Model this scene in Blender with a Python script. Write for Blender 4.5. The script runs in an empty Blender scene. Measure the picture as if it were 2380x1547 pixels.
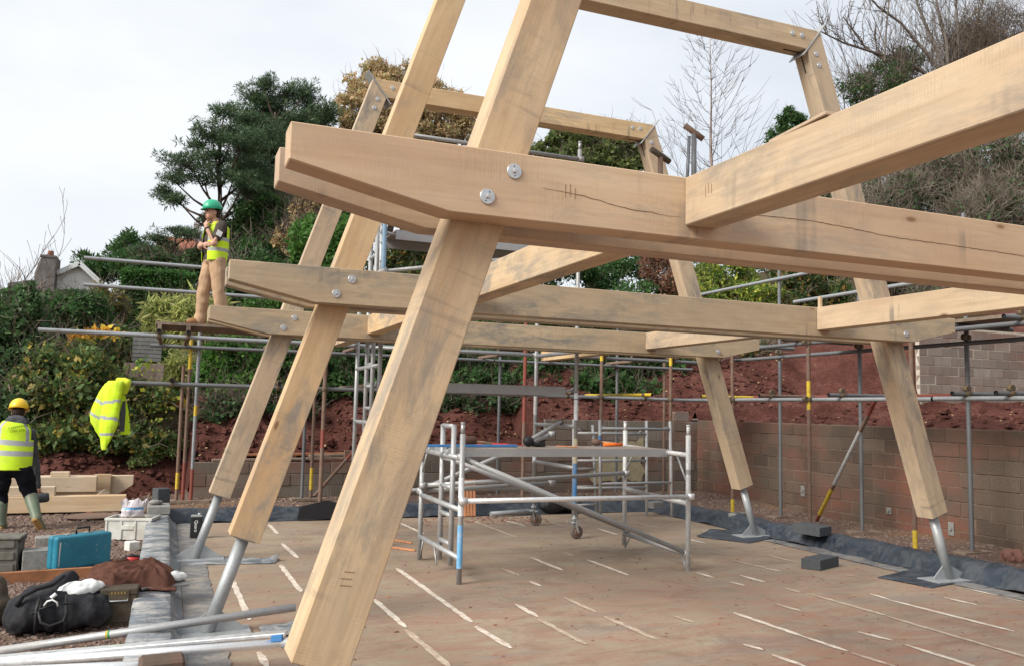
import bpy, bmesh, math, random
import numpy as np
from mathutils import Vector, Matrix, noise
from mathutils.bvhtree import BVHTree

S = bpy.context.scene
C = S.collection
# ------------------------------------------------------------------ camera
CAM_H, YAW, PITCH, ROLL, FPX, PW, PH = 1.55, 0.3821, 0.0904, 0.0219, 1980.6, 2380.0, 1547.0
_r = Vector((math.cos(YAW), -math.sin(YAW), 0))
_d0 = Vector((math.sin(YAW), math.cos(YAW), 0))
_d = _d0 * math.cos(PITCH) + Vector((0, 0, 1)) * math.sin(PITCH)
_u = Vector((0, 0, 1)) * math.cos(PITCH) - _d0 * math.sin(PITCH)
_R = _r * math.cos(ROLL) + _u * math.sin(ROLL)
_U = _u * math.cos(ROLL) - _r * math.sin(ROLL)
cam_d = bpy.data.cameras.new('camera')
cam = bpy.data.objects.new('camera', cam_d)
C.objects.link(cam)
M_ = Matrix((_R, _U, -_d)).transposed().to_4x4()
M_.translation = (0, 0, CAM_H)
cam.matrix_world = M_
cam_d.sensor_width = 36.0
cam_d.lens = 36.0 * FPX / PW
cam_d.clip_start = 0.05
cam_d.clip_end = 9000
S.camera = cam
S.render.resolution_x, S.render.resolution_y = 1024, 665
S.render.engine = 'CYCLES'
S.cycles.max_bounces = 5
S.cycles.diffuse_bounces = 3
S.cycles.glossy_bounces = 2
S.cycles.transmission_bounces = 2
S.cycles.transparent_max_bounces = 4
# ------------------------------------------------------------------ light
SUN_DIR = Vector((-0.80, -0.25, 0.58)).normalized()
sun_d = bpy.data.lights.new('sun', 'SUN')
sun_d.energy = 3.6
sun_d.angle = math.radians(26)
sun_d.color = (1.0, 0.95, 0.86)
sun = bpy.data.objects.new('sun', sun_d)
C.objects.link(sun)
sun.rotation_euler = (-SUN_DIR).to_track_quat('-Z', 'Y').to_euler()
sun.location = (0, 0, 60)
W = bpy.data.worlds.new('World')
S.world = W
W.use_nodes = True
nt = W.node_tree
nt.nodes.clear()
sky = nt.nodes.new('ShaderNodeTexSky')
sky.sky_type = 'NISHITA'
sky.sun_disc = False
sky.sun_elevation = math.asin(SUN_DIR.z)
sky.sun_rotation = math.atan2(SUN_DIR.x, SUN_DIR.y)
sky.dust_density = 2.0
tc = nt.nodes.new('ShaderNodeTexCoord')
mp = nt.nodes.new('ShaderNodeMapping')
mp.inputs['Scale'].default_value = (1.5, 1.5, 3.6)
ns = nt.nodes.new('ShaderNodeTexNoise')
ns.inputs['Scale'].default_value = 1.5
ns.inputs['Detail'].default_value = 7
ns.inputs['Roughness'].default_value = 0.5
rp = nt.nodes.new('ShaderNodeValToRGB')
rp.color_ramp.elements[0].position = 0.30
rp.color_ramp.elements[0].color = (0.72, 0.72, 0.72, 1)
rp.color_ramp.elements[1].position = 0.62
rp.color_ramp.elements[1].color = (1, 1, 1, 1)
mx = nt.nodes.new('ShaderNodeMix')
mx.data_type = 'RGBA'
mx.inputs['B'].default_value = (7.25, 7.5, 7.8, 1)
bg = nt.nodes.new('ShaderNodeBackground')
bg.inputs['Strength'].default_value = 0.1
wo = nt.nodes.new('ShaderNodeOutputWorld')
nt.links.new(tc.outputs['Generated'], mp.inputs['Vector'])
nt.links.new(mp.outputs[0], ns.inputs['Vector'])
nt.links.new(ns.outputs['Fac'], rp.inputs['Fac'])
nt.links.new(rp.outputs[0], mx.inputs['Factor'])
nt.links.new(sky.outputs[0], mx.inputs['A'])
nt.links.new(mx.outputs['Result'], bg.inputs['Color'])
nt.links.new(bg.outputs[0], wo.inputs['Surface'])
S.view_settings.view_transform = 'Standard'
S.view_settings.look = 'None'
S.view_settings.exposure = 0.44
S.view_settings.gamma = 1.0
S.view_settings.use_curve_mapping = False

# ------------------------------------------------------------------ helpers
rng = random.Random(11)
NP = np.random.RandomState(5)


def ray(u, v):
    a, b = u - PW / 2, v - PH / 2
    return (_R * (a / FPX) - _U * (b / FPX) + _d)


def gp(u, v, z=0.0):
    d = ray(u, v)
    return Vector((0, 0, CAM_H)) + d * ((z - CAM_H) / d.z)


def at(u, v, y):
    d = ray(u, v)
    return Vector((0, 0, CAM_H)) + d * (y / d.y)


WM = {}


def place(o, parent, mat):
    C.objects.link(o)
    WM[o] = mat.copy()
    if parent is not None:
        o.parent = parent
        o.matrix_parent_inverse = WM[parent].inverted()
    o.matrix_basis = mat


def tag(o, label=None, cat=None, group=None, kind=None):
    if label:
        o['label'] = label
    if cat:
        o['category'] = cat
    if group:
        o['group'] = group
    if kind:
        o['kind'] = kind
    return o


def thing(name, label, cat, loc=(0, 0, 0), group=None):
    o = bpy.data.objects.new(name, None)
    o.empty_display_size = 0.1
    place(o, None, Matrix.Translation(Vector(loc)))
    return tag(o, label, cat, group)


class MB:
    def __init__(s):
        s.v, s.f, s.m, s.s = [], [], [], []

    def add(s, vs, fs, mi=0, sm=False):
        n = len(s.v)
        s.v += [tuple(v) for v in vs]
        for f in fs:
            s.f.append(tuple(i + n for i in f))
            s.m.append(mi)
            s.s.append(sm)
        return s

    def box(s, c, size, rot=None, mi=0):
        c = Vector(c)
        hx, hy, hz = size[0] / 2, size[1] / 2, size[2] / 2
        vs = []
        for x in (-hx, hx):
            for y in (-hy, hy):
                for z in (-hz, hz):
                    p = Vector((x, y, z))
                    if rot is not None:
                        p = rot @ p
                    vs.append(c + p)
        return s.add(vs, [(0, 1, 3, 2), (4, 6, 7, 5), (0, 4, 5, 1), (2, 3, 7, 6), (0, 2, 6, 4), (1, 5, 7, 3)], mi)

    def span(s, a, b, mi=0):
        a, b = Vector(a), Vector(b)
        return s.box((a + b) / 2, [abs(b[i] - a[i]) for i in range(3)], None, mi)

    def beam(s, p0, p1, w, h, mi=0, up=(0, 0, 1)):
        p0, p1 = Vector(p0), Vector(p1)
        x = (p1 - p0)
        L = x.length
        return s.box((p0 + p1) / 2, (L, w, h), frame(x, up), mi)

    def tube(s, p0, p1, r, r1=None, n=10, mi=0, caps=True):
        return s.path([p0, p1], [r, r if r1 is None else r1], n, mi, caps)

    def path(s, pts, rs, n=8, mi=0, caps=True):
        pts = [Vector(p) for p in pts]
        if not hasattr(rs, '__len__'):
            rs = [rs] * len(pts)
        ring = []
        prev = None
        vs, fs = [], []
        for i, p in enumerate(pts):
            t = (pts[min(i + 1, len(pts) - 1)] - pts[max(i - 1, 0)])
            t = t.normalized() if t.length > 1e-9 else Vector((0, 0, 1))
            if prev is None:
                a = t.orthogonal().normalized()
            else:
                a = prev - t * prev.dot(t)
                a = a.normalized() if a.length > 1e-6 else t.orthogonal().normalized()
            prev = a
            b = t.cross(a)
            for k in range(n):
                an = 2 * math.pi * k / n
                vs.append(p + (a * math.cos(an) + b * math.sin(an)) * rs[i])
        for i in range(len(pts) - 1):
            for k in range(n):
                k2 = (k + 1) % n
                fs.append((i * n + k, i * n + k2, (i + 1) * n + k2, (i + 1) * n + k))
        s.add(vs, fs, mi, True)
        if caps:
            base = len(s.v) - len(vs)
            s.f.append(tuple(base + k for k in reversed(range(n))))
            s.m.append(mi)
            s.s.append(False)
            s.f.append(tuple(base + (len(pts) - 1) * n + k for k in range(n)))
            s.m.append(mi)
            s.s.append(False)
        return s

    def prism(s, poly, p3, mi=0):
        """poly: list of 2d pts; p3(a,b,t) -> 3d with t in 0,1"""
        n = len(poly)
        vs = [p3(a, b, 0) for a, b in poly] + [p3(a, b, 1) for a, b in poly]
        fs = [tuple(reversed(range(n))), tuple(range(n, 2 * n))]
        for k in range(n):
            k2 = (k + 1) % n
            fs.append((k, k2, n + k2, n + k))
        return s.add(vs, fs, mi)

    def lathe(s, prof, c, n=16, axis=(0, 0, 1), mi=0, sm=True):
        c = Vector(c)
        ax = Vector(axis).normalized()
        a = ax.orthogonal().normalized()
        b = ax.cross(a)
        vs, fs = [], []
        for r, z in prof:
            for k in range(n):
                an = 2 * math.pi * k / n
                vs.append(c + ax * z + (a * math.cos(an) + b * math.sin(an)) * r)
        for i in range(len(prof) - 1):
            for k in range(n):
                k2 = (k + 1) % n
                fs.append((i * n + k, i * n + k2, (i + 1) * n + k2, (i + 1) * n + k))
        s.add(vs, fs, mi, sm)
        base = len(s.v) - len(vs)
        s.f.append(tuple(base + k for k in reversed(range(n))))
        s.m.append(mi)
        s.s.append(False)
        s.f.append(tuple(base + (len(prof) - 1) * n + k for k in range(n)))
        s.m.append(mi)
        s.s.append(False)
        return s

    def ell(s, c, r, n=12, m=8, mi=0, rot=None):
        c = Vector(c)
        vs, fs = [], []
        for i in range(m + 1):
            th = math.pi * i / m
            for k in range(n):
                ph = 2 * math.pi * k / n
                p = Vector((r[0] * math.sin(th) * math.cos(ph), r[1] * math.sin(th) * math.sin(ph), r[2] * math.cos(th)))
                if rot is not None:
                    p = rot @ p
                vs.append(c + p)
        for i in range(m):
            for k in range(n):
                k2 = (k + 1) % n
                fs.append((i * n + k, (i + 1) * n + k, (i + 1) * n + k2, i * n + k2))
        return s.add(vs, fs, mi, True)

    def build(s, name, mats, parent=None, org=None, bev=0.0, seg=1, world=None):
        """verts are world coordinates; org is the object's origin (or world = its full matrix)"""
        if world is None:
            if org is None:
                org = WM[parent].translation if parent is not None else Vector((0, 0, 0))
            world = Matrix.Translation(Vector(org))
        inv = world.inverted()
        me = bpy.data.meshes.new(name)
        me.from_pydata([inv @ Vector(v) for v in s.v], [], s.f)
        if not isinstance(mats, (list, tuple)):
            mats = [mats]
        for m in mats:
            me.materials.append(m)
        if s.f:
            me.polygons.foreach_set('material_index', s.m)
            me.polygons.foreach_set('use_smooth', s.s)
        bm = bmesh.new()
        bm.from_mesh(me)
        bmesh.ops.remove_doubles(bm, verts=bm.verts, dist=1e-6)
        bmesh.ops.recalc_face_normals(bm, faces=bm.faces)
        if bev > 0:
            es = [e for e in bm.edges if e.is_manifold and e.calc_face_angle(0) > 0.5]
            bmesh.ops.bevel(bm, geom=es, offset=bev, segments=seg, profile=0.5, affect='EDGES')
        bm.to_mesh(me)
        bm.free()
        me.update()
        o = bpy.data.objects.new(name, me)
        place(o, parent, world)
        return o


def frame(x, up=(0, 0, 1)):
    x = Vector(x).normalized()
    up = Vector(up)
    y = up.cross(x)
    if y.length < 1e-6:
        y = Vector((0, 1, 0)).cross(x)
    y.normalize()
    z = x.cross(y)
    return Matrix((x, y, z)).transposed()


def mesh_obj(name, verts, faces, mats, parent=None, org=None, smooth=False):
    b = MB()
    b.add(verts, faces, 0, smooth)
    return b.build(name, mats, parent, org)


def quads_obj(name, V, mats, parent=None, org=(0, 0, 0), matidx=None, smooth=False):
    """V: (n,4,3) numpy world coordinates -> one mesh of separate quads"""
    n = len(V)
    org = Vector(org)
    co = (V.reshape(-1, 3) - np.array(org)).astype(np.float32)
    me = bpy.data.meshes.new(name)
    me.vertices.add(n * 4)
    me.vertices.foreach_set('co', co.ravel())
    me.loops.add(n * 4)
    me.loops.foreach_set('vertex_index', np.arange(n * 4, dtype=np.int32))
    me.polygons.add(n)
    me.polygons.foreach_set('loop_start', np.arange(n, dtype=np.int32) * 4)
    if not isinstance(mats, (list, tuple)):
        mats = [mats]
    for m in mats:
        me.materials.append(m)
    if matidx is not None:
        me.polygons.foreach_set('material_index', matidx.astype(np.int32))
    me.update(calc_edges=True)
    o = bpy.data.objects.new(name, me)
    place(o, parent, Matrix.Translation(org))
    return o


# ------------------------------------------------------------------ materials
class NT:
    def __init__(s, name, rough=0.8, spec=0.3, metal=0.0):
        s.m = bpy.data.materials.new(name)
        s.m.use_nodes = True
        s.t = s.m.node_tree
        s.b = s.t.nodes['Principled BSDF']
        s.b.inputs['Roughness'].default_value = rough
        s.b.inputs['Specular IOR Level'].default_value = spec
        s.b.inputs['Metallic'].default_value = metal
        s.out = s.t.nodes['Material Output']

    def n(s, typ, ins=None, **kw):
        nd = s.t.nodes.new('ShaderNode' + typ)
        for k, v in kw.items():
            setattr(nd, k, v)
        for k, v in (ins or {}).items():
            s.set(nd.inputs[k], v)
        return nd

    def set(s, sock, v):
        if isinstance(v, bpy.types.NodeSocket):
            s.t.links.new(v, sock)
        elif isinstance(v, (tuple, list)) and len(v) == 3 and sock.type == 'RGBA':
            sock.default_value = (*v, 1)
        else:
            sock.default_value = v

    def coord(s, kind='Object', scale=(1, 1, 1), loc=(0, 0, 0)):
        t = s.n('TexCoord')
        return s.n('Mapping', {'Vector': t.outputs[kind], 'Scale': scale, 'Location': loc}).outputs[0]

    def pos(s, scale=(1, 1, 1)):
        t = s.n('NewGeometry')
        return s.n('Mapping', {'Vector': t.outputs['Position'], 'Scale': scale}).outputs[0]

    def noise(s, vec, scale=5, detail=4, rough=0.5, dist=0.0):
        return s.n('TexNoise', {'Vector': vec, 'Scale': scale, 'Detail': detail, 'Roughness': rough, 'Distortion': dist}).outputs['Fac']

    def ramp(s, fac, stops, interp='LINEAR'):
        nd = s.n('ValToRGB', {'Fac': fac})
        cr = nd.color_ramp
        cr.interpolation = interp
        while len(cr.elements) < len(stops):
            cr.elements.new(0.5)
        for e, (p, c) in zip(cr.elements, stops):
            e.position = p
            e.color = (c, c, c, 1) if isinstance(c, (int, float)) else (*c, 1)
        return nd.outputs[0]

    def mix(s, fac, a, b, blend='MIX'):
        nd = s.n('Mix', data_type='RGBA', blend_type=blend)
        s.set(nd.inputs['Factor'], fac)
        s.set(nd.inputs['A'], a)
        s.set(nd.inputs['B'], b)
        return nd.outputs['Result']

    def math(s, op, a, b=0.0):
        nd = s.n('Math', operation=op)
        s.set(nd.inputs[0], a)
        s.set(nd.inputs[1], b)
        return nd.outputs[0]

    def vadd(s, a, b):
        nd = s.n('VectorMath', operation='ADD')
        s.set(nd.inputs[0], a)
        s.set(nd.inputs[1], b)
        return nd.outputs[0]

    def bump(s, h, strength=0.3, dist=0.01):
        nd = s.n('Bump', {'Height': h, 'Strength': strength, 'Distance': dist})
        s.t.links.new(nd.outputs[0], s.b.inputs['Normal'])

    def col(s, v):
        s.set(s.b.inputs['Base Color'], v)
        return s.m


def m_plain(name, col, rough=0.7, spec=0.3, metal=0.0, var=0.12, scale=14, dirt=None, bump=0.08):
    """a surface of one colour with soft mottling and optional dirt"""
    k = NT(name, rough, spec, metal)
    c = k.coord('Object')
    nz = k.noise(c, scale, 5, 0.6)
    lo = tuple(max(0, x * (1 - var)) for x in col)
    hi = tuple(min(1, x * (1 + var)) for x in col)
    base = k.ramp(nz, [(0.3, lo), (0.7, hi)])
    if dirt is not None:
        d = k.ramp(k.noise(c, scale * 0.4, 6, 0.65), [(0.48, 0.0), (0.66, 0.75)])
        base = k.mix(d, base, dirt)
    if bump:
        k.bump(nz, bump, 0.004)
    return k.col(base)


def m_oak(name, light, dark, grey, greyamt=0.5, drift_c=(0.47, 0.29, 0.15)):
    k = NT(name, 0.72, 0.25)
    oi = k.n('ObjectInfo')
    tco = k.n('TexCoord').outputs['Object']
    off = k.n('VectorMath', {0: oi.outputs['Random'], 1: (37.0, 91.0, 53.0)}, operation='MULTIPLY').outputs[0]
    c = k.vadd(tco, off)

    def sc(v):
        return k.n('Mapping', {'Vector': c, 'Scale': v}).outputs[0]
    warp = k.noise(sc((0.7, 2.2, 2.2)), 1.0, 3, 0.5)
    g = k.noise(sc((0.9, 15, 15)), 1.0, 4, 0.6, 1.4)
    base = k.ramp(g, [(0.30, dark), (0.52, light), (0.75, tuple(x * 1.06 for x in light))])
    fine = k.noise(sc((3.0, 90, 90)), 1.0, 2, 0.5)
    base = k.mix(k.ramp(fine, [(0.30, 0.26), (0.55, 0.0)]), base, tuple(x * 0.75 for x in dark))
    # broad colour drift, honey to pink-brown
    drift = k.noise(sc((0.8, 1.6, 1.6)), 1.0, 3, 0.55)
    base = k.mix(k.ramp(drift, [(0.36, 0.0), (0.68, 0.75)]), base, drift_c)
    warm = k.noise(sc((0.6, 4.0, 4.0)), 1.0, 4, 0.6)
    base = k.mix(k.ramp(warm, [(0.55, 0.0), (0.75, 0.55)]), base, tuple(min(1, x * y) for x, y in zip(light, (1.16, 1.18, 1.22))))
    # saw marks across the grain
    saw = k.n('TexWave', {'Vector': k.n('Mapping', {'Vector': c, 'Scale': (1, 0.10, 0.10), 'Rotation': (0, 0.1, 0.1)}).outputs[0], 'Scale': 30.0, 'Distortion': 9.0, 'Detail': 5.0, 'Detail Scale': 2.2, 'Detail Roughness': 0.7},
              wave_type='BANDS', bands_direction='X').outputs['Fac']
    sawm = k.noise(sc((1.4, 3, 3)), 1.0, 3, 0.6)
    sawf = k.math('MULTIPLY', k.ramp(saw, [(0.0, 0.0), (0.6, 0.0), (1.0, 0.34)]), k.ramp(k.noise(sc((3.0, 6, 6)), 1.0, 5, 0.7), [(0.46, 0.0), (0.64, 1.0)]))
    base = k.mix(sawf, base, tuple(x * 0.6 for x in dark))
    # blue-grey weather and tannin stain
    st = k.noise(sc((2.6, 7.0, 7.0)), 1.0, 9, 0.75, 0.5)
    stf = k.math('MULTIPLY', k.ramp(st, [(0.45, 0.0), (0.62, 1.0)]), k.math('MULTIPLY', k.ramp(k.noise(sc((0.7, 2.0, 2.0)), 1.0, 3, 0.5), [(0.42, 0.2), (0.58, 1.0)]), greyamt))
    base = k.mix(stf, base, grey)
    # drips across the grain
    dr = k.noise(sc((16, 0.9, 0.9)), 1.0, 3, 0.5)
    drf = k.math('MULTIPLY', k.ramp(dr, [(0.58, 0.0), (0.70, 0.6)]), k.ramp(sawm, [(0.5, 0.0), (0.66, 1.0)]))
    base = k.mix(drf, base, tuple(x * 0.6 for x in grey))
    # knots
    vor = k.n('TexVoronoi', {'Vector': sc((1.0, 2.6, 2.6)), 'Scale': 1.5, 'Randomness': 1.0}).outputs['Distance']
    kn = k.ramp(k.math('ADD', vor, k.math('MULTIPLY', k.math('SUBTRACT', warp, 0.5), 0.10)),
                [(0.0, 1.0), (0.035, 0.85), (0.06, 0.12), (0.11, 0.0)])
    base = k.mix(kn, base, (0.20, 0.105, 0.05))
    # each piece a little different
    hs = k.n('HueSaturation', {'Hue': 0.5, 'Saturation': k.math('ADD', 0.77, k.math('MULTIPLY', oi.outputs['Random'], 0.24)),
                               'Value': k.math('ADD', 0.86, k.math('MULTIPLY', oi.outputs['Random'], 0.22)), 'Fac': 1.0, 'Color': base})
    h = k.math('ADD', k.math('MULTIPLY', k.math('MULTIPLY', saw, sawf), 0.8), fine)
    k.bump(h, 0.18, 0.003)
    return k.col(hs.outputs[0])


def m_metal(name, col, rough=0.42, metal=0.8, dirt=(0.35, 0.33, 0.3), amt=0.5, scale=9):
    k = NT(name, rough, 0.5, metal)
    c = k.coord('Object')
    d = k.ramp(k.noise(c, scale, 6, 0.7), [(0.45, 0.0), (0.7, amt)])
    f2 = k.noise(c, 60, 3, 0.6)
    base = k.mix(d, col, dirt)
    base = k.mix(k.ramp(f2, [(0.55, 0.0), (0.72, 0.3)]), base, tuple(x * 0.6 for x in dirt))
    k.set(k.b.inputs['Roughness'], k.ramp(k.noise(c, 20, 4), [(0.3, rough * 0.8), (0.7, min(1, rough * 1.4))]))
    k.set(k.b.inputs['Metallic'], k.math('SUBTRACT', metal, k.math('MULTIPLY', d, metal * 0.9)))
    k.bump(f2, 0.06, 0.002)
    return k.col(base)


def m_leaf(name, cols, trans=0.42, rough=0.55, gain=1.75):
    """leaf material: each leaf takes one of the colours"""
    k = NT(name, rough, 0.25)
    g = k.n('NewGeometry')
    r = g.outputs['Random Per Island']
    cols = [tuple(min(.8, x * gain) for x in c) for c in cols]
    n = len(cols)
    stops = [((i + 0.5) / n, c) for i, c in enumerate(cols)]
    a = k.ramp(r, stops)
    nz = k.noise(k.pos(), 0.9, 3)
    b = k.ramp(nz, [(0.3, 0.72), (0.7, 1.18)])
    cmix = k.mix(1.0, a, b, 'MULTIPLY')
    k.col(cmix)
    tr = k.n('BsdfTranslucent', {'Color': cmix})
    ms = k.n('MixShader', {0: trans, 1: k.b.outputs[0], 2: tr.outputs[0]})
    k.t.links.new(ms.outputs[0], k.out.inputs['Surface'])
    return k.m


def m_bark(name, a, b, scale=6):
    k = NT(name, 0.9, 0.15)
    c = k.pos((1, 1, 0.35))
    nz = k.noise(c, scale, 6, 0.65, 0.6)
    k.bump(nz, 0.5, 0.03)
    return k.col(k.ramp(nz, [(0.3, a), (0.7, b)]))
# ------------------------------------------------------------------ setting materials
def mk_ground():
    k = NT('site gravel', 0.95, 0.15)
    c = k.pos()
    big = k.noise(c, 0.9, 5, 0.6)
    base = k.ramp(big, [(0.3, (0.105, 0.055, 0.042)), (0.5, (0.15, 0.090, 0.070)), (0.72, (0.20, 0.135, 0.105))])
    vo = k.n('TexVoronoi', {'Vector': c, 'Scale': 38.0})
    st = k.ramp(vo.outputs['Color'], [(0.2, (0.11, 0.072, 0.058)), (0.8, (0.26, 0.20, 0.165))])
    base = k.mix(0.45, base, st)
    pale = k.ramp(k.noise(c, 60, 3, 0.7), [(0.66, 0.0), (0.74, 0.7)])
    base = k.mix(pale, base, (0.45, 0.38, 0.30))
    sand = k.ramp(k.noise(c, 0.55, 3, 0.5), [(0.58, 0.0), (0.7, 0.6)])
    base = k.mix(sand, base, (0.27, 0.16, 0.075))
    k.bump(k.math('ADD', vo.outputs['Distance'], big), 0.6, 0.03)
    return k.col(base)


def mk_slab():
    k = NT('dusty concrete slab', 0.88, 0.2)
    c = k.pos()
    a = k.noise(c, 0.55, 6, 0.6, 0.3)
    base = k.ramp(a, [(0.28, (0.205, 0.165, 0.122)), (0.5, (0.30, 0.245, 0.18)), (0.74, (0.375, 0.31, 0.23))])
    # red mud trodden across, stronger near the camera
    red = k.noise(k.pos((0.9, 2.6, 1)), 1.3, 8, 0.7, 1.2)
    sep = k.n('SeparateXYZ', {0: k.n('NewGeometry').outputs['Position']})
    near = k.n('MapRange', {'Value': sep.outputs['Y'], 'From Min': 8.5, 'From Max': 3.5, 'To Min': 0.36, 'To Max': 1.0}).outputs[0]
    rf = k.math('MULTIPLY', k.ramp(red, [(0.40, 0.0), (0.62, 1.0)]), near)
    base = k.mix(rf, base, (0.30, 0.155, 0.11))
    # grey wet trails
    g = k.noise(k.pos((1.0, 3.2, 1)), 0.8, 5, 0.6, 0.6)
    base = k.mix(k.ramp(g, [(0.55, 0.0), (0.68, 0.6)]), base, (0.225, 0.195, 0.18))
    dk = k.noise(k.pos((1.0, 1.5, 1)), 1.7, 8, 0.72, 0.8)
    base = k.mix(k.ramp(dk, [(0.50, 0.0), (0.66, 0.55)]), base, (0.17, 0.115, 0.085))
    f = k.noise(c, 24, 5, 0.7)
    base = k.mix(k.ramp(f, [(0.3, 0.35), (0.55, 0.0)]), base, (0.20, 0.15, 0.115))
    sp = k.noise(c, 42, 2, 0.5)
    base = k.mix(k.ramp(sp, [(0.71, 0.0), (0.75, 0.75)]), base, (0.12, 0.06, 0.045))
    sp2 = k.noise(k.pos((1, 1.7, 1)), 9, 3, 0.6)
    base = k.mix(k.ramp(sp2, [(0.63, 0.0), (0.70, 0.65)]), base, (0.22, 0.085, 0.06))
    k.bump(f, 0.12, 0.004)
    return k.col(base)


def mk_earth():
    k = NT('red clay earth', 0.95, 0.12)
    c = k.pos()
    a = k.noise(c, 1.1, 7, 0.65, 0.4)
    base = k.ramp(a, [(0.28, (0.075, 0.028, 0.021)), (0.5, (0.145, 0.056, 0.044)), (0.75, (0.24, 0.105, 0.086))])
    b = k.noise(k.pos((1, 1, 2.5)), 7, 6, 0.7)
    base = k.mix(k.ramp(b, [(0.35, 0.6), (0.55, 0.0)]), base, (0.085, 0.03, 0.024))
    lf = k.noise(c, 26, 2, 0.5)
    base = k.mix(k.ramp(lf, [(0.70, 0.0), (0.73, 0.8)]), base, (0.36, 0.25, 0.13))
    # leaf mould over the level ground further back
    sep = k.n('SeparateXYZ', {0: k.n('NewGeometry').outputs['Position']})
    far = k.n('MapRange', {'Value': sep.outputs['Y'], 'From Min': 17.4, 'From Max': 19.0}).outputs[0]
    base = k.mix(far, base, k.ramp(a, [(0.3, (0.045, 0.042, 0.018)), (0.7, (0.10, 0.075, 0.04))]))
    k.bump(k.math('ADD', a, k.math('ADD', k.math('MULTIPLY', b, 0.8), k.math('MULTIPLY', k.noise(c, 30, 4, .7), .25))), 1.0, 0.16)
    return k.col(base)


def mk_block(name, a, b, red=0.0):
    k = NT(name, 0.92, 0.15)
    oi = k.n('ObjectInfo')
    c = k.pos()
    base = k.ramp(oi.outputs['Random'], [(0.0, a), (0.55, tuple((x + y) / 2 for x, y in zip(a, b))), (1.0, b)])
    nz = k.noise(c, 30, 5, 0.7)
    base = k.mix(k.ramp(nz, [(0.3, 0.4), (0.6, 0.0)]), base, tuple(x * 0.55 for x in a))
    if red:
        d = k.noise(k.pos((0.5, 0.5, 0.9)), 1.4, 5, 0.6)
        base = k.mix(k.math('MULTIPLY', k.ramp(d, [(0.44, 0.0), (0.66, 1.0)]), red), base, (0.21, 0.095, 0.068))
        sm = k.noise(k.pos((3.0, 3.0, 0.6)), 2.2, 5, 0.65)
        base = k.mix(k.math('MULTIPLY', k.ramp(sm, [(0.5, 0.0), (0.7, 0.6)]), red), base, (0.145, 0.095, 0.07))
    k.bump(nz, 0.35, 0.006)
    return k.col(base)


MAT = {}
MAT['ground'] = mk_ground()
MAT['slab'] = mk_slab()
MAT['earth'] = mk_earth()
MAT['block'] = mk_block('grey concrete block', (0.14, 0.12, 0.10), (0.235, 0.205, 0.175), 0.7)
MAT['block_r'] = mk_block('muddy concrete block', (0.10, 0.074, 0.058), (0.155, 0.118, 0.092), 1.0)
MAT['block_u'] = mk_block('pale concrete block', (0.20, 0.165, 0.14), (0.31, 0.265, 0.23), 0.5)
MAT['mortar'] = m_plain('mortar', (0.19, 0.145, 0.112), 0.95, 0.1, 0, 0.3, 12, (0.16, 0.09, 0.065))
MAT['mortar_u'] = m_plain('pale mortar', (0.45, 0.41, 0.34), 0.95, 0.1, 0, 0.2, 12)
MAT['chalk_d'] = m_plain('muddied screed strip', (0.46, 0.375, 0.295), 0.9, 0.1, 0, 0.25, 18, (0.30, 0.20, 0.145))
MAT['chalk'] = m_plain('white screed strip', (0.62, 0.55, 0.47), 0.9, 0.1, 0, 0.2, 22, (0.38, 0.25, 0.18))


def mk_membrane(name, dark, pale, amt):
    k = NT(name, 0.38, 0.5)
    c = k.pos()
    a = k.noise(k.pos((1, 1.6, 1)), 5, 7, 0.7, 0.8)
    base = k.ramp(k.noise(c, 3, 4), [(0.3, dark), (0.7, tuple(x * 1.6 + 0.004 for x in dark))])
    base = k.mix(k.math('MULTIPLY', k.ramp(a, [(0.44, 0.0), (0.62, 1.0)]), amt), base, pale)
    k.set(k.b.inputs['Roughness'], k.ramp(a, [(0.4, 0.32), (0.65, 0.8)]))
    k.bump(k.noise(c, 9, 6, 0.6, 1.0), 0.5, 0.03)
    return k.col(base)


MAT['dpm'] = mk_membrane('blue-black polythene membrane', (0.013, 0.020, 0.031), (0.16, 0.16, 0.16), 0.3)
MAT['dpm_l'] = mk_membrane('dusty slate membrane', (0.10, 0.115, 0.135), (0.42, 0.40, 0.37), 0.8)
MAT['dpm_s'] = mk_membrane('grey dusty membrane', (0.11, 0.11, 0.115), (0.30, 0.26, 0.22), 0.8)
MAT['black'] = m_plain('matt black plastic', (0.012, 0.012, 0.014), 0.55, 0.4, 0, 0.3, 20)

# ------------------------------------------------------------------ ground
b = MB()
b.add([(-3000, -3000, -0.10), (3000, -3000, -0.10), (3000, 3000, -0.10), (-3000, 3000, -0.10)], [(0, 1, 2, 3)])
tag(b.build('ground', MAT['ground']), kind='structure')


def nz3(x, y, z=0.0, s=1.0, o=4):
    return noise.fractal(Vector((x * s, y * s, z * s)), 0.9, 2.0, o, noise_basis='PERLIN_ORIGINAL')


# the strip of made ground behind and beside the slab, gently uneven
def site_z(x, y):
    z = -0.085 + 0.03 * nz3(x, y, 0, 0.8, 3)
    if y > 12.2:
        z += 0.085 * min(1, (y - 12.2) / 0.8) if x > -0.3 else 0
    return z


xs = np.concatenate([np.arange(-9, -0.2, 0.18), np.arange(-0.2, 10.4, 0.22)])
ys = np.arange(3.0, 17.2, 0.18)
V, F = [], []
for y in ys:
    for x in xs:
        V.append((x, y, site_z(x, y)))
nx = len(xs)
for j in range(len(ys) - 1):
    for i in range(nx - 1):
        if 0.0 < xs[i] < 7.2 and ys[j] < 11.9:
            continue
        F.append((j * nx + i, j * nx + i + 1, (j + 1) * nx + i + 1, (j + 1) * nx + i))
o = mesh_obj('site_ground', V, F, MAT['ground'], smooth=True)
tag(o, kind='structure')

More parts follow.
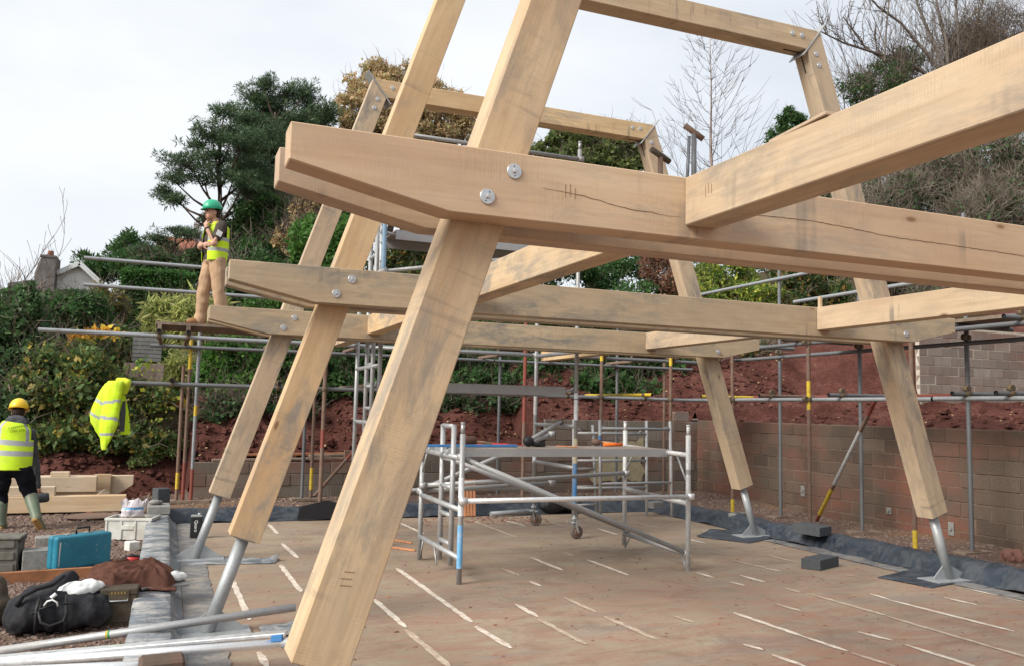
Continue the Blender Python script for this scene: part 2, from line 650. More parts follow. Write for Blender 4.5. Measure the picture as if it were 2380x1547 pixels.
# slab
b = MB()
b.span((0.10, -3.0, -0.25), (7.40, 12.12, 0.0))
slab = tag(b.build('concrete_slab', MAT['slab'], bev=0.01), kind='structure')
SEG = [((625, 1218), (645, 1240)), ((655, 1262), (692, 1296)), ((652, 1312), (700, 1375)), ((540, 1348), (580, 1440)),
       ((600, 1515), (622, 1550)), ((870, 1392), (943, 1458)), ((943, 1463), (1045, 1550)), ((922, 1320), (1098, 1446)),
       ((1105, 1455), (1188, 1506)), ((1198, 1403), (1250, 1433)), ((1252, 1438), (1362, 1497)), ((1312, 1388), (1385, 1422)),
       ((1405, 1432), (1527, 1486)), ((1168, 1320), (1207, 1337)), ((1232, 1350), (1257, 1362)), ((1235, 1295), (1308, 1325)),
       ((1308, 1282), (1335, 1292)), ((1365, 1300), (1460, 1336)), ((1095, 1208), (1200, 1248)), ((1170, 1208), (1222, 1222)),
       ((1390, 1228), (1435, 1242)), ((930, 1215), (985, 1240)), ((1776, 1287), (1853, 1307)), ((1705, 1302), (1780, 1319)),
       ((1780, 1320), (1815, 1327)), ((1720, 1336), (1777, 1352)), ((1825, 1366), (1860, 1376)), ((1887, 1381), (2060, 1430)),
       ((2060, 1431), (2400, 1531)), ((1806, 1403), (1865, 1421)), ((1995, 1468), (2075, 1488)), ((2105, 1498), (2270, 1550)),
       ((1705, 1423), (1865, 1478)), ((1865, 1478), (1970, 1513)), ((1980, 1517), (2085, 1550)), ((1728, 1497), (1775, 1510)),
       ((1795, 1521), (1875, 1550)), ((2022, 1379), (2065, 1392)), ((2065, 1393), (2358, 1467)), ((2195, 1388), (2270, 1405)),
       ((2247, 1367), (2320, 1383)), ((2320, 1384), (2400, 1402)), ((1570, 1432), (1612, 1446)), ((1968, 1335), (1985, 1339)),
       ((1590, 1250), (1640, 1262)), ((1480, 1215), (1530, 1226)), ((800, 1240), (815, 1252)), ((1700, 1352), (1730, 1360)),
       ((1620, 1330), (1660, 1342)), ((1270, 1210), (1310, 1222))]
for (p, q) in SEG:
    A, B = gp(*p), gp(*q)
    t = (B - A).normalized()
    nrm = Vector((t.y, -t.x, 0))
    n = max(3, int((B - A).length / 0.09))
    vs, fs = [], []
    for i in range(n + 1):
        c = A.lerp(B, i / n)
        w1 = 0.019 + 0.010 * rng.random()
        w2 = 0.019 + 0.010 * rng.random()
        if i in (0, n):
            w1 *= 0.45
            w2 *= 0.45
        vs += [c + nrm * w1 + Vector((0, 0, 0.004)), c - nrm * w2 + Vector((0, 0, 0.004))]
    for i in range(n):
        fs.append((2 * i, 2 * i + 1, 2 * i + 3, 2 * i + 2))
    mesh_obj('screed_strip', vs, fs, MAT['chalk'] if rng.random() < .6 else MAT['chalk_d'], slab, org=A)

# membrane-dressed upstands round the slab ---------------------------------
def sweep(name, path, prof, mat, wob=0.012, parent=None, jag=0.0, seed=0):
    """prof: list of (side, z) swept along path (2D), side measured to the right of travel"""
    P = [Vector((p[0], p[1], 0)) for p in path]
    pts, tans = [], []
    for i in range(len(P) - 1):
        n = max(1, int((P[i + 1] - P[i]).length / 0.10))
        for k in range(n):
            pts.append(P[i].lerp(P[i + 1], k / n))
    pts.append(P[-1])
    V, F = [], []
    m = len(prof)
    for i, p in enumerate(pts):
        t = (pts[min(i + 1, len(pts) - 1)] - pts[max(i - 1, 0)]).normalized()
        s = Vector((t.y, -t.x, 0))
        for k, (a, z) in enumerate(prof):
            w = nz3(p.x + seed, p.y, k * 0.7, 1.6, 4) * wob * (0.3 if k in (0,) else 1.0)
            w2 = nz3(p.x, p.y + seed, k * 0.9 + 9, 2.1, 4) * wob
            zz = max(z + w2, 0.006 if z >= 0.0 else -1)
            if jag and k == m - 1:
                w += rng.uniform(-jag, jag)
            V.append(p + s * (a + w) + Vector((0, 0, zz)))
    for i in range(len(pts) - 1):
        for k in range(m - 1):
            F.append((i * m + k, i * m + k + 1, (i + 1) * m + k + 1, (i + 1) * m + k))
    return mesh_obj(name, V, F, mat, parent, smooth=True)


# left: top -0.15..0.10, coved down to the slab, dusty strip on the slab
o = sweep('membrane_upstand', [(0, 4.2), (0, 12.45)],
          [(-0.155, -0.2), (-0.152, 0.10), (-0.145, 0.122), (-0.05, 0.124), (0.05, 0.122), (0.098, 0.120), (0.11, 0.112), (0.125, 0.07), (0.15, 0.03), (0.195, 0.008)],
          MAT['dpm_l'], 0.006)
tag(o, 'pale dusty membrane-covered kerb along the left slab edge beside the tools', 'kerb')
o = sweep('membrane_strip', [(0, 4.2), (0, 11.9)], [(0.20, 0.006), (0.32, 0.008), (0.44, 0.006)], MAT['dpm_s'], 0.006, jag=0.012)
tag(o, 'grey dusty membrane strip lying flat on the slab along the left kerb', 'membrane')
# back
o = sweep('membrane_upstand', [(0.0, 12.05), (2.6, 12.03), (5.0, 12.0), (7.45, 12.0)],
          [(0.10, 0.007), (0.0, 0.012), (-0.04, 0.09), (-0.09, 0.16), (-0.22, 0.17), (-0.30, 0.05), (-0.34, -0.08)], MAT['dpm'], 0.03, seed=3)
tag(o, 'blue-black membrane upstand along the back slab edge under the scaffold', 'kerb')
# right
o = sweep('membrane_upstand', [(7.30, 2.5), (7.30, 6.4), (7.30, 9.5), (7.30, 12.1)],
          [(-0.10, 0.007), (-0.02, 0.010), (0.02, 0.07), (0.06, 0.135), (0.12, 0.165), (0.26, 0.17), (0.36, 0.12), (0.41, -0.02), (0.43, -0.14)], MAT['dpm'], 0.035, seed=7)
tag(o, 'blue-black wrinkled membrane upstand along the right slab edge by the block wall', 'kerb')
o = sweep('membrane_strip', [(7.13, 3.0), (7.16, 9.6)], [(-0.16, 0.005), (-0.05, 0.008), (0.08, 0.008)], MAT['dpm_s'], 0.010, jag=0.03, seed=4)
tag(o, 'thin torn membrane edge lying along the right upstand', 'membrane')

# ------------------------------------------------------------------ hillside
def wall_top(x):
    return 0.60 if x < 3.0 else (0.80 if x < 6.75 else 1.40)


def hill_z(x, y):
    zb = -9.0
    y0 = 15.22 if x > 0.4 else 16.2 + 0.25 * math.sin(x * 1.3)
    if y > y0 - 0.01:
        t = y - y0
        top = wall_top(x) - 0.06 if x > 0.4 else -0.11
        hgt = 1.15 + 0.55 * min(1, max(0, (x - 9.2) / 1.5))
        rise = 0.10 * min(t, 0.35) / 0.35 + hgt * min(max((t - 0.35) / 1.7, 0), 1) ** 0.9
        if x <= 0.4:
            rise = 0.62 * min(t / 0.7, 1) + 0.8 * min(max((t - .7) / 2.5, 0), 1)
        zb = top + rise + (0.085 if x < 4 else 0.085 + 0.085 * min(1, (x - 4) / 8)) * max(t - 2.7, 0)
    zr = -9.0
    if x > 10.29:
        t = x - 10.3
        k = min(1, max(0, (y - 13.45) / 0.35))
        t2 = t if y > 13.45 else t - 8.0
        zr = 1.37 + 0.075 * min(t, 5.5) + k * 1.55 * min(max((t - 4.0) / 0.6, 0), 1) + 0.33 * max(t - 8 - (1 - k) * 6, 0)
    z = max(zb, zr)
    if zb > -5 and zr > -5:
        z = max(zb, zr) + 0.25 * math.exp(-abs(zb - zr))
    z = min(z, 16 + 0.02 * (abs(x) + y))
    return z


def hz(x, y):
    return hill_z(x, y) + 0.20 * nz3(x, y, 0, 0.9, 5) + 0.10 * nz3(x, y, 5, 2.6, 4) - 0.10 * abs(nz3(x, y * .5, 9, 2.2, 3))


def axis(lo, hi, c0, c1, fine, grow=1.16):
    a = list(np.arange(c0, c1, fine))
    s, x = fine, c1
    while x < hi:
        a.append(x)
        s *= grow
        x += s
    a.append(hi)
    s, x = fine, c0
    pre = []
    while x > lo:
        s *= grow
        x -= s
        pre.append(x)
    return np.array(sorted(set(np.round(pre + a, 4))))


hx = axis(-150, 190, -6.0, 16.0, 0.16)
hy = axis(-60, 230, 5.0, 19.0, 0.16)
hx = np.array(sorted(list(hx) + [10.3]))
hy = np.array(sorted(list(hy) + [15.22]))
V, F = [], []
idx = {}
nx = len(hx)
keep = np.zeros((len(hy), nx), bool)
for j, y in enumerate(hy):
    for i, x in enumerate(hx):
        ok = (x >= 10.29) or (y >= 15.21 and x > 0.4) or (y >= 15.9)
        keep[j, i] = ok
        if ok:
            idx[(j, i)] = len(V)
            zz = hz(x, y) if not (abs(x - 10.3) < 0.02 and y < 15.3 or abs(y - 15.22) < 0.02) else hill_z(x, y)
            V.append((x, y, max(zz, -0.09)))
for j in range(len(hy) - 1):
    for i in range(nx - 1):
        q = [(j, i), (j, i + 1), (j + 1, i + 1), (j + 1, i)]
        if all(keep[a] for a in q):
            F.append(tuple(idx[a] for a in q))
o = mesh_obj('hillside', V, F, MAT['earth'], smooth=True)
tag(o, kind='structure')

# ------------------------------------------------------------------ block walls
def block_mesh(name, L, T, H, mat):
    b = MB()
    b.box((0, 0, 0), (L, T, H))
    o = b.build(name, mat, bev=0.006)
    me = o.data
    bpy.data.objects.remove(o)
    WM.pop(o, None) if o in WM else None
    return me


def block_wall(name, label, p0, ax, length, z0, topf, mat, mort, L=0.44, H=0.19, T=0.10, j=0.011, skip=None, out=1):
    """p0 start on the face line, ax unit direction, courses of separate blocks in front of a recessed mortar core"""
    ax = Vector(ax)
    nrm = Vector((ax.y, -ax.x, 0)) * out          # towards the viewer
    root = thing(name, label, 'wall', (p0[0], p0[1], z0))
    full = block_mesh('block', L, T, H, mat)
    half = block_mesh('block', L / 2 - j / 2, T, H, mat)
    rot = Matrix.Rotation(math.atan2(ax.y, ax.x), 4, 'Z')
    core = MB()
    step = 0.05
    # mortar core split where the height changes
    xsplit = [0.0]
    last = topf(0.01)
    x = 0.0
    while x < length:
        if abs(topf(x) - last) > 1e-4:
            xsplit.append(x)
            last = topf(x)
        x += step
    xsplit.append(length)
    for a, c in zip(xsplit[:-1], xsplit[1:]):
        zt = topf((a + c) / 2)
        P = Vector(p0)
        core.beam(P + ax * a - nrm * (T / 2 + 0.006) + Vector((0, 0, (z0 + zt - 0.006) / 2 - P.z)),
                  P + ax * c - nrm * (T / 2 + 0.006) + Vector((0, 0, (z0 + zt - 0.006) / 2 - P.z)), T - 0.002, zt - 0.006 - z0)
    core.build('mortar_core', mort, root)
    zc = z0
    row = 0
    while zc < 5:
        x = 0.0
        any_ = False
        first = row % 2 == 1
        while x < length - 0.08:
            me, l = (half, L / 2 - j / 2) if first else (full, L)
            if x + l > length + 0.05:
                me, l = half, L / 2 - j / 2
                if x + l > length + 0.12:
                    break
            first = False
            mid = x + l / 2
            if topf(mid) >= zc + H * 0.8:
                any_ = True
                ob = bpy.data.objects.new('block', me)
                pr = rng.uniform(-0.005, 0.007)
                P = Vector(p0) + ax * mid - nrm * (T / 2 - pr)
                P.z = zc + H / 2 + rng.uniform(-.002, .002)
                place(ob, root, Matrix.Translation(P) @ rot @ Matrix.Rotation(rng.uniform(-.012, .012), 4, 'Z') @ Matrix.Rotation(rng.uniform(-.009, .009), 4, 'Y'))
            x += l + j
        if not any_:
            break
        zc += H + j
        row += 1
    return root


block_wall('block_wall', 'stepped grey concrete block retaining wall behind the scaffold at the back of the slab', (0.45, 15.0, 0), (1, 0, 0), 9.84, 0.0,
           lambda t: wall_top(0.45 + t), MAT['block'], MAT['mortar'], out=1)
block_wall('block_wall', 'long muddy concrete block retaining wall on the right under the red earth terrace', (10.2, 15.0, 0), (0, -1, 0), 11.0, -0.17,
           lambda t: 1.44, MAT['block_r'], MAT['mortar'], out=-1 if False else 1)
block_wall('block_wall', 'pale block wall on the upper terrace at the far right', (14.75, 13.5, 0), (1, 0, 0), 6.0, 1.5,
           lambda t: 3.55, MAT['block_u'], MAT['mortar_u'], out=1)
# ------------------------------------------------------------------ green oak frames
MAT['oak'] = m_oak('fresh sawn oak', (0.60, 0.44, 0.255), (0.49, 0.335, 0.18), (0.22, 0.205, 0.185), 0.85)
MAT['oak_p'] = m_oak('pinkish sawn oak', (0.55, 0.405, 0.265), (0.47, 0.325, 0.20), (0.29, 0.255, 0.22), 0.6, (0.47, 0.295, 0.18))
MAT['oak_g'] = m_oak('greyed sawn oak', (0.48, 0.37, 0.24), (0.38, 0.28, 0.175), (0.20, 0.19, 0.165), 0.95, (0.36, 0.265, 0.165))
MAT['steel'] = m_metal('galvanised steel', (0.40, 0.42, 0.43), 0.5, 0.55, (0.30, 0.30, 0.29), 0.5)
MAT['zinc'] = m_metal('zinc washer', (0.55, 0.56, 0.57), 0.35, 0.8, (0.38, 0.38, 0.37), 0.4, 30)
MAT['crack'] = m_plain('dark timber shake', (0.15, 0.085, 0.05), 0.95, 0.05)
MAT['mark'] = m_plain('scribed timber mark', (0.24, 0.145, 0.085), 0.95, 0.05)

YF = {'A': 2.9494, 'B': 6.0197, 'C': 8.972}
XTL, XTR, ZT, ZB, XKL, XKR, ZTIP = 0.3453, 7.0498, 2.5273, 2.2713, 0.9271, 6.5033, 2.3939
JL, JR, JW, ZJ = 1.9426, 5.3557, 0.1525, 2.323
PL0, PWD, SL, XC = 0.2232, 0.2203, 0.3305, 3.7445
TT, PT = 0.1313, 0.1917          # tie member thickness, post thickness
ZCB, ZCT = 4.9842, 5.1855
ZPB = 0.635                       # post axis height at the lower cut


def washer(parent, p, nrm=(0, -1, 0), r=0.033):
    nrm = Vector(nrm)
    b = MB()
    p = Vector(p)
    b.lathe([(r, -0.002), (r, 0.004), (r * 0.94, 0.006)], p, 20, nrm)
    b.lathe([(r * 0.30, 0.004), (r * 0.30, 0.013), (r * 0.22, 0.016)], p, 6, nrm, sm=False)
    a = nrm.orthogonal().normalized()
    a.rotate(Matrix.Rotation(rng.uniform(0, 6.28), 3, nrm))
    for s in (-1, 1):
        b.lathe([(r * 0.09, 0.0055), (r * 0.09, 0.0072)], p + a * s * r * 0.62, 8, nrm, mi=1, sm=False)
    return b.build('washer_bolt', [MAT['zinc'], MAT['black']], parent, org=p)


def poly_timber(name, poly, y0, y1, mat, parent, world=None, bev=0.004):
    b = MB()
    b.prism(poly, lambda a, c, t: (a, y0 + (y1 - y0) * t, c))
    if world is None:
        world = Matrix.Translation((poly[0][0], (y0 + y1) / 2, poly[0][1]))
    return b.build(name, mat, parent, bev=bev, world=world)


def crack_line(parent, pts, y, w=0.0022):
    """a drying shake: a narrow dark sliver along the face"""
    b = MB()
    vs, fs = [], []
    fine = []
    for i in range(len(pts) - 1):
        a, c = Vector((pts[i][0], 0, pts[i][1])), Vector((pts[i + 1][0], 0, pts[i + 1][1]))
        n = max(2, int((c - a).length / 0.02))
        for k in range(n):
            p = a.lerp(c, k / n)
            fine.append(p + Vector((0, 0, rng.uniform(-.0018, .0018))))
    for i, p in enumerate(fine):
        e = min(1, i / 8, (len(fine) - 1 - i) / 8)
        ww = w * e * rng.uniform(0.6, 1.3)
        vs += [(p.x, y, p.z + ww / 2), (p.x, y, p.z - ww / 2), (p.x, y + 0.003, p.z - ww / 2), (p.x, y + 0.003, p.z + ww / 2)]
    for i in range(len(fine) - 1):
        a, c = i * 4, i * 4 + 4
        fs += [(a, a + 1, c + 1, c), (a + 3, a, c, c + 3), (a + 1, a + 2, c + 2, c + 1)]
    b.add(vs, fs)
    return b.build('drying_shake', MAT['crack'], parent, org=fine[0] + Vector((0, y, 0)))


def post_x(z, side, e):
    x = PL0 + SL * z + (PWD if e else 0)
    return x if side == 'L' else 2 * XC - (PL0 + SL * z + (0 if e else PWD))


def make_frame(key, label, mats):
    y = YF[key]
    root = thing('oak_portal', label, 'timber frame', (XC, y + TT + PT / 2, 0), 'oak frames standing across the slab')
    tie_poly = [(XTL, ZTIP), (XKL, ZB), (XKR, ZB), (XTR, ZTIP), (XTR, ZT), (XTL, ZT)]
    ties = []
    for k, (a, c) in enumerate(((y, y + TT), (y + TT + PT, y + 2 * TT + PT))):
        ties.append(poly_timber('tie_beam', tie_poly, a, c, mats[0], root,
                                Matrix.Translation((XTL, (a + c) / 2, ZB))))
    yp0, yp1 = y + TT + 0.002, y + TT + PT - 0.002
    cosA = 1 / math.sqrt(1 + SL * SL)
    posts = {}
    for side in 'LR':
        sg = 1 if side == 'L' else -1
        axd = Vector((SL * sg, 0, 1)).normalized()
        # square cut at the foot
        cx = post_x(ZPB, side, 0) / 2 + post_x(ZPB, side, 1) / 2
        cen = Vector((cx, 0, ZPB))
        perp = Vector((axd.z, 0, -axd.x))
        hw = PWD * cosA / 2
        bl, br = cen - perp * hw, cen + perp * hw
        # mitre at the head
        outer = Vector((PL0 + SL * ZCT, 0, ZCT))
        inner = Vector((PL0 + PWD + SL * ZCB, 0, ZCB))
        md = (inner - outer).normalized()
        axl = Vector((SL, 0, 1)).normalized()
        o2, i2 = outer - axl * 0.009, inner - axl * 0.009
        o3 = o2 - axl * 0.0
        if side == 'R':
            o2, i2 = Vector((2 * XC - o2.x, 0, o2.z)), Vector((2 * XC - i2.x, 0, i2.z))
        if side == 'L':
            poly = [(bl.x, bl.z), (br.x, br.z), (i2.x, i2.z), (o2.x, o2.z)]
        else:
            poly = [(bl.x, bl.z), (br.x, br.z), (o2.x, o2.z), (i2.x, i2.z)]
        rot = frame(axd, (0, 1, 0)).to_4x4()
        world = Matrix.Translation((cx, (yp0 + yp1) / 2, ZPB)) @ rot
        p = poly_timber('post', poly, yp0, yp1, mats[1], root, world)
        posts[side] = p
        # bolts through the tie
        for q, zz in ((0.34, 2.46), (0.60, 2.345)):
            pass
        zc = (ZT + ZB) / 2
        for (dz, dx) in ((0.055, 0.035), (-0.055, -0.035)):
            z = zc + dz
            x = (post_x(z, side, 0) + post_x(z, side, 1)) / 2 + dx * sg
            washer(ties[0], (x, y, z), (0, -1, 0), 0.030)
            washer(ties[1], (x, y + 2 * TT + PT, z), (0, 1, 0), 0.030)
        # bolts at the head of the post
        for dd in (0.13, 0.24):
            q = (o2 + i2) / 2 - axd * dd + Vector((0.02 * sg, 0, 0))
            washer(p, (q.x, yp0, q.z), (0, -1, 0), 0.024)
        # mitre plate
        mm = md if side == 'L' else Vector((-md.x, 0, md.z))
        ou = outer if side == 'L' else Vector((2 * XC - outer.x, 0, outer.z))
        inn = inner if side == 'L' else Vector((2 * XC - inner.x, 0, inner.z))
        b = MB()
        ym = (yp0 + yp1) / 2
        q0, q1 = ou - mm * 0.10, inn + mm * 0.085
        b.beam((q0.x, ym, q0.z), (q1.x, ym, q1.z), PT + 0.012, 0.010)
        pl = b.build('steel_plate', MAT['steel'], root, bev=0.0015)
        b = MB()
        f0 = inn - axd * 0.24
        e1 = f0 + perp * 0.0
        fdir = Vector((-1 if side == 'R' else 1, 0, 0))
        # black strips for the flitch slots, their inner shade put into the colour
        b.beam((inn.x, ym, inn.z), (inn.x - axd.x * 0.2, ym, inn.z - axd.z * 0.2), 0.010, 0.012)
        b.beam((inn.x, ym, inn.z - 0.001), (inn.x + fdir.x * 0.2, ym, inn.z - 0.001), 0.010, 0.012)
        b.build('flitch_slot_shade', MAT['black'], pl)
        # steel foot: tube, base plate and gusset
        zb = 0.016
        bx = (post_x(zb, side, 0) + post_x(zb, side, 1)) / 2
        b = MB()
        b.tube((cx, ym, ZPB + 0.004), (bx, ym, zb), 0.044, None, 20)
        b.box((cx - axd.x * 0.004, ym, ZPB - axd.z * 0.004), (0.15, 0.15, 0.008), frame(axd, (0, 1, 0)) @ Matrix.Rotation(math.pi / 2, 3, 'Y'))
        ft = b.build('foot_tube', MAT['steel'], root)
        b = MB()
        b.box((bx + 0.03 * sg, ym, 0.011), (0.50, 0.26, 0.014))
        b.build('base_plate', MAT['steel'], root, bev=0.002)
        b = MB()
        tp = bx + SL * sg * 0.13
        g = [(bx - 0.20, zb), (bx + 0.24, zb), (bx + 0.24, zb + 0.02), (tp + 0.03, 0.155), (tp - 0.03, 0.155), (bx - 0.20, zb + 0.02)]
        b.prism(g, lambda a, c, t: (a, ym - 0.006 + 0.012 * t, c))
        b.build('gusset', MAT['steel'], root)
    # collar
    outer = Vector((PL0 + SL * ZCT, 0, ZCT))
    inner = Vector((PL0 + PWD + SL * ZCB, 0, ZCB))
    g = 0.009
    cpoly = [(inner.x + g, ZCB), (2 * XC - inner.x - g, ZCB), (2 * XC - outer.x - g - 0.0, ZCT - 0.012), (2 * XC - outer.x - g - 0.04, ZCT),
             (outer.x + g, ZCT)]
    col = poly_timber('collar_beam', cpoly, yp0, yp1, mats[2], root, Matrix.Translation((outer.x, (yp0 + yp1) / 2, ZCB)))
    for sx in (1, -1):
        for dd in (0.14, 0.25):
            x = XC - sx * (XC - (outer.x + inner.x) / 2 - dd)
            washer(col, (x, yp0, (ZCB + ZCT) / 2 + 0.02), (0, -1, 0), 0.024)
    return root, ties, posts, col


frA, tiesA, postA, colA = make_frame('A', 'nearest oak frame, its pinkish tie beam crossing the top of the view', (MAT['oak_p'], MAT['oak'], MAT['oak']))
frB, tiesB, postB, colB = make_frame('B', 'middle oak frame with bolted double tie beam and leaning posts', (MAT['oak_g'], MAT['oak'], MAT['oak']))
frC, tiesC, postC, colC = make_frame('C', 'farthest oak frame with greyed tie beam, in front of the back scaffold', (MAT['oak_g'], MAT['oak'], MAT['oak']))

yA = YF['A']
crack_line(tiesA[0], [(1.30, 2.405), (1.46, 2.395), (1.60, 2.375), (1.70, 2.36), (1.78, 2.362), (1.86, 2.355), (1.94, 2.36)], yA - 0.0012, 0.0022)
crack_line(tiesA[0], [(2.22, 2.405), (2.40, 2.41), (2.62, 2.412), (2.85, 2.40), (3.05, 2.385), (3.25, 2.382), (3.5, 2.38), (4.1, 2.37)], yA - 0.0012, 0.0024)


def scribe(parent, pts, nrm, dirv, n=3, gap=0.02, L=0.05):
    """the carpenter's III assembly mark, cut as short scribed lines"""
    nrm, dirv = Vector(nrm), Vector(dirv)
    side = nrm.cross(dirv)
    b = MB()
    for i in range(n):
        c = Vector(pts) + side * gap * i + dirv * rng.uniform(-.006, .006)
        b.beam(c - dirv * L / 2, c + dirv * L / 2 * (1 - .15 * i), 0.0018, 0.0016, up=nrm)
    return b.build('assembly_mark', MAT['mark'], parent, org=pts)


scribe(tiesA[0], at(1314, 443, yA - 0.0006), (0, -1, 0), (0, 0, 1), 3, -0.021, 0.052)

# ------------------------------------------------------------------ joists between frames
def joist(label, x0, x1, y0, y1, mat):
    b = MB()
    b.span((x0, y0, ZJ), (x1, y1, ZT - 0.003))
    m = Matrix.Translation(((x0 + x1) / 2, y0, (ZJ + ZT) / 2)) @ Matrix.Rotation(math.pi / 2, 4, 'Z')
    return tag(b.build('joist_beam', mat, None, bev=0.004, world=m), label, 'beam', 'longitudinal beams between the frames')


RB = 2 * TT + PT + 0.002
j0 = joist('big oak beam running from the nearest tie beam out of the upper right of the view', JL, JL + JW, -0.6, yA - 0.002, MAT['oak'])
joist('oak beam joining the nearest and middle tie beams, seen left of centre behind the big post', JL, JL + JW, yA + RB, YF['B'] - 0.002, MAT['oak'])
joist('oak beam joining the nearest and middle tie beams at the right of the view', JR, JR + JW, yA + RB, YF['B'] - 0.002, MAT['oak'])
joist('oak beam joining the middle and far tie beams, left one by the ladder tower', JL, JL + JW, YF['B'] + RB, YF['C'] - 0.002, MAT['oak'])
joist('oak beam joining the middle and far tie beams, right one', JR, JR + JW, YF['B'] + RB, YF['C'] - 0.002, MAT['oak'])
joist('short oak beam end projecting beyond the far tie beam at the left', JL, JL + JW, YF['C'] + RB, 11.1, MAT['oak'])
joist('oak beam projecting beyond the far tie beam towards the back scaffold', JR, JR + JW, YF['C'] + RB, 12.45 - 0.35, MAT['oak'])
# III on the big joist and on the near post
d = ray(1640, 442)
p = Vector((0, 0, CAM_H)) + d * ((JL - 0.0006) / d.x)
scribe(j0, p, (-1, 0, 0), (0, 0, 1), 3, -0.02, 0.045)
axd = Vector((SL, 0, 1)).normalized()
perp = Vector((axd.z, 0, -axd.x))
scribe(postA['L'], at(806, 1360, yA + TT + 0.0012), (0, -1, 0), Vector((1, 0, -.12)).normalized(), 3, 0.024, 0.042)
# ------------------------------------------------------------------ tube and fitting scaffold
MAT['galv'] = m_metal('galvanised scaffold tube', (0.34, 0.36, 0.38), 0.5, 0.5, (0.20, 0.19, 0.18), 0.7, 7)
MAT['galv_d'] = m_metal('dark weathered scaffold tube', (0.17, 0.18, 0.19), 0.55, 0.4, (0.13, 0.11, 0.10), 0.7, 7)
MAT['rust'] = m_metal('rusty scaffold tube', (0.19, 0.13, 0.10), 0.8, 0.15, (0.15, 0.065, 0.035), 0.9, 11)
MAT['redtube'] = m_metal('red painted scaffold tube', (0.25, 0.06, 0.045), 0.7, 0.1, (0.16, 0.08, 0.05), 0.8, 10)
MAT['yellow'] = m_metal('yellow tube paint', (0.62, 0.44, 0.03), 0.6, 0.0, (0.30, 0.19, 0.06), 0.7, 16)
MAT['board'] = m_plain('weathered scaffold board', (0.24, 0.185, 0.145), 0.9, 0.1, 0, 0.3, 9, (0.15, 0.11, 0.085))
MAT['coupler'] = m_metal('greasy scaffold coupler', (0.12, 0.09, 0.065), 0.65, 0.4, (0.26, 0.17, 0.05), 0.6, 20)
TR = 0.0285
MAT['alu_w'] = m_metal('paint-splashed aluminium tube', (0.47, 0.47, 0.47), 0.6, 0.3, (0.66, 0.65, 0.63), 0.8, 22)


def coupler(root, p, a, b2, big=1.0):
    """a double coupler: two clamped rings at right angles with their bolts"""
    a, b2, p = Vector(a).normalized(), Vector(b2).normalized(), Vector(p)
    n = a.cross(b2).normalized()
    m = MB()
    m.lathe([(TR * 1.45, -0.026), (TR * 1.5, -0.02), (TR * 1.5, 0.02), (TR * 1.45, 0.026)], p, 10, a)
    m.lathe([(TR * 1.45, -0.026), (TR * 1.5, -0.02), (TR * 1.5, 0.02), (TR * 1.45, 0.026)], p + n * TR * 2.0 * big, 10, b2)
    m.tube(p + b2 * 0.03 - n * 0.03, p + b2 * 0.03 + n * 0.045, 0.008, None, 6)
    m.tube(p - b2 * 0.035 + a * 0.012, p - b2 * 0.035 - a * 0.06, 0.007, None, 6)
    return m.build('coupler', MAT['coupler'], root, org=p)


def tube(root, name, p0, p1, mat, bands=None):
    """a scaffold tube, hollow at the ends; bands: list of (t0, t1, material) painted lengths"""
    p0, p1 = Vector(p0), Vector(p1)
    d = (p1 - p0).normalized()
    m = MB()
    mats = [mat, MAT['black']]
    cuts = [(0.0, 1.0, 0)]
    for (t0, t1, mm) in (bands or []):
        if mm not in mats:
            mats.append(mm)
        k = mats.index(mm)
        new = []
        for (a, c, mi) in cuts:
            if t1 <= a or t0 >= c:
                new.append((a, c, mi))
                continue
            if t0 > a:
                new.append((a, t0, mi))
            new.append((max(a, t0), min(c, t1), k))
            if t1 < c:
                new.append((t1, c, mi))
        cuts = new
    for (a, c, mi) in cuts:
        m.path([p0.lerp(p1, a), p0.lerp(p1, c)], [TR, TR], 12, mi, caps=False)
    for e, q in ((-1, p0), (1, p1)):
        m.lathe([(TR * 0.86, -0.012), (TR * 0.85, -0.011)], q, 12, d * e, mi=1, sm=False)
        m.path([q, q - d * e * 0.011], [TR * 0.87, TR * 0.86], 12, 1, caps=False)
        vs = []
    # bent very slightly like real tube
    return m.build(name, mats, root, org=p0)


def sole(root, p, w=0.45):
    m = MB()
    m.box((p[0], p[1], p[2] - 0.02), (w, 0.22, 0.04), Matrix.Rotation(rng.uniform(-.3, .3), 3, 'Z'))
    m.build('sole_board', MAT['board'], root, org=p, bev=0.003)
    m = MB()
    m.box((p[0], p[1], p[2] + 0.004), (0.15, 0.15, 0.006))
    m.tube((p[0], p[1], p[2] + 0.004), (p[0], p[1], p[2] + 0.07), 0.019, None, 8)
    m.build('base_plate', MAT['rust'], root, org=p)


YI, YO = 12.17, 14.3       # back run: inner and outer lines of standards
XI, XO = 8.42, 9.38        # right run
bs = thing('tube_scaffold', 'tube scaffold with raised deck running along the back of the slab', 'scaffold', (4.0, 13.2, 0))
# standards, back run, inner row (seen in front of the ledger)
stdI = [(2.05, 0.02, 3.2, MAT['rust'], [(0.30, 0.38, MAT['redtube'])]), (5.10, 0.05, 3.0, MAT['redtube'], [(0.0, 0.45, MAT['rust'])]),
        (6.43, 0.05, 2.75, MAT['rust'], [(0.86, 1.0, MAT['yellow']), (0.18, 0.45, MAT['redtube'])]), (7.72, 0.05, 2.75, MAT['rust'], [(0.85, 1.0, MAT['yellow'])])]
for x, z0, z1, mt, bd in stdI:
    tube(bs, 'standard', (x, YI - 0.052, z0), (x, YI - 0.052, z1), mt, bd)
    coupler(bs, (x, YI - 0.052, 1.795), (0, 0, 1), (1, 0, 0))
    sole(bs, (x, YI - 0.052, z0 - 0.01), 0.30)
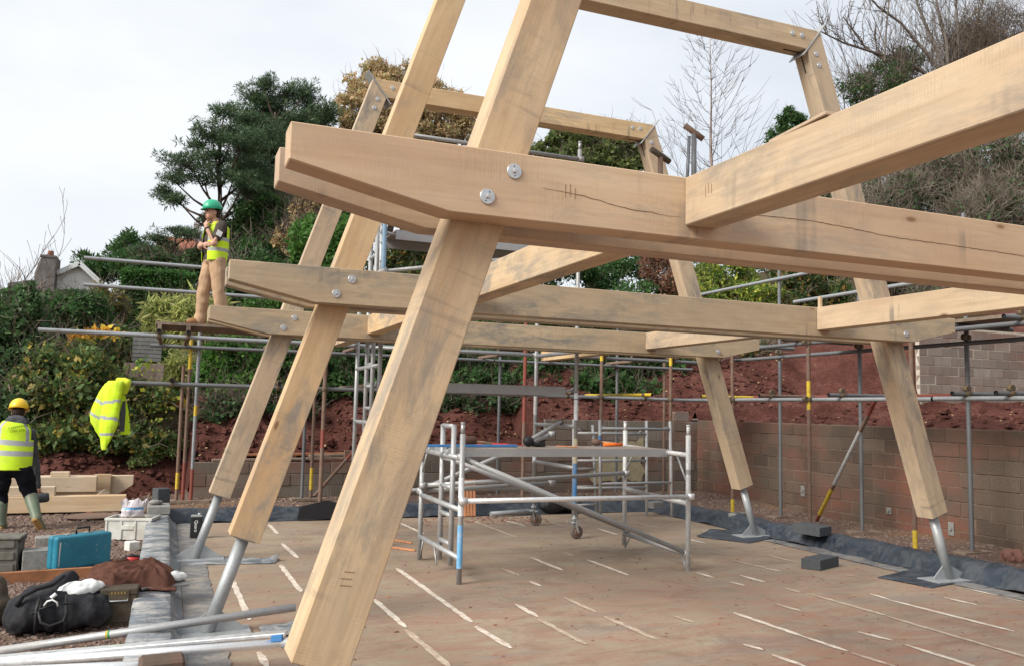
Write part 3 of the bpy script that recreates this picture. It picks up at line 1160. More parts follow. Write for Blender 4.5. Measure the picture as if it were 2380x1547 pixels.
# outer row
stdO = [(0.22, 0.06, 2.14, MAT['rust'], [(0.08, 0.2, MAT['yellow'])]), (0.31, 0.06, 2.66, MAT['rust'], [(0.0, 0.22, MAT['redtube']), (0.78, 0.96, MAT['yellow'])]),
        (0.43, 0.06, 4.0, MAT['galv'], [(0.0, 0.12, MAT['redtube']), (0.33, 0.37, MAT['yellow'])]), (2.13, 0.06, 2.6, MAT['galv_d'], None),
        (2.27, 0.06, 2.6, MAT['rust'], [(0.05, 0.19, MAT['yellow'])]), (5.55, 0.06, 2.6, MAT['galv_d'], None), (6.28, 0.06, 3.9, MAT['rust'], None),
        (7.95, 0.06, 3.9, MAT['galv_d'], None), (9.0, 0.06, 3.9, MAT['rust'], None)]
for x, z0, z1, mt, bd in stdO:
    tube(bs, 'standard', (x, YO + 0.052, z0), (x, YO + 0.052, z1), mt, bd)
    if z1 > 3.5:
        for zz in (3.70, 3.29, 2.43):
            coupler(bs, (x, YO + 0.052, zz), (0, 0, 1), (1, 0, 0))
for x, w in ((0.33, .75), (2.2, .5)):
    m = MB()
    m.box((x, YO + 0.05, 0.035), (w, 0.24, 0.04), Matrix.Rotation(rng.uniform(-.1, .1), 3, 'Z'))
    m.build('sole_board', MAT['board'], bs)
# ledgers and guard rails
tube(bs, 'ledger', (-0.50, YI, 1.80), (4.2, YI, 1.795), MAT['galv_d'])
tube(bs, 'ledger', (4.22, YI, 1.795), (8.55, YI, 1.785), MAT['galv'])
tube(bs, 'ledger', (-1.55, YI, 2.43), (3.6, YI, 2.425), MAT['galv'])
tube(bs, 'ledger', (3.62, YI, 2.425), (8.6, YI, 2.42), MAT['galv_d'])
tube(bs, 'ledger', (-0.28, YO, 2.43), (5.4, YO, 2.43), MAT['galv_d'])
tube(bs, 'ledger', (5.42, YO, 2.43), (9.6, YO, 2.43), MAT['galv_d'])
tube(bs, 'guard_rail', (-1.28, YO, 3.71), (3.5, YO, 3.69), MAT['galv'])
tube(bs, 'guard_rail', (-1.26, YO, 3.30), (3.5, YO, 3.28), MAT['galv'])
tube(bs, 'guard_rail', (3.52, YO, 3.69), (9.5, YO, 3.69), MAT['galv'])
tube(bs, 'guard_rail', (3.52, YO, 3.28), (9.5, YO, 3.28), MAT['galv'])
# transoms
for x in (-0.14, 0.22, 1.45, 2.75, 4.0, 5.2, 6.5, 7.8):
    tube(bs, 'transom', (x, YI - 0.2, 2.48), (x, YO + 0.2, 2.48), MAT['rust'])
    coupler(bs, (x, YI, 2.48), (0, 1, 0), (1, 0, 0))
for x, mt, dy in ((0.05, MAT['rust'], .10), (1.42, MAT['rust'], .16), (2.62, MAT['rust'], .22), (5.85, MAT['rust'], .2), (7.25, MAT['yellow'], .25)):
    tube(bs, 'transom', (x, YI - dy, 1.85), (x + 0.06, YO + 0.1, 1.86), mt)
    coupler(bs, (x, YI, 1.85), (0, 1, 0), (1, 0, 0))
# raking braces to the bank
tube(bs, 'raker', (2.25, 13.9, 0.12), (3.62, 14.5, 1.55), MAT['redtube'], [(0.0, 0.4, MAT['rust'])])
tube(bs, 'raker', (8.05, 12.6, 0.10), (9.05, 14.1, 1.55), MAT['rust'], [(0.0, 0.22, MAT['redtube'])])

# deck boards, back run
DB = []
for i in range(5):
    x = -0.20
    y0 = YI + 0.13 + i * 0.232
    for L in ((3.9, 3.9, 1.6) if i % 2 == 0 else (2.2, 3.9, 3.3)):
        m = MB()
        zz = 2.612 + rng.uniform(0, .004)
        m.box((x + L / 2, y0 + 0.1125, zz), (L - 0.012, 0.225, 0.038), Matrix.Rotation(rng.uniform(-.004, .004), 3, 'Z'))
        for s in (-1, 1):       # steel end hoops
            m.box((x + L / 2 + s * (L / 2 - 0.03), y0 + 0.1125, zz), (0.03, 0.229, 0.041), None, 1)
        o = m.build('scaffold_board', [MAT['board'], MAT['galv_d']], None, org=(x, y0, zz), bev=0.0)
        tag(o, 'brown scaffold board in the raised deck along the back' if not (i == 0 and x < 0) else 'foremost brown scaffold board at the left end of the back deck', 'board', 'boards of the back deck')
        x += L
# bearers lifting the deck onto the transoms
for x in (-0.14, 0.22, 1.45, 2.75, 4.0, 5.2, 6.5, 7.8):
    m = MB()
    m.box((x, (YI + YO) / 2 - 0.35, 2.5495), (0.05, 1.3, 0.086))
    m.build('deck_bearer', MAT['board'], bs)

# right run ----------------------------------------------------------
rs = thing('tube_scaffold', 'tube scaffold in front of the right-hand block wall with yellow banded poles', 'scaffold', (8.9, 9.5, -0.1))
YR = (7.83, 9.64, 11.40)
for i, y in enumerate((4.6, 6.2) + YR):
    bd = [(0.54, 0.70, MAT['yellow'])] if i != 3 else [(0.60, 0.74, MAT['yellow'])]
    if i == 2:
        bd = [(0.54, 0.71, MAT['yellow']), (0.0, 0.10, MAT['yellow'])]
    if i == 4:
        bd = [(0.30, 0.52, MAT['redtube']), (0.0, .1, MAT['yellow'])]
    tube(rs, 'standard', (XI, y, -0.06), (XI, y, 2.80), MAT['rust'], bd)
    coupler(rs, (XI, y, 1.80), (0, 0, 1), (0, 1, 0))
    coupler(rs, (XI, y, 2.60), (0, 0, 1), (0, 1, 0))
    tube(rs, 'standard', (XO, y + 0.02, -0.06), (XO, y + 0.02, 4.2 if i != 3 else 3.95), MAT['galv_d'] if i != 1 else MAT['galv'])
    coupler(rs, (XO, y, 1.86), (0, 0, 1), (0, 1, 0))
    coupler(rs, (XO, y, 2.60), (0, 0, 1), (0, 1, 0))
    sole(rs, (XO, y + 0.02, -0.06), 0.5)
    sole(rs, (XI, y, -0.06), 0.36)
for (a, c, mt) in ((2.0, 7.55, MAT['galv']), (7.58, 12.9, MAT['galv'])):
    tube(rs, 'ledger', (XI + 0.05, a, 1.795), (XI + 0.05, c, 1.80), mt)
tube(rs, 'ledger', (XI + 0.05, 2.0, 2.60), (XI + 0.05, 12.4, 2.60), MAT['galv_d'])
tube(rs, 'ledger', (XO - 0.05, 2.0, 2.52), (XO - 0.05, 12.6, 2.52), MAT['galv_d'])
tube(rs, 'ledger', (XO - 0.05, 2.0, 1.86), (XO - 0.05, 7.2, 1.86), MAT['galv_d'])
tube(rs, 'ledger', (XO - 0.05, 7.3, 1.86), (XO - 0.05, 12.6, 1.86), MAT['redtube'])
tube(rs, 'guard_rail', (XO - 0.05, 2.0, 3.82), (XO - 0.05, 13.6, 3.82), MAT['galv'])
tube(rs, 'guard_rail', (XO - 0.05, 2.0, 3.39), (XO - 0.05, 11.0, 3.39), MAT['galv'])
for y in (4.0, 5.0, 6.4, 7.3, 8.6, 9.9, 11.2):
    tube(rs, 'transom', (XI - 0.22, y, 2.655), (XO + 0.1, y, 2.655), MAT['galv_d'])
    coupler(rs, (XI + 0.05, y, 2.655), (1, 0, 0), (0, 1, 0))
for y, mt in ((6.55, MAT['galv_d']), (7.1, MAT['galv_d']), (9.05, MAT['galv_d']), (10.5, MAT['rust']), (12.0, MAT['yellow'])):
    tube(rs, 'transom', (XI - 0.18, y, 1.85), (XO + 0.1, y + 0.05, 1.86), mt)
    coupler(rs, (XI + 0.05, y, 1.85), (1, 0, 0), (0, 1, 0))
# raker, red and yellow
tube(rs, 'raker', gp(1898, 1208, -0.05), (XI + 0.2, 8.62, 1.78), MAT['rust'], [(0.0, 0.06, MAT['redtube']), (0.06, 0.30, MAT['yellow']), (0.34, .78, MAT['alu_w']), (0.9, 1.0, MAT['redtube'])])
for i in range(4):
    x0 = XI + 0.10 + i * 0.232
    y = 2.6
    for L in (3.9, 3.4):
        m = MB()
        zz = 2.70 + rng.uniform(0, .004)
        m.box((x0 + 0.1125, y + L / 2, zz), (0.225, L - 0.012, 0.038))
        for s in (-1, 1):
            m.box((x0 + 0.1125, y + L / 2 + s * (L / 2 - 0.03), zz), (0.229, 0.03, 0.041), None, 1)
        o = m.build('scaffold_board', [MAT['board'], MAT['galv_d']], None, org=(x0, y, zz))
        tag(o, 'dark scaffold board in the raised deck on the right', 'board', 'boards of the right deck')
        y += L

# ------------------------------------------------------------------ aluminium towers
MAT['alu'] = m_metal('dull aluminium tube', (0.38, 0.39, 0.40), 0.5, 0.55, (0.40, 0.37, 0.34), 0.6, 9)
MAT['alu_b'] = m_metal('bright aluminium tube', (0.80, 0.81, 0.82), 0.33, 0.75, (0.6, 0.6, 0.6), 0.3, 9)
MAT['blue'] = m_plain('pale blue tube sleeve', (0.16, 0.40, 0.66), 0.55, 0.3, 0, 0.15, 20, (0.45, 0.5, 0.55))
MAT['blue_d'] = m_plain('mid blue tube sleeve', (0.07, 0.20, 0.42), 0.6, 0.3, 0, 0.2, 20, (0.25, 0.3, 0.36))
MAT['white_t'] = m_plain('white label band', (0.70, 0.72, 0.75), 0.5, 0.3)
MAT['ply'] = m_plain('dusty platform ply', (0.29, 0.25, 0.215), 0.9, 0.1, 0, 0.15, 12, (0.2, 0.15, 0.12))
MAT['tyre'] = m_plain('dusty caster tyre', (0.15, 0.125, 0.105), 0.9, 0.1, 0, 0.2, 30)
AR = 0.0254


def atube(root, name, p0, p1, mat=None, r=AR, n=12):
    m = MB()
    m.tube(p0, p1, r, None, n)
    return m.build(name, mat or MAT['alu'], root, org=p0)


def apost(root, x, y, z0, z1, mat, bands=(), spig=True):
    """an upright with painted bands, collars and a spigot on top"""
    m = MB()
    m.tube((x, y, z0), (x, y, z1), AR, None, 14)
    o = m.build('upright', mat, root, org=(x, y, z0))
    for (a, c, mt) in bands:
        q = MB()
        q.path([(x, y, a), (x, y, c)], [AR + 0.0012] * 2, 14, 0, False)
        q.build('sleeve', mt, o, org=(x, y, a))
    if spig:
        q = MB()
        q.tube((x, y, z1), (x, y, z1 + 0.09), AR * 0.78, None, 12)
        q.lathe([(AR * 0.9, 0.09), (AR * 0.9, 0.105)], (x, y, z1), 12)
        q.build('spigot', mat, o, org=(x, y, z1))
    return o


def arail(root, p0, p1, mat=None, name='rail', claw=True):
    m = MB()
    p0, p1 = Vector(p0), Vector(p1)
    d = (p1 - p0).normalized()
    m.tube(p0 + d * 0.02, p1 - d * 0.02, AR * 0.93, None, 12)
    for q in ((p0, p1) if claw else ()):
        m.lathe([(AR * 1.55, -0.03), (AR * 1.6, 0.0), (AR * 1.55, 0.03)], q, 10, (0, 0, 1) if abs(d.z) < .8 else (1, 0, 0))
    return m.build(name, mat or MAT['alu'], root, org=p0)


# --- low tower in the middle of the slab
t1 = thing('mobile_tower', 'low aluminium scaffold tower with tools on its platform, in the middle of the slab', 'scaffold tower', (3.7, 8.0, 0))
X0, X1, Y0, Y1 = 2.50, 4.90, 7.36, 8.64
apost(t1, X0, Y0, 0.0, 1.33, MAT['alu'], [(0.14, 0.52, MAT['blue']), (0.60, 0.94, MAT['white_t'])])
apost(t1, X0, Y1, 0.0, 1.0, MAT['alu'], [], True)
apost(t1, X1, Y0, 0.0, 1.34, MAT['alu_w'], [(0.95, 1.0, MAT['alu'])])
apost(t1, X1, Y1, 0.06, 1.35, MAT['alu_w'])
for yy in (7.68, 8.02):
    atube(t1, 'ladder_stile', (X0 + 0.02, yy, 0.11), (X0 + 0.02, yy, 1.40))
for zz in (0.30, 0.56, 0.82, 1.08, 1.39):
    atube(t1, 'rung', (X0 + 0.02, 7.68, zz), (X0 + 0.02, 8.02, zz), None, AR * 0.9)
for zz in (0.235, 0.66, 1.12):
    atube(t1, 'frame_rail', (X0, Y1, zz), (X0, Y0, zz - 0.01))
for zz in (0.16, 0.66, 1.14):
    atube(t1, 'frame_rail', (X1, Y1, zz + 0.03), (X1, Y0, zz), MAT['alu_w'] if zz > .5 else MAT['alu'])
for (a, c) in (((X1, Y0 + .02, 0.86), (X1, Y0 + 0.2, 1.12)), ((X1, Y0 + .02, 0.0), (X1, Y0 + 0.12, 0.15)), ((X1, Y1 - .02, 0.88), (X1, Y1 - .2, 1.13)),
               ((X0, Y1 - .02, 0.9), (X0, Y1 - .16, 1.10)), ((X0, Y1 - .02, 0.03), (X0, Y1 - .12, 0.22)), ((X1, Y1 - .02, 0.04), (X1, Y1 - .14, 0.18)),
               ((X0, 8.04, 0.05), (X0, 8.14, 0.22))):
    atube(t1, 'frame_brace', a, c, None, 0.010, 8)
arail(t1, (X0, Y0 - 0.045, 0.735), (X1, Y0 - 0.045, 0.735), MAT['alu_b'], 'front_rail')
arail(t1, (X0, Y1 - 0.04, 0.76), (X1, Y1 - 0.04, 0.87), None, 'back_rail')
arail(t1, (X0, Y1 + 0.04, 0.70), (4.0, Y1 + 0.04, 0.76), None, 'back_rail')
arail(t1, (X0, Y0 + 0.03, 1.12), (X1, Y0 + 0.03, 0.17), None, 'diagonal_brace')
arail(t1, (X0, Y1 - 0.06, 1.14), (X1, Y1 - 0.06, 0.24), None, 'diagonal_brace')
arail(t1, (X0 + .02, Y1 + .03, 0.72), (X1 - .9, Y1 + .06, 1.3), None, 'diagonal_brace')
# platform
m = MB()
PZ = 1.185
m.span((X0 + 0.03, 7.72, PZ - 0.012), (X1 - 0.03, 8.34, PZ), 0)
pf = m.build('platform', MAT['ply'], t1, bev=0.002)
m = MB()
for yy in (7.715, 8.33):
    m.span((X0 + 0.03, yy, PZ - 0.080), (X1 - 0.03, yy + 0.022, PZ - 0.004))
for xx in (X0 + 0.03, X1 - 0.055):
    m.span((xx, 7.74, PZ - 0.085), (xx + 0.025, 8.33, PZ - 0.014))
m.build('platform_beam', MAT['alu'], pf)
for yy in (7.73, 8.34):
    for xx in (X0, X1):
        m = MB()
        m.lathe([(0.036, -0.025), (0.036, 0.025)], (xx, yy, 1.145), 10, (0, 1, 0))
        m.build('platform_hook', MAT['alu'], pf)

# --- tall tower behind it
t2 = thing('mobile_tower', 'tall aluminium ladder tower on caster wheels behind the far tie beam', 'scaffold tower', (3.5, 10.1, 0))
X0, X1, Y0, Y1 = 2.23, 4.72, 9.56, 10.82
apost(t2, X1, Y0, 0.29, 4.88, MAT['alu'], [(0.42, 0.92, MAT['blue_d']), (0.92, 1.22, m_plain('cream paint', (0.55, 0.48, 0.33), .7)), (1.45, 1.78, MAT['white_t']), (1.70, 1.715, MAT['blue_d'])])
apost(t2, X1, Y1, 0.29, 3.4, MAT['alu'], [(0.85, 0.98, MAT['white_t']), (1.5, 1.9, MAT['alu_w'])])
apost(t2, X0, Y0, 0.29, 3.75, MAT['alu'], [(3.05, 3.75, m_plain('worn blue sleeve', (0.28, 0.42, 0.56), .6))])
apost(t2, X0, Y1, 0.29, 3.0, MAT['alu'])
for yy in (9.93, 10.26):
    atube(t2, 'ladder_stile', (X0, yy, 0.4), (X0, yy, 3.72))
for k in range(13):
    atube(t2, 'rung', (X0, 9.93, 0.5 + k * 0.26), (X0, 10.26, 0.5 + k * 0.26), None, AR * 0.85)
atube(t2, 'ladder_stile', (X0, Y0 + .13, 2.7), (X0, Y0 + .13, 3.72))
for k in range(5):
    atube(t2, 'rung', (X0, Y0, 2.8 + k * 0.22), (X0, Y0 + .13, 2.8 + k * 0.22), None, AR * .85)
for zz in (1.37, 2.03, 2.56, 3.12):
    atube(t2, 'frame_rail', (X0, Y1, zz), (X0, Y0, zz))
for zz in (0.86, 1.37, 2.30):
    atube(t2, 'frame_rail', (X1, Y1, zz), (X1, Y0, zz))
for zz in (0.88,):
    pass
arail(t2, (X0, Y0 - .04, 4.74), (X1, Y0 - .04, 4.74), None, 'guard_rail')
arail(t2, (X0, Y0 - .04, 3.10), (X1, Y0 - .04, 3.55), None, 'guard_rail')
arail(t2, (X0, Y0 - .04, 2.30), (X1, Y0 - .04, 2.30), None, 'guard_rail')
arail(t2, (X0, Y1 + .04, 2.32), (X1, Y1 + .04, 2.32), None, 'guard_rail')
arail(t2, (X0, Y1, 0.5), (X1, Y1, 0.5), None, 'guard_rail')
for (zp, ya) in ((1.86, 9.62), (3.62, 9.62)):
    m = MB()
    m.span((X0 + 0.15, ya, zp - 0.012), (X1 - 0.12, ya + 0.60, zp))
    pf = m.build('platform', MAT['ply'], t2)
    m = MB()
    for yy in (ya - 0.005, ya + 0.59):
        m.span((X0 + 0.15, yy, zp - 0.115), (X1 - 0.12, yy + 0.022, zp - 0.004))
    m.build('platform_beam', MAT['alu'], pf)
    for xx, sx in ((X0, 1), (X1, -1)):
        for yy in (ya + .01, ya + .58):
            m = MB()
            m.tube((xx, yy, zp - 0.04), (xx + 0.14 * sx, yy, zp - 0.06), 0.017, None, 8)
            m.lathe([(0.034, -0.025), (0.034, 0.025)], (xx, yy, zp - 0.04), 10, (0, 1, 0))
            m.build('platform_hook', MAT['alu'], pf)


def caster(root, x, y, a):
    """jack leg, swivel fork, brake lever and wheel"""
    m = MB()
    m.tube((x, y, 0.20), (x, y, 0.33), 0.019, None, 10)
    m.lathe([(0.034, 0.235), (0.034, 0.26)], (x, y, 0), 10)
    m.lathe([(0.045, 0.0), (0.05, 0.012)], (x, y, 0.195), 12)
    ca, sa = math.cos(a), math.sin(a)
    f = Vector((ca, sa, 0))
    s = Vector((-sa, ca, 0))
    rot = Matrix.Rotation(a, 3, 'Z')
    wc = Vector((x, y, 0.082)) + f * 0.035
    for k in (-1, 1):
        m.beam(Vector((x, y, 0.20)) + s * 0.034 * k, wc + s * 0.034 * k, 0.006, 0.06, up=s)
    m.box(Vector((x, y, 0.196)) + f * 0.012, (0.10, 0.075, 0.012), rot)
    m.beam(Vector((x, y, 0.185)) - f * 0.03, Vector((x, y, 0.215)) - f * 0.10, 0.035, 0.008)
    o = m.build('caster', MAT['steel'], root, org=(x, y, 0.2))
    m = MB()
    m.lathe([(0.066, -0.024), (0.080, -0.019), (0.080, 0.019), (0.066, 0.024)], wc, 24, s)
    w = m.build('wheel', MAT['tyre'], o, org=wc)
    m = MB()
    m.lathe([(0.02, -0.030), (0.05, -0.027), (0.05, 0.027), (0.02, 0.030)], wc, 16, s)
    m.build('hub', MAT['rust'], w, org=wc)


caster(t2, X1, Y0, 0.1)
caster(t2, X1, Y1, -0.6)
caster(t2, X0, Y0, 0.5)
caster(t2, X0, Y1, 1.5)

# --- spare frames stacked against the back scaffold
def end_frame(label, x, y, w, z0, h, rungs, ax=(1, 0, 0), lean=0.0, bl=None):
    ax = Vector(ax).normalized()
    r = thing('tower_frame', label, 'scaffold frame', (x, y, z0))
    up = Vector((0, lean, 1)).normalized()
    p = Vector((x, y, z0))
    for k, s in enumerate((0, w)):
        o = atube(r, 'upright', p + ax * s, p + ax * s + up * h, MAT['alu_w'] if k else MAT['alu'], 0.022, 10)
        if bl and k == 0:
            q = MB()
            q.path([p + ax * s + up * bl[0], p + ax * s + up * bl[1]], [0.0235] * 2, 10, 0, False)
            q.build('sleeve', MAT['blue_d'], o)
    for zz in rungs:
        atube(r, 'frame_rail', p + up * zz, p + ax * w + up * zz, None, 0.020, 10)
    for s, q in ((0, 1), (w, -1)):
        atube(r, 'frame_brace', p + ax * s + up * (h - .08), p + ax * (s + q * .16) + up * (rungs[-1]), None, 0.010, 8)
    return r


q = gp(1163, 1150, 0.02)
end_frame('spare aluminium tower frame standing upright left of the tall tower wheels', q.x - .1, 11.35, 1.20, 0.02, 1.42, (0.42, 0.82, 1.22), (1, -.05, 0), .02)
end_frame('spare aluminium frame with blue sleeve on one leg, leaning by the tall tower', q.x + .22, 11.1, 1.25, 0.02, 1.42, (0.5, 0.95, 1.30), (1, .06, 0), 0.05, (0.95, 1.2))
r = thing('ladder_frame', 'narrow spare ladder section standing behind the tall tower wheels', 'ladder', (5.5, 11.2, 0.01))
for xx in (5.62, 5.94):
    atube(r, 'stile', (xx, 11.3, 0.01), (xx + .02, 11.5, 1.36), None, 0.020, 10)
for k in range(5):
    atube(r, 'rung', (5.62, 11.32 + k * .035, 0.2 + k * .26), (5.95, 11.32 + k * .035, 0.2 + k * .26), None, .017, 8)
# ------------------------------------------------------------------ vegetation
LEAF = {
    'laurel': m_leaf('laurel leaves', [(0.05, 0.12, 0.022), (0.032, 0.082, 0.018), (0.085, 0.17, 0.035), (0.04, 0.10, 0.02)]),
    'laurel_d': m_leaf('dark laurel leaves', gain=2.0, cols=[(0.022, 0.055, 0.016), (0.035, 0.078, 0.022), (0.018, 0.045, 0.015), (0.055, 0.10, 0.032)]),
    'ivy': m_leaf('ivy leaves', gain=2.2, cols=[(0.028, 0.055, 0.02), (0.04, 0.075, 0.028), (0.02, 0.042, 0.018), (0.06, 0.095, 0.04)]),
    'bramble': m_leaf('bramble leaves', gain=2.35, cols=[(0.035, 0.065, 0.02), (0.05, 0.085, 0.026), (0.028, 0.055, 0.018), (0.065, 0.09, 0.03), (0.045, 0.075, 0.028),
                                         (0.10, 0.12, 0.035), (0.04, 0.07, 0.03), (0.24, 0.20, 0.04), (0.08, 0.055, 0.03)]),
    'olive': m_leaf('olive autumn leaves', [(0.08, 0.085, 0.03), (0.11, 0.10, 0.035), (0.06, 0.07, 0.028), (0.20, 0.16, 0.04), (0.09, 0.065, 0.035)]),
    'yellow': m_leaf('variegated yellow leaves', [(0.33, 0.33, 0.05), (0.05, 0.10, 0.022), (0.22, 0.25, 0.045), (0.04, 0.085, 0.02), (0.10, 0.16, 0.03)]),
    'hazel': m_leaf('dark leaves with orange', [(0.035, 0.07, 0.02), (0.05, 0.09, 0.025), (0.03, 0.06, 0.02), (0.06, 0.1, 0.03), (0.22, 0.12, 0.03), (0.05, 0.08, 0.03)]),
    'bamboo': m_leaf('bamboo leaves', gain=1.9, cols=[(0.27, 0.28, 0.09), (0.18, 0.21, 0.06), (0.36, 0.34, 0.14), (0.12, 0.16, 0.045)]),
    'pine': m_leaf('pine needles', [(0.032, 0.060, 0.030), (0.050, 0.085, 0.040), (0.026, 0.048, 0.026), (0.075, 0.11, 0.052)], 0.3),
    'oak_b': m_leaf('brown oak leaves', gain=2.7, cols=[(0.22, 0.145, 0.08), (0.17, 0.125, 0.06), (0.28, 0.20, 0.12), (0.15, 0.13, 0.06), (0.13, 0.13, 0.055), (0.20, 0.15, 0.09)]),
    'oak_g': m_leaf('green oak leaves', [(0.065, 0.095, 0.03), (0.095, 0.12, 0.036), (0.048, 0.072, 0.022), (0.12, 0.13, 0.045)]),
    'bracken': m_leaf('dead bracken', [(0.16, 0.07, 0.045), (0.12, 0.055, 0.04), (0.21, 0.10, 0.06), (0.07, 0.06, 0.035)]),
    'hedge': m_leaf('clipped hedge leaves', [(0.030, 0.078, 0.018), (0.045, 0.105, 0.022), (0.022, 0.058, 0.015)]),
    'orange': m_leaf('orange autumn leaves', [(0.52, 0.22, 0.04), (0.55, 0.36, 0.05), (0.45, 0.16, 0.04), (0.50, 0.42, 0.06)]),
    'weed': m_leaf('weeds', [(0.10, 0.16, 0.05), (0.14, 0.19, 0.07), (0.07, 0.12, 0.035), (0.2, 0.2, 0.09)]),
}
BARK = {
    'grey': m_bark('grey bark', (0.11, 0.093, 0.08), (0.22, 0.19, 0.165)),
    'brown': m_bark('brown bark', (0.075, 0.055, 0.042), (0.15, 0.115, 0.09)),
    'pine': m_bark('pine bark', (0.06, 0.045, 0.038), (0.13, 0.09, 0.07)),
    'pink': m_bark('pale pinkish bark', (0.21, 0.155, 0.13), (0.34, 0.26, 0.22)),
    'twig': m_bark('dead twigs', (0.08, 0.064, 0.05), (0.24, 0.20, 0.165), 1.3),
    'twig_d': m_bark('dark twigs', (0.07, 0.055, 0.045), (0.16, 0.125, 0.10)),
}
CAMP = Vector((0, 0, CAM_H))


def PC(u, v, ru, rv, y, ry=None):
    """a clump at picture place u, v and depth y, its half-sizes given in picture units"""
    c = at(u, v, y)
    ppm = FPX / (c - CAMP).dot(_d)
    return (np.array(c), np.array((ru / ppm, (ry if ry else 0.75 * min(ru, rv * 1.3) / ppm), rv / ppm)))


def subclumps(ells, k, fr=(0.18, 0.42), flat=1.0, seed=0):
    r = np.random.RandomState(seed)
    out = []
    vol = np.array([e[1].prod() ** 0.66 for e in ells])
    vol = vol / vol.sum()
    for c, rad in [ells[i] for i in r.choice(len(ells), k, p=vol)]:
        d = r.normal(size=3)
        d /= np.linalg.norm(d)
        q = c + d * rad * r.uniform(0.25, 1.0) ** 0.5 * 0.86
        s = rad.mean() * r.uniform(*fr)
        out.append((q, np.array((s, s, s * flat))))
    return out


def leaf_quads(clumps, n, size, aspect=0.5, seed=0, jitter=0.55, droop=0.0, up=None):
    r = np.random.RandomState(seed)
    C0 = np.array([c[0] for c in clumps])
    R0 = np.array([c[1] for c in clumps])
    w = R0.prod(axis=1) ** 0.6
    pick = r.choice(len(clumps), n, p=w / w.sum())
    d = r.normal(size=(n, 3))
    d /= np.linalg.norm(d, axis=1)[:, None]
    rad = r.uniform(0.12, 1.0, n) ** 0.45
    p = C0[pick] + d * R0[pick] * rad[:, None]
    a = r.normal(size=(n, 3))
    if up is not None:
        a = a * (1 - up) + d * up * 1.6 + np.array((0, 0, up))
    a[:, 2] -= droop
    a /= np.linalg.norm(a, axis=1)[:, None]
    b = np.cross(a, r.normal(size=(n, 3)))
    b /= np.linalg.norm(b, axis=1)[:, None]
    L = np.clip(size * r.lognormal(-0.08, jitter * 0.75, n), size * .3, size * 2.1)[:, None]
    q = np.stack([p, p + a * L * 0.45 + b * L * aspect * 0.5, p + a * L, p + a * L * 0.5 - b * L * aspect * 0.5], axis=1)
    return q


def twig_quads(clumps, n, length, width, seed=0, up=0.5, spread=1.0):
    """crooked thin twigs, each of three joined strips"""
    r = np.random.RandomState(seed)
    C0 = np.array([c[0] for c in clumps])
    R0 = np.array([c[1] for c in clumps])
    w = R0.prod(axis=1) ** 0.6
    pick = r.choice(len(clumps), n, p=w / w.sum())
    d = r.normal(size=(n, 3))
    d /= np.linalg.norm(d, axis=1)[:, None]
    p = C0[pick] + d * R0[pick] * (r.uniform(0, 1, n) ** 0.4)[:, None]
    a = r.normal(size=(n, 3)) * spread
    a[:, 2] = np.abs(a[:, 2]) * (1 - up) + up * 1.4
    a /= np.linalg.norm(a, axis=1)[:, None]
    L = length * r.uniform(0.4, 1.3, n)[:, None]
    out = []
    q = p
    ww = width * r.uniform(0.6, 1.4, n)[:, None]
    for k in range(3):
        a2 = a + r.normal(size=(n, 3)) * 0.35
        a2 /= np.linalg.norm(a2, axis=1)[:, None]
        view = np.array((q - np.array(CAMP)))
        s = np.cross(a2, r.normal(size=(n, 3)) * 0.5 + view / np.linalg.norm(view, axis=1)[:, None])
        s /= np.linalg.norm(s, axis=1)[:, None]
        e = q + a2 * L / 3
        w0, w1 = ww * (1 - k / 3.6), ww * (1 - (k + 1) / 3.6)
        out.append(np.stack([q + s * w0, q - s * w0, e - s * w1, e + s * w1], axis=1))
        q = e
        a = a2
    return np.concatenate(out)


def ground_at(x, y):
    if (x > 10.3) or (y > 15.3 and x > 0.4) or y > 16.4:
        return hill_z(x, y)
    return -0.08


def limbs(root, base, targets, r0, bark, seed=0, name='trunk', bend=0.25, n=6):
    r = random.Random(seed)
    m = MB()
    base = Vector(base)
    for t in targets:
        t = Vector(t)
        pts = [base + Vector((r.uniform(-.05, .05), r.uniform(-.05, .05), 0))]
        K = 5
        for k in range(1, K + 1):
            f = k / K
            p = base.lerp(t, f)
            p.z = base.z + (t.z - base.z) * (f ** 0.8)
            L = (t - base).length * bend * 0.18
            if k < K:
                p += Vector((r.uniform(-L, L), r.uniform(-L, L), r.uniform(-L, L) * .4))
            pts.append(p)
        m.path(pts, [r0 * (1 - 0.82 * k / K) for k in range(K + 1)], n)
    return m.build(name, bark, root)


def shrub(name, label, ells, mat, n, size, k=40, aspect=0.5, seed=0, stems=4, bark='brown', cat='shrub', group=None, fr=(0.2, 0.42), twigs=None, extra=None, droop=0.0, up=None, stem_r=0.025):
    c = np.mean([e[0] for e in ells], axis=0)
    base = Vector((c[0], c[1], ground_at(c[0], c[1]) - 0.05))
    root = thing(name, label, cat, base, group)
    sub = subclumps(ells, k, fr, 0.9, seed)
    allc = sub + [(e[0], e[1] * 0.86) for e in ells]
    q = leaf_quads(allc, n, size, aspect, seed + 1, droop=droop, up=up)
    quads_obj('foliage', q, mat, root, org=base)
    tg = [Vector(s[0]) for s in sub[:stems]]
    limbs(root, base, tg, stem_r, BARK[bark], seed, 'stem')
    if twigs is None and n > 3000:
        twigs = (int(n / 40), .8, .006, 'twig_d')
    if twigs:
        tn, tl, tw, tm = twigs
        quads_obj('twigs', twig_quads(allc, tn, tl, tw, seed + 2), BARK[tm], root, org=base)
    if extra:
        for (emat, en, es, ecl) in extra:
            quads_obj('autumn_leaves', leaf_quads(ecl, en, es, 0.75, seed + 3), emat, root, org=base)
    return root


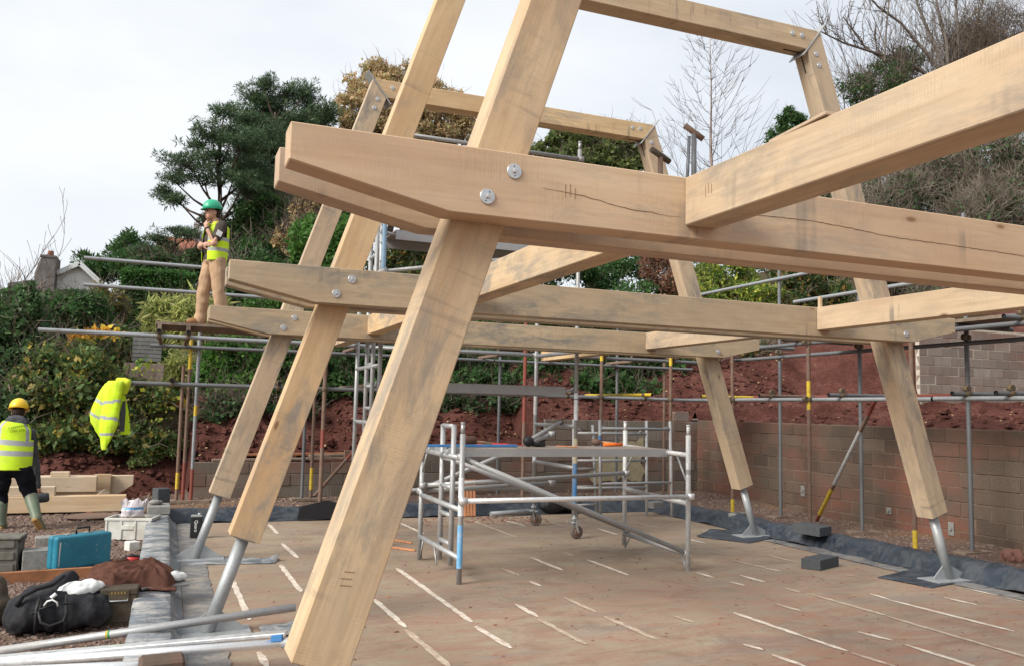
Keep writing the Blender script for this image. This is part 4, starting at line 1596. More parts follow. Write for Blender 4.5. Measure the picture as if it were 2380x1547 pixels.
def bare_tree(name, label, base, height, r0, bark, seed=0, depth=5, spread=0.5, split=3, lean=(0, 0), leader=0.75, cat='tree', trunk_len=0.3, up=0.35, tw=0.006, group=None):
    rr = random.Random(seed)
    root = thing(name, label, cat, base, group)
    mt, mc = MB(), MB()

    def grow(p, d, L, r, lev):
        pts, rs = [p], [r]
        q = p.copy()
        dd = d.copy()
        K = 4 if lev < 3 else 3
        kids = []
        for k in range(K):
            dd = (dd + Vector((rr.gauss(0, .12), rr.gauss(0, .12), rr.gauss(0, .08) + up * 0.12))).normalized()
            q = q + dd * L / K
            pts.append(q.copy())
            rs.append(max(tw * .7, r * (1 - 0.45 * (k + 1) / K)))
            if lev > 0 or k >= 1:
                kids.append((q.copy(), dd.copy(), rs[-1]))
        (mt if lev == 0 else mc).path(pts, rs, 7 if lev == 0 else (5 if lev == 1 else 3), 0, lev == 0)
        if lev >= depth or r < tw * 0.75:
            return
        # leader
        grow(q, (dd + Vector((rr.gauss(0, .1), rr.gauss(0, .1), .1))).normalized(), L * leader, rs[-1], lev + 1 if lev else 1)
        for s in range(split):
            kp, kd, kr = rr.choice(kids)
            az = rr.uniform(0, 6.283)
            side = Vector((math.cos(az), math.sin(az), rr.uniform(-.1, .6)))
            nd = (kd * (1 - spread) + side * spread + Vector((0, 0, up * .6))).normalized()
            grow(kp, nd, L * rr.uniform(.45, .75), kr * rr.uniform(.45, .65), lev + 1)
    d0 = Vector((lean[0], lean[1], 1)).normalized()
    grow(Vector(base), d0, height * trunk_len, r0, 0)
    mt.build('trunk', bark, root)
    mc.build('crown', bark, root)
    return root


# ---- banks of shrubs on the left -----------------------------------------
shrub('bramble_bush', 'dark bramble thicket with a few yellow leaves behind the hanging jacket', [PC(150, 920, 130, 120, 17.6), PC(300, 950, 100, 90, 17.4), PC(200, 1000, 140, 50, 17.0), PC(330, 1015, 90, 40, 16.9), PC(100, 1020, 90, 40, 16.9)],
      LEAF['bramble'], 34000, 0.085, 90, 0.7, 21, 8, twigs=(500, 0.9, 0.008, 'twig_d'),
      extra=[(LEAF['orange'], 70, 0.14, [PC(400, 925, 22, 14, 17.4)]), (LEAF['yellow'], 260, 0.07, [PC(330, 880, 60, 60, 17.3), PC(350, 960, 50, 30, 17)])])
shrub('ivy_bush', 'tall dark ivy-covered bush at the left edge of the view', [PC(40, 800, 75, 160, 18.0), PC(20, 970, 70, 90, 17.4), PC(70, 900, 60, 90, 17.8)],
      LEAF['ivy'], 17000, 0.085, 70, 0.75, 22, 6, twigs=(300, 1.0, 0.008, 'twig'))
shrub('laurustinus_bush', 'dark grey-green evergreen bush below the white house', [PC(170, 740, 85, 80, 25), PC(110, 760, 60, 80, 25)],
      LEAF['laurel_d'], 15000, 0.11, 60, 0.5, 23, 6)
shrub('autumn_bush', 'olive-brown bush with yellowing leaves left of the clipped hedge', [PC(245, 720, 62, 66, 27), PC(225, 780, 70, 50, 26)],
      LEAF['olive'], 12000, 0.10, 50, 0.55, 24, 6, twigs=(300, 0.9, 0.008, 'twig'))
shrub('berry_bush', 'low tangled bush with orange and yellow leaves under the scaffold ledger', [PC(215, 825, 110, 55, 19.2), PC(300, 800, 50, 40, 19.5)],
      LEAF['bramble'], 12000, 0.085, 50, 0.65, 25, 5,
      extra=[(LEAF['orange'], 260, 0.10, [PC(235, 772, 55, 10, 18.8), PC(190, 790, 28, 16, 18.8)]), (LEAF['yellow'], 220, 0.11, [PC(105, 795, 18, 18, 18.6), PC(190, 800, 24, 16, 18.6)])])
bare_tree('bare_shrub', 'bare twiggy shrub rising against the sky at the far left edge', (at(10, 900, 19).x, 19, ground_at(-3, 19)), 4.9, 0.05, BARK['twig_d'], 31, 5, 0.45, 3, (0.05, 0), 0.8, 'shrub')
bare_tree('bare_shrub', 'thin bare shrub between the left edge and the white house', (at(70, 900, 20.5).x, 20.5, ground_at(-3, 20.5)), 4.3, 0.04, BARK['twig_d'], 33, 5, 0.4, 3, (0.1, 0), 0.8, 'shrub')
# clipped hedge
he = thing('clipped_hedge', 'tall square-clipped dark green hedge behind the bamboo', 'hedge', at(360, 760, 30))
p0, p1 = at(278, 770, 30), at(446, 770, 30)
zt = at(360, 637, 30).z
N = 22000
r = np.random.RandomState(3)
hx0, hx1, hy0, hy1, hz0 = p0.x, p1.x, 29.6, 31.4, ground_at(p0.x, 30) - .1
fc = r.choice(3, N, p=[.62, .24, .14])
P = np.stack([r.uniform(hx0, hx1, N), r.uniform(hy0, hy1, N), r.uniform(hz0, zt, N)], 1)
P[fc == 0, 1] = hy0 + r.normal(0, .035, (fc == 0).sum())
P[fc == 1, 2] = zt + r.normal(0, .05, (fc == 1).sum())
P[fc == 2, 0] = hx0 + r.normal(0, .035, (fc == 2).sum())
P[:, 1] += 0.10 * np.sin(P[:, 0] * 2.1 + P[:, 2])
a = r.normal(size=(N, 3))
a /= np.linalg.norm(a, axis=1)[:, None]
b_ = np.cross(a, r.normal(size=(N, 3)))
b_ /= np.linalg.norm(b_, axis=1)[:, None]
L = 0.11
quads_obj('foliage', np.stack([P, P + a * L * .5 + b_ * L * .3, P + a * L, P + a * L * .5 - b_ * L * .3], 1), LEAF['hedge'], he, org=(hx0, hy0, hz0))
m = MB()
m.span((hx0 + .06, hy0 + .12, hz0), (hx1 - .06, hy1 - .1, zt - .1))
m.build('shade_core', m_plain('hedge inner shade', (0.012, 0.02, 0.008), .95, .05), he)  # near-black box behind the leaves, the hedge's inner shade put into its colour
# bamboo
shrub('bamboo_clump', 'pale yellow-green bamboo clump behind the scaffold poles', [PC(395, 735, 62, 60, 21), PC(450, 780, 48, 90, 20.5), PC(420, 890, 50, 90, 19.6), PC(460, 715, 44, 55, 21), PC(500, 730, 40, 60, 20.5)],
      LEAF['bamboo'], 13000, 0.21, 120, 0.15, 41, 22, 'twig', 'bamboo', None, (0.12, 0.4), None, None, 0.5, None, 0.012)
shrub('laurel_bush', 'glossy bright green laurel bush behind the left posts', [PC(540, 850, 85, 70, 17.3), PC(620, 845, 80, 60, 17.4), PC(500, 890, 60, 50, 17.2), PC(580, 900, 90, 40, 16.9)],
      LEAF['laurel'], 26000, 0.095, 90, 0.5, 42, 8)
shrub('laurel_bush', 'darker laurel bush overhanging the red bank behind the near post', [PC(720, 850, 70, 70, 17.2), PC(800, 840, 70, 80, 17.4), PC(880, 850, 70, 70, 17.4), PC(780, 900, 110, 40, 16.9)],
      LEAF['laurel_d'], 17000, 0.095, 70, 0.5, 43, 8)
shrub('laurel_bush', 'dark laurel bush over the bank behind the platform of the tall tower', [PC(1020, 850, 80, 60, 17.2), PC(1130, 855, 90, 60, 17.3), PC(1240, 855, 80, 60, 17.3), PC(1340, 850, 70, 50, 17.5), PC(1100, 890, 140, 34, 16.8), PC(1280, 895, 90, 25, 16.9)],
      LEAF['laurel_d'], 26000, 0.10, 100, 0.5, 44, 8, extra=[(LEAF['laurel'], 500, 0.13, [PC(1065, 860, 30, 50, 17.6)]), (LEAF['yellow'], 160, .09, [PC(1375, 950, 20, 22, 17.0)])])
shrub('dark_shrub', 'very dark evergreen shrub over the bank beside the right-hand standards', [PC(1430, 850, 90, 55, 16.8), PC(1530, 850, 80, 55, 16.9), PC(1600, 830, 50, 45, 17.2), PC(1480, 905, 110, 30, 16.4), PC(1380, 900, 60, 40, 16.5)],
      LEAF['laurel_d'], 20000, 0.10, 60, 0.6, 45, 6)
# ---- middle distance, seen between the beams
shrub('green_shrub', 'bright green shrub seen between the two left posts', [PC(770, 590, 70, 90, 25), PC(720, 560, 60, 80, 26), PC(810, 520, 60, 70, 27), PC(640, 720, 80, 60, 23)],
      LEAF['laurel'], 17000, 0.12, 70, 0.5, 51, 6)
shrub('green_shrub', 'mottled green shrub behind the upper platform of the tall tower', [PC(960, 590, 80, 70, 25), PC(1060, 590, 80, 60, 25), PC(1000, 660, 90, 50, 24), PC(900, 640, 70, 60, 25)],
      LEAF['hazel'], 18000, 0.11, 80, 0.5, 52, 6, twigs=(300, .9, .008, 'twig_d'))
shrub('green_shrub', 'dark laurel mass between the near and middle tie beams, centre', [PC(1180, 600, 90, 60, 24), PC(1290, 600, 90, 60, 23.5), PC(1400, 640, 90, 60, 23), PC(1200, 740, 160, 40, 21), PC(1400, 730, 140, 40, 21), PC(1480, 610, 80, 50, 23.5), PC(1500, 690, 110, 50, 21), PC(1600, 640, 60, 60, 22), PC(1320, 620, 80, 50, 22.5), PC(1250, 640, 70, 50, 22.5)],
      LEAF['laurel_d'], 26000, 0.105, 110, 0.45, 53, 8)
shrub('bracken_patch', 'rust-red dead bracken above the middle tie beam', [PC(1530, 625, 55, 50, 21), PC(1560, 660, 50, 35, 20.5)], LEAF['bracken'], 6000, 0.08, 40, 0.4, 54, 4, cat='bracken')
shrub('spotted_laurel', 'yellow-variegated shrub behind the right-hand guard rails', [PC(1690, 640, 90, 60, 20.5), PC(1640, 690, 60, 45, 20), PC(1760, 690, 80, 40, 20), PC(1720, 735, 90, 40, 19.8)],
      LEAF['yellow'], 15000, 0.115, 70, 0.38, 55, 6)
shrub('green_shrub', 'dark leafy shrub with orange-brown leaves right of the variegated one', [PC(1850, 650, 80, 60, 20.5), PC(1930, 690, 80, 50, 20.5), PC(1830, 720, 90, 45, 20), PC(1790, 605, 70, 40, 21.5), PC(1900, 625, 80, 40, 21.5)],
      LEAF['hazel'], 14000, 0.10, 60, 0.6, 56, 6, twigs=(350, .9, .008, 'twig'))
# ---- right-hand thicket
shrub('bramble_thicket', 'grey-brown tangle of bare stems and ivy above the right-hand tie beam', [PC(1935, 480, 50, 60, 23.5), PC(2060, 490, 110, 110, 22), PC(2160, 440, 110, 130, 22.5), PC(2030, 600, 110, 80, 21), PC(2150, 620, 120, 80, 20.5)],
      LEAF['ivy'], 15000, 0.11, 80, 0.6, 61, 10, twigs=(9000, 1.1, 0.010, 'twig'))
shrub('bramble_thicket', 'darker tangled thicket at the right edge of the view', [PC(2300, 400, 110, 140, 21), PC(2280, 540, 120, 110, 20.5), PC(2370, 480, 90, 160, 20), PC(2330, 680, 130, 70, 19), PC(2200, 700, 120, 50, 19.5)],
      LEAF['ivy'], 18000, 0.11, 90, 0.6, 62, 10, twigs=(10000, 1.1, 0.009, 'twig'))
shrub('twiggy_thicket', 'brown leafless twiggy crown at the top right corner', [PC(2330, 140, 120, 130, 26), PC(2250, 130, 70, 90, 27), PC(2390, 210, 80, 120, 25)],
      LEAF['olive'], 2500, 0.08, 60, 0.5, 63, 8, twigs=(14000, 1.0, 0.008, 'twig_d'), cat='tree', stem_r=.08)
shrub('ivy_tree', 'ivy-clad evergreen tree above the big beam on the right', [PC(2060, 190, 70, 70, 27), PC(1995, 210, 55, 45, 27), PC(2110, 140, 50, 40, 27.5), PC(2080, 270, 90, 50, 26)],
      LEAF['laurel_d'], 9000, 0.11, 60, 0.5, 64, 6, twigs=(1600, 1.0, 0.010, 'twig_d'), cat='tree', stem_r=.1)
shrub('holly_tree', 'small green tree just above the big beam, left of the ivy-clad one', [PC(1840, 290, 45, 38, 36), PC(1800, 320, 30, 30, 36), PC(1880, 300, 30, 30, 36), PC(1845, 350, 70, 40, 35)],
      LEAF['laurel_d'], 9000, 0.15, 40, 0.5, 65, 4, cat='tree', stem_r=.08)
# ---- bare trees against the sky
def foot(u, y):
    x = at(u, 700, y).x
    return (x, y, ground_at(x, y) - .2)


def pole_tree(label, base, top, r0, seed, nb=46, spread=1.0):
    """straight single-stemmed leafless tree with ascending side branches"""
    rr = random.Random(seed)
    base, top = Vector(base), Vector(top)
    H = (top - base).length
    root = thing('bare_tree', label, 'tree', base)
    mt, mc = MB(), MB()
    tp = [base.lerp(top, k / 10) + Vector((rr.gauss(0, .03), rr.gauss(0, .03), 0)) * (k > 0) for k in range(11)]
    mt.path(tp, [max(.018, r0 * (1 - k / 10.6)) for k in range(11)], 8)
    for i in range(nb):
        f = .30 + .68 * (i / nb) + rr.uniform(-.01, .01)
        k = min(9, int(f * 10))
        p = tp[k].lerp(tp[k + 1], f * 10 - k)
        az = rr.uniform(0, 6.283)
        L = H * .30 * spread * (1.12 - f) ** .7 * rr.uniform(.6, 1.2)
        out = Vector((math.cos(az), math.sin(az), 0))
        pts = [p]
        for q in range(1, 6):
            t = q / 5
            pts.append(p + out * L * (t ** .8) * .75 + Vector((0, 0, L * (.25 * t + .75 * t * t))) + Vector((rr.gauss(0, .05), rr.gauss(0, .05), rr.gauss(0, .04))))
        rb = max(.014, r0 * .22 * (1.1 - f))
        mc.path(pts, [rb, rb * .8, rb * .62, rb * .5, rb * .4, .008], 4, 0, False)
        for q in range(2, 6):
            for _ in range(2):
                a2 = az + rr.uniform(-1.3, 1.3)
                l2 = L * rr.uniform(.18, .42)
                o2 = Vector((math.cos(a2), math.sin(a2), rr.uniform(.3, 1.2))) * l2
                mid = pts[q] + o2 * .5 + Vector((0, 0, rr.uniform(-.02, .05)))
                mc.path([pts[q], mid, pts[q] + o2 + Vector((0, 0, l2 * .15))], [.013, .010, .007], 3, 0, False)
    mt.build('trunk', BARK['pink'], root)
    mc.build('crown', BARK['twig_d'], root)
    return root


f_ = foot(1659, 40)
pole_tree('leafless tree with straight pinkish trunk standing alone against the sky', f_, at(1650, 70, 40), 0.15, 72)
f_ = foot(1610, 42)
bare_tree('bare_tree', 'slim bare sapling just left of the pinkish trunk', f_, (at(1610, 230, 42).z - f_[2]), 0.07, BARK['twig_d'], 73, 5, 0.45, 3, (0.05, 0), 0.8, trunk_len=0.30, up=0.5, tw=0.010)
f_ = foot(2165, 27)
bare_tree('bare_tree', 'leafless tree with forked grey limbs above the big beam', f_, (at(2120, -120, 27).z - f_[2]) * 1.05, 0.16, BARK['grey'], 75, 5, 0.40, 4, (-0.16, 0), 0.85, trunk_len=0.33, up=0.4, tw=0.010)
f_ = foot(2215, 28)
bare_tree('bare_tree', 'second leafless tree with upright limbs close to the right edge', f_, (at(2220, -150, 28).z - f_[2]) * 1.05, 0.15, BARK['grey'], 79, 5, 0.38, 4, (0.02, 0), 0.85, trunk_len=0.33, up=0.5, tw=0.010)
f_ = foot(640, 30)
bare_tree('bare_shrub', 'tangled silvery leafless shrub behind the man on the scaffold', f_, at(600, 420, 30).z - f_[2], 0.12, BARK['grey'], 81, 5, 0.55, 4, (-0.1, 0), 0.8, 'shrub', 0.28, 0.25, 0.012)
f_ = foot(585, 29)
bare_tree('bare_shrub', 'smaller silvery leafless shrub right behind the man in the green helmet', f_, at(580, 470, 29).z - f_[2], 0.08, BARK['grey'], 85, 5, 0.55, 4, (0.05, 0), 0.8, 'shrub', 0.28, 0.25, 0.011)


# ---- oaks
def broad_tree(name, label, ells, mat, n, size, k, seed, bark='brown', r0=0.28, cat='tree'):
    c = np.mean([e[0] for e in ells], axis=0)
    base = Vector((c[0], c[1], ground_at(c[0], c[1]) - .3))
    root = thing(name, label, cat, base)
    sub = subclumps(ells, k, (0.10, 0.28), 0.85, seed) + [(e[0], e[1] * .7) for e in ells]
    q = leaf_quads(sub, n, size, 0.6, seed + 1)
    quads_obj('crown', q, mat, root, org=base)
    limbs(root, base, [Vector(s[0]) for s in sub[:16]], r0, BARK[bark], seed, 'trunk', 0.3)
    quads_obj('twigs', twig_quads(sub, 1500, 1.0, 0.014, seed + 2), BARK['twig_d'], root, org=base)
    return root


broad_tree('oak_tree', 'rounded oak tree in brown autumn leaf behind the frames', [PC(900, 225, 120, 90, 44), PC(960, 200, 70, 60, 44), PC(830, 270, 70, 80, 43), PC(1020, 270, 95, 75, 44), PC(930, 300, 150, 60, 43), PC(1080, 290, 50, 60, 43)],
           LEAF['oak_b'], 44000, 0.15, 300, 91)
broad_tree('oak_tree', 'green-leaved oak tree low against the sky beneath the far collar beam', [PC(1330, 340, 90, 60, 46), PC(1430, 340, 100, 60, 46), PC(1500, 360, 60, 45, 45), PC(1390, 390, 150, 50, 45), PC(1250, 360, 50, 40, 46)],
           LEAF['oak_g'], 26000, 0.21, 90, 92)
broad_tree('hazel_tree', 'yellow-brown bushy tree under the left end of the near tie beam', [PC(720, 490, 60, 70, 36), PC(690, 560, 60, 60, 35), PC(760, 440, 50, 50, 36)],
           LEAF['oak_b'], 9000, 0.13, 50, 93, 'twig', 0.1)


# ---- pines: flat plates of needles carried on crooked limbs
def pine(label, u, y, plates, seed, r0=0.2, fat=0.78):
    x = at(u, 500, y).x
    base = Vector((x, y, ground_at(x, y) - .3))
    root = thing('pine_tree', label, 'tree', base)
    r = np.random.RandomState(seed)
    tufts = []
    m = MB()
    topz = max(at(p[0], p[1], y).z for p in plates)
    trunk = [base]
    for k in range(1, 7):
        f = k / 6
        trunk.append(Vector((x + math.sin(f * 3 + seed) * 0.25 * f, y, base.z + (topz - 1.3 - base.z) * f)))
    mt = MB()
    mt.path(trunk, [r0 * (1 - .8 * k / 6) for k in range(7)], 8)
    mt.build('trunk', BARK['pine'], root)
    for (pu, pv, ru, rv) in plates:
        c, rad = PC(pu, pv, ru * 1.06, rv * fat, y, None)
        yy = r.uniform(-1, 1) * 1.2
        c = c + np.array((0, yy, 0))
        rad = np.array((rad[0], rad[0] * 0.8, rad[2]))
        # limb from trunk
        zt_ = max(base.z + 1.0, c[2] - rad[0] * 0.5 - 0.5)
        f = min(1, max(0, (zt_ - base.z) / max(topz - 0.4 - base.z, .1)))
        st = trunk[min(5, int(f * 6))].lerp(trunk[min(6, int(f * 6) + 1)], f * 6 - int(f * 6))
        mid = st.lerp(Vector(c), .55) + Vector((0, 0, -0.15))
        m.path([st, mid, Vector(c)], [r0 * .32, r0 * .2, r0 * .08], 5)
        nt_ = max(16, int(30 * rad[0] * rad[2] / 0.35))
        for t in range(nt_):
            d = r.normal(size=3)
            d /= np.linalg.norm(d)
            d[2] = d[2] * 0.8 + 0.15
            q = c + d * rad * np.array((1.12, 1.0, 1.35)) * r.uniform(.15, 1.08)
            tufts.append((q, np.array((.24, .24, .14)) * r.uniform(.5, 1.4)))
            if t % 2 == 0:
                m.path([Vector(c).lerp(mid, .3), Vector(q)], [r0 * .07, .012], 3, 0, False)
    m.build('limbs', BARK['pine'], root)
    n = min(len(tufts) * 95, 130000)
    quads_obj('crown', leaf_quads(tufts, n, 0.15, 0.17, seed, up=0.4), LEAF['pine'], root, org=base)
    return root


pine('spreading pine tree leaning left over the man on the scaffold', 505, 38,
     [(520, 265, 30, 22), (545, 300, 50, 28), (490, 320, 45, 26), (455, 335, 30, 18), (560, 350, 55, 30), (500, 370, 45, 22), (440, 395, 60, 24),
      (400, 415, 34, 20), (470, 425, 60, 16), (545, 410, 55, 26), (590, 390, 50, 34), (410, 470, 30, 14), (385, 440, 18, 18), (560, 445, 50, 20), (600, 440, 50, 30)], 101, .22)
pine('tall dark pine tree behind the leaning one', 640, 41,
     [(615, 200, 24, 26), (600, 225, 40, 24), (670, 205, 30, 24), (640, 235, 60, 26), (715, 215, 30, 26), (590, 265, 50, 28), (660, 275, 70, 30), (735, 245, 40, 26),
      (720, 285, 50, 28), (620, 315, 70, 30), (690, 320, 60, 30), (640, 360, 70, 32), (600, 400, 60, 32), (660, 410, 70, 34), (640, 460, 60, 34), (615, 350, 60, 30), (570, 300, 40, 24), (575, 350, 40, 26), (700, 370, 50, 34), (710, 420, 40, 34), (760, 270, 30, 24), (590, 450, 50, 30), (560, 390, 40, 30), (650, 500, 70, 34), (690, 470, 50, 34), (600, 500, 50, 30)], 102, .26, 1.3)
pine('low flat-topped pine on the skyline left of the man', 420, 44,
     [(370, 560, 40, 14), (410, 545, 40, 12), (440, 560, 30, 12), (340, 575, 40, 16), (395, 580, 50, 16), (480, 505, 22, 10), (495, 490, 18, 10)], 103, .14)
shrub('conifer', 'small feathery conifers on the skyline beyond the white house', [PC(195, 605, 30, 22, 50), PC(270, 590, 30, 35, 50), PC(300, 570, 40, 35, 49), PC(240, 630, 60, 35, 48), PC(330, 620, 80, 50, 47)],
      LEAF['laurel_d'], 14000, 0.2, 60, 0.3, 95, 6, cat='tree', up=.4)
shrub('grey_bush', 'grey-brown bush massed behind the clipped hedge', [PC(370, 615, 90, 30, 42), PC(480, 620, 60, 60, 40), PC(520, 580, 50, 60, 40)], LEAF['ivy'], 13000, 0.16, 60, 0.5, 96, 5, twigs=(900, 1.2, .012, 'twig_d'))
shrub('dark_shrub', 'dark evergreen shrub below the deck beside the bamboo', [PC(560, 660, 70, 60, 27), PC(620, 640, 60, 70, 28), PC(640, 780, 70, 50, 21)], LEAF['laurel_d'], 13000, 0.11, 60, 0.5, 97, 5)
# weeds on the low bank
shrub('weed_patch', 'pale green weeds growing on the low red bank beside the three poles', [PC(365, 1050, 60, 18, 16.9), PC(330, 1070, 40, 12, 16.7), PC(390, 1030, 40, 18, 17)], LEAF['weed'], 2600, 0.08, 40, 0.3, 98, 3, cat='weeds', stem_r=.006)
shrub('weed_patch', 'scrubby weeds on the bank behind the man in the yellow helmet', [PC(150, 1045, 70, 20, 17.2), PC(240, 1050, 60, 18, 17.2)], LEAF['bramble'], 2600, 0.07, 40, 0.4, 99, 3, cat='weeds', stem_r=.006)

shrub('ivy_trail', 'ivy and dead stems hanging down the red bank left of the near post', [PC(560, 945, 90, 30, 16.5), PC(680, 950, 60, 30, 16.4), PC(490, 960, 50, 30, 16.5)], LEAF['ivy'], 2600, 0.08, 40, 0.6, 121, 6, twigs=(500, .6, .007, 'twig_d'), cat='ivy', stem_r=.008)
shrub('ivy_trail', 'ivy and roots trailing over the bank behind the tall tower', [PC(1060, 940, 80, 28, 16.5), PC(1200, 935, 90, 30, 16.5), PC(1320, 930, 70, 30, 16.6)], LEAF['ivy'], 3200, 0.08, 40, 0.6, 122, 6, twigs=(600, .6, .007, 'twig_d'), cat='ivy', stem_r=.008)
shrub('ivy_trail', 'dead stems and leaves at the top of the bank behind the right-hand standards', [PC(1500, 930, 90, 20, 16.2), PC(1640, 850, 60, 30, 17.0), PC(1760, 815, 90, 24, 17.3), PC(1900, 785, 80, 22, 17.6)], LEAF['hazel'], 3600, 0.08, 50, 0.6, 123, 6, twigs=(900, .6, .007, 'twig'), cat='ivy', stem_r=.008)

shrub('evergreen_mass', 'dark evergreen trees massed below the tall pine behind the silvery shrub', [PC(610, 500, 80, 60, 38), PC(670, 530, 60, 70, 37.5), PC(560, 560, 60, 55, 38), PC(620, 590, 90, 50, 37)], LEAF['laurel_d'], 20000, 0.17, 110, 0.35, 131, 6, cat='tree', fr=(.12, .35), up=.3, stem_r=.08, twigs=(900, 1.2, .012, 'twig_d'))


def limb_tree(label, lims, y, r0, seed, bark='grey'):
    """leafless tree drawn from its main limbs, each carrying forked twigs"""
    rr = random.Random(seed)
    first = at(*lims[0][0], y)
    base = Vector((first.x, y, ground_at(first.x, y) - .2))
    root = thing('bare_tree', label, 'tree', base)
    mt, mc = MB(), MB()
    mt.path([base, base.lerp(first, .5) + Vector((.1, 0, 0)), first], [r0 * 1.25, r0 * 1.1, r0], 8)
    for L in lims:
        pts = [at(u, v, y + .3 * math.sin(i + seed)) for i, (u, v) in enumerate(L)]
        K = len(pts)
        rs = [max(.016, r0 * .62 * (1 - .75 * i / (K - 1))) for i in range(K)]
        mt.path(pts, rs, 6, 0, False)
        for i in range(K - 1):
            for _ in range(5):
                t = rr.random()
                p = pts[i].lerp(pts[i + 1], t)
                d0 = (pts[i + 1] - pts[i]).normalized()
                sd = Vector((rr.gauss(0, 1), rr.gauss(0, .8), rr.gauss(.3, .5))).normalized()
                dd = (d0 * .55 + sd * .6 + Vector((0, 0, .25))).normalized()
                l = rr.uniform(.7, 1.9)
                q = [p]
                for k in range(4):
                    dd = (dd + Vector((rr.gauss(0, .18), rr.gauss(0, .18), rr.gauss(.05, .12)))).normalized()
                    q.append(q[-1] + dd * l / 4)
                mc.path(q, [.022, .018, .014, .011, .008], 4, 0, False)
                for k in (1, 2, 3, 4):
                    for _2 in range(2):
                        d2 = (dd * .5 + Vector((rr.gauss(0, .7), rr.gauss(0, .6), rr.gauss(.25, .5)))).normalized()
                        e = q[k] + d2 * rr.uniform(.25, .7)
                        m2 = q[k].lerp(e, .5) + Vector((rr.gauss(0, .04), 0, rr.gauss(0, .04)))
                        mc.path([q[k], m2, e], [.011, .009, .006], 3, 0, False)
    mt.build('trunk', BARK[bark], root)
    mc.build('crown', BARK['twig_d'], root)
    return root


limb_tree('leafless tree whose crooked limbs fan out across the top right of the sky', [
    [(2205, 185), (2150, 120), (2095, 55), (2040, 15), (1990, -40)], [(2205, 185), (2165, 90), (2135, 20), (2120, -40)],
    [(2205, 185), (2200, 95), (2180, 20), (2165, -50)], [(2205, 185), (2228, 90), (2222, 10), (2225, -50)],
    [(2190, 200), (2120, 150), (2040, 125), (1960, 100), (1900, 70)], [(2190, 200), (2130, 190), (2070, 150), (2010, 110), (1960, 40)], [(2205, 185), (2260, 110), (2275, 30), (2300, -40)]], 27, .16, 5)
# ------------------------------------------------------------------ houses and fences beyond
MAT['render'] = m_plain('white house render', (0.80, 0.79, 0.77), 0.9, 0.1, 0, 0.06, 3)
MAT['slate'] = m_plain('grey roof slate', (0.16, 0.16, 0.165), 0.8, 0.2, 0, 0.2, 4)
MAT['stackc'] = m_plain('grey chimney render', (0.17, 0.155, 0.15), 0.92, 0.1, 0, 0.25, 2.5)
MAT['fascia'] = m_plain('white fascia board', (0.72, 0.74, 0.75), 0.6, 0.2)
MAT['terracotta'] = m_plain('clay chimney pot', (0.36, 0.16, 0.10), 0.8, 0.2)
MAT['glass'] = m_plain('dark window', (0.03, 0.035, 0.04), 0.15, 0.5)
MAT['redroof'] = m_plain('red clay roof', (0.30, 0.12, 0.08), 0.85, 0.1, 0, 0.2, 5)
Y = 46.0


def P2(u, v, y=Y):
    return at(u, v, y)


h = thing('white_house', 'white rendered house with broad grey chimney among the shrubs on the left', 'house', P2(150, 680))
pk, el, er = P2(186, 617), P2(133, 640), P2(232, 660)
bl, br = P2(133, 720), P2(228, 720)
m = MB()
poly = [(el.x, bl.z), (br.x, br.z), (br.x, er.z), (pk.x, pk.z), (el.x, el.z)]
m.prism(poly, lambda a, c, t: (a, Y + 9 * t, c))
m.build('wall', MAT['render'], h)
m = MB()
zlow = P2(133, 660).z
left = P2(30, 660)
m.span((left.x, Y + 1.5, bl.z), (el.x - .01, Y + 8, zlow - .1))
m.build('wall', MAT['render'], h)
m = MB()
lift = Vector((0, 0, 0.12))
for a, c in ((el, pk), (pk, er)):
    d_ = (c - a)
    m.prism([(a.x - d_.x * .02, a.z - d_.z * .02 + .02), (c.x + d_.x * (.10 if c is er else 0), c.z + d_.z * (.10 if c is er else 0) + .02),
             (c.x + d_.x * (.10 if c is er else 0), c.z + d_.z * (.10 if c is er else 0) + .16), (a.x - d_.x * .02, a.z - d_.z * .02 + .16)],
            lambda x, z, t: (x, Y - .3 + 9.6 * t, z))
m.prism([(left.x - .4, zlow - .12), (el.x - .02, zlow - .12), (el.x - .02, zlow + .55), (left.x - .4, zlow + .03)], lambda x, z, t: (x, Y + 1.2 + 7 * t, z))
m.build('roof', MAT['slate'], h)
m = MB()
for a, c in ((el, pk), (pk, er)):
    d_ = c - a
    e = 1.10 if c is er else 1.0
    m.beam((a.x, Y - .33, a.z + .06), (a.x + d_.x * e, Y - .33, a.z + d_.z * e + .06), .05, .22)
m.build('fascia', MAT['fascia'], h)
m = MB()
c0, c1 = P2(84, 660), P2(132, 660)
t0, t1 = P2(101, 603), P2(133, 603)
base = P2(84, 720).z
m.prism([(c0.x, base), (c1.x, base), (c1.x, t1.z), (t0.x, t0.z), (c0.x, P2(84, 640).z)], lambda x, z, t: (x, Y - .8 + 1.7 * t, z))
ch = m.build('chimney', MAT['stackc'], h, bev=.02)
m = MB()
m.prism([(t0.x - .05, t0.z + .003), (t1.x + .05, t0.z + .003), (t1.x + .05, t0.z + .10), (t0.x - .05, t0.z + .10)], lambda x, z, t: (x, Y - .85 + 1.8 * t, z))
m.build('chimney_cap', MAT['stackc'], ch)
m = MB()
m.lathe([(.16, 0), (.13, .28), (.15, .32)], ((t0.x + t1.x) / 2, Y, t0.z + .10), 12)
m.build('chimney_pot', MAT['terracotta'], ch)
for (ua, ub, va, vb) in ((170, 208, 672, 700),):
    a, c = P2(ua, vb), P2(ub, va)
    m = MB()
    m.span((a.x, Y - .03, a.z), (c.x, Y + .02, c.z))
    w = m.build('window', MAT['fascia'], h)
    m = MB()
    m.span((a.x + .06, Y - .045, a.z + .06), (c.x - .06, Y - .032, c.z - .06))
    m.build('pane', MAT['glass'], w)

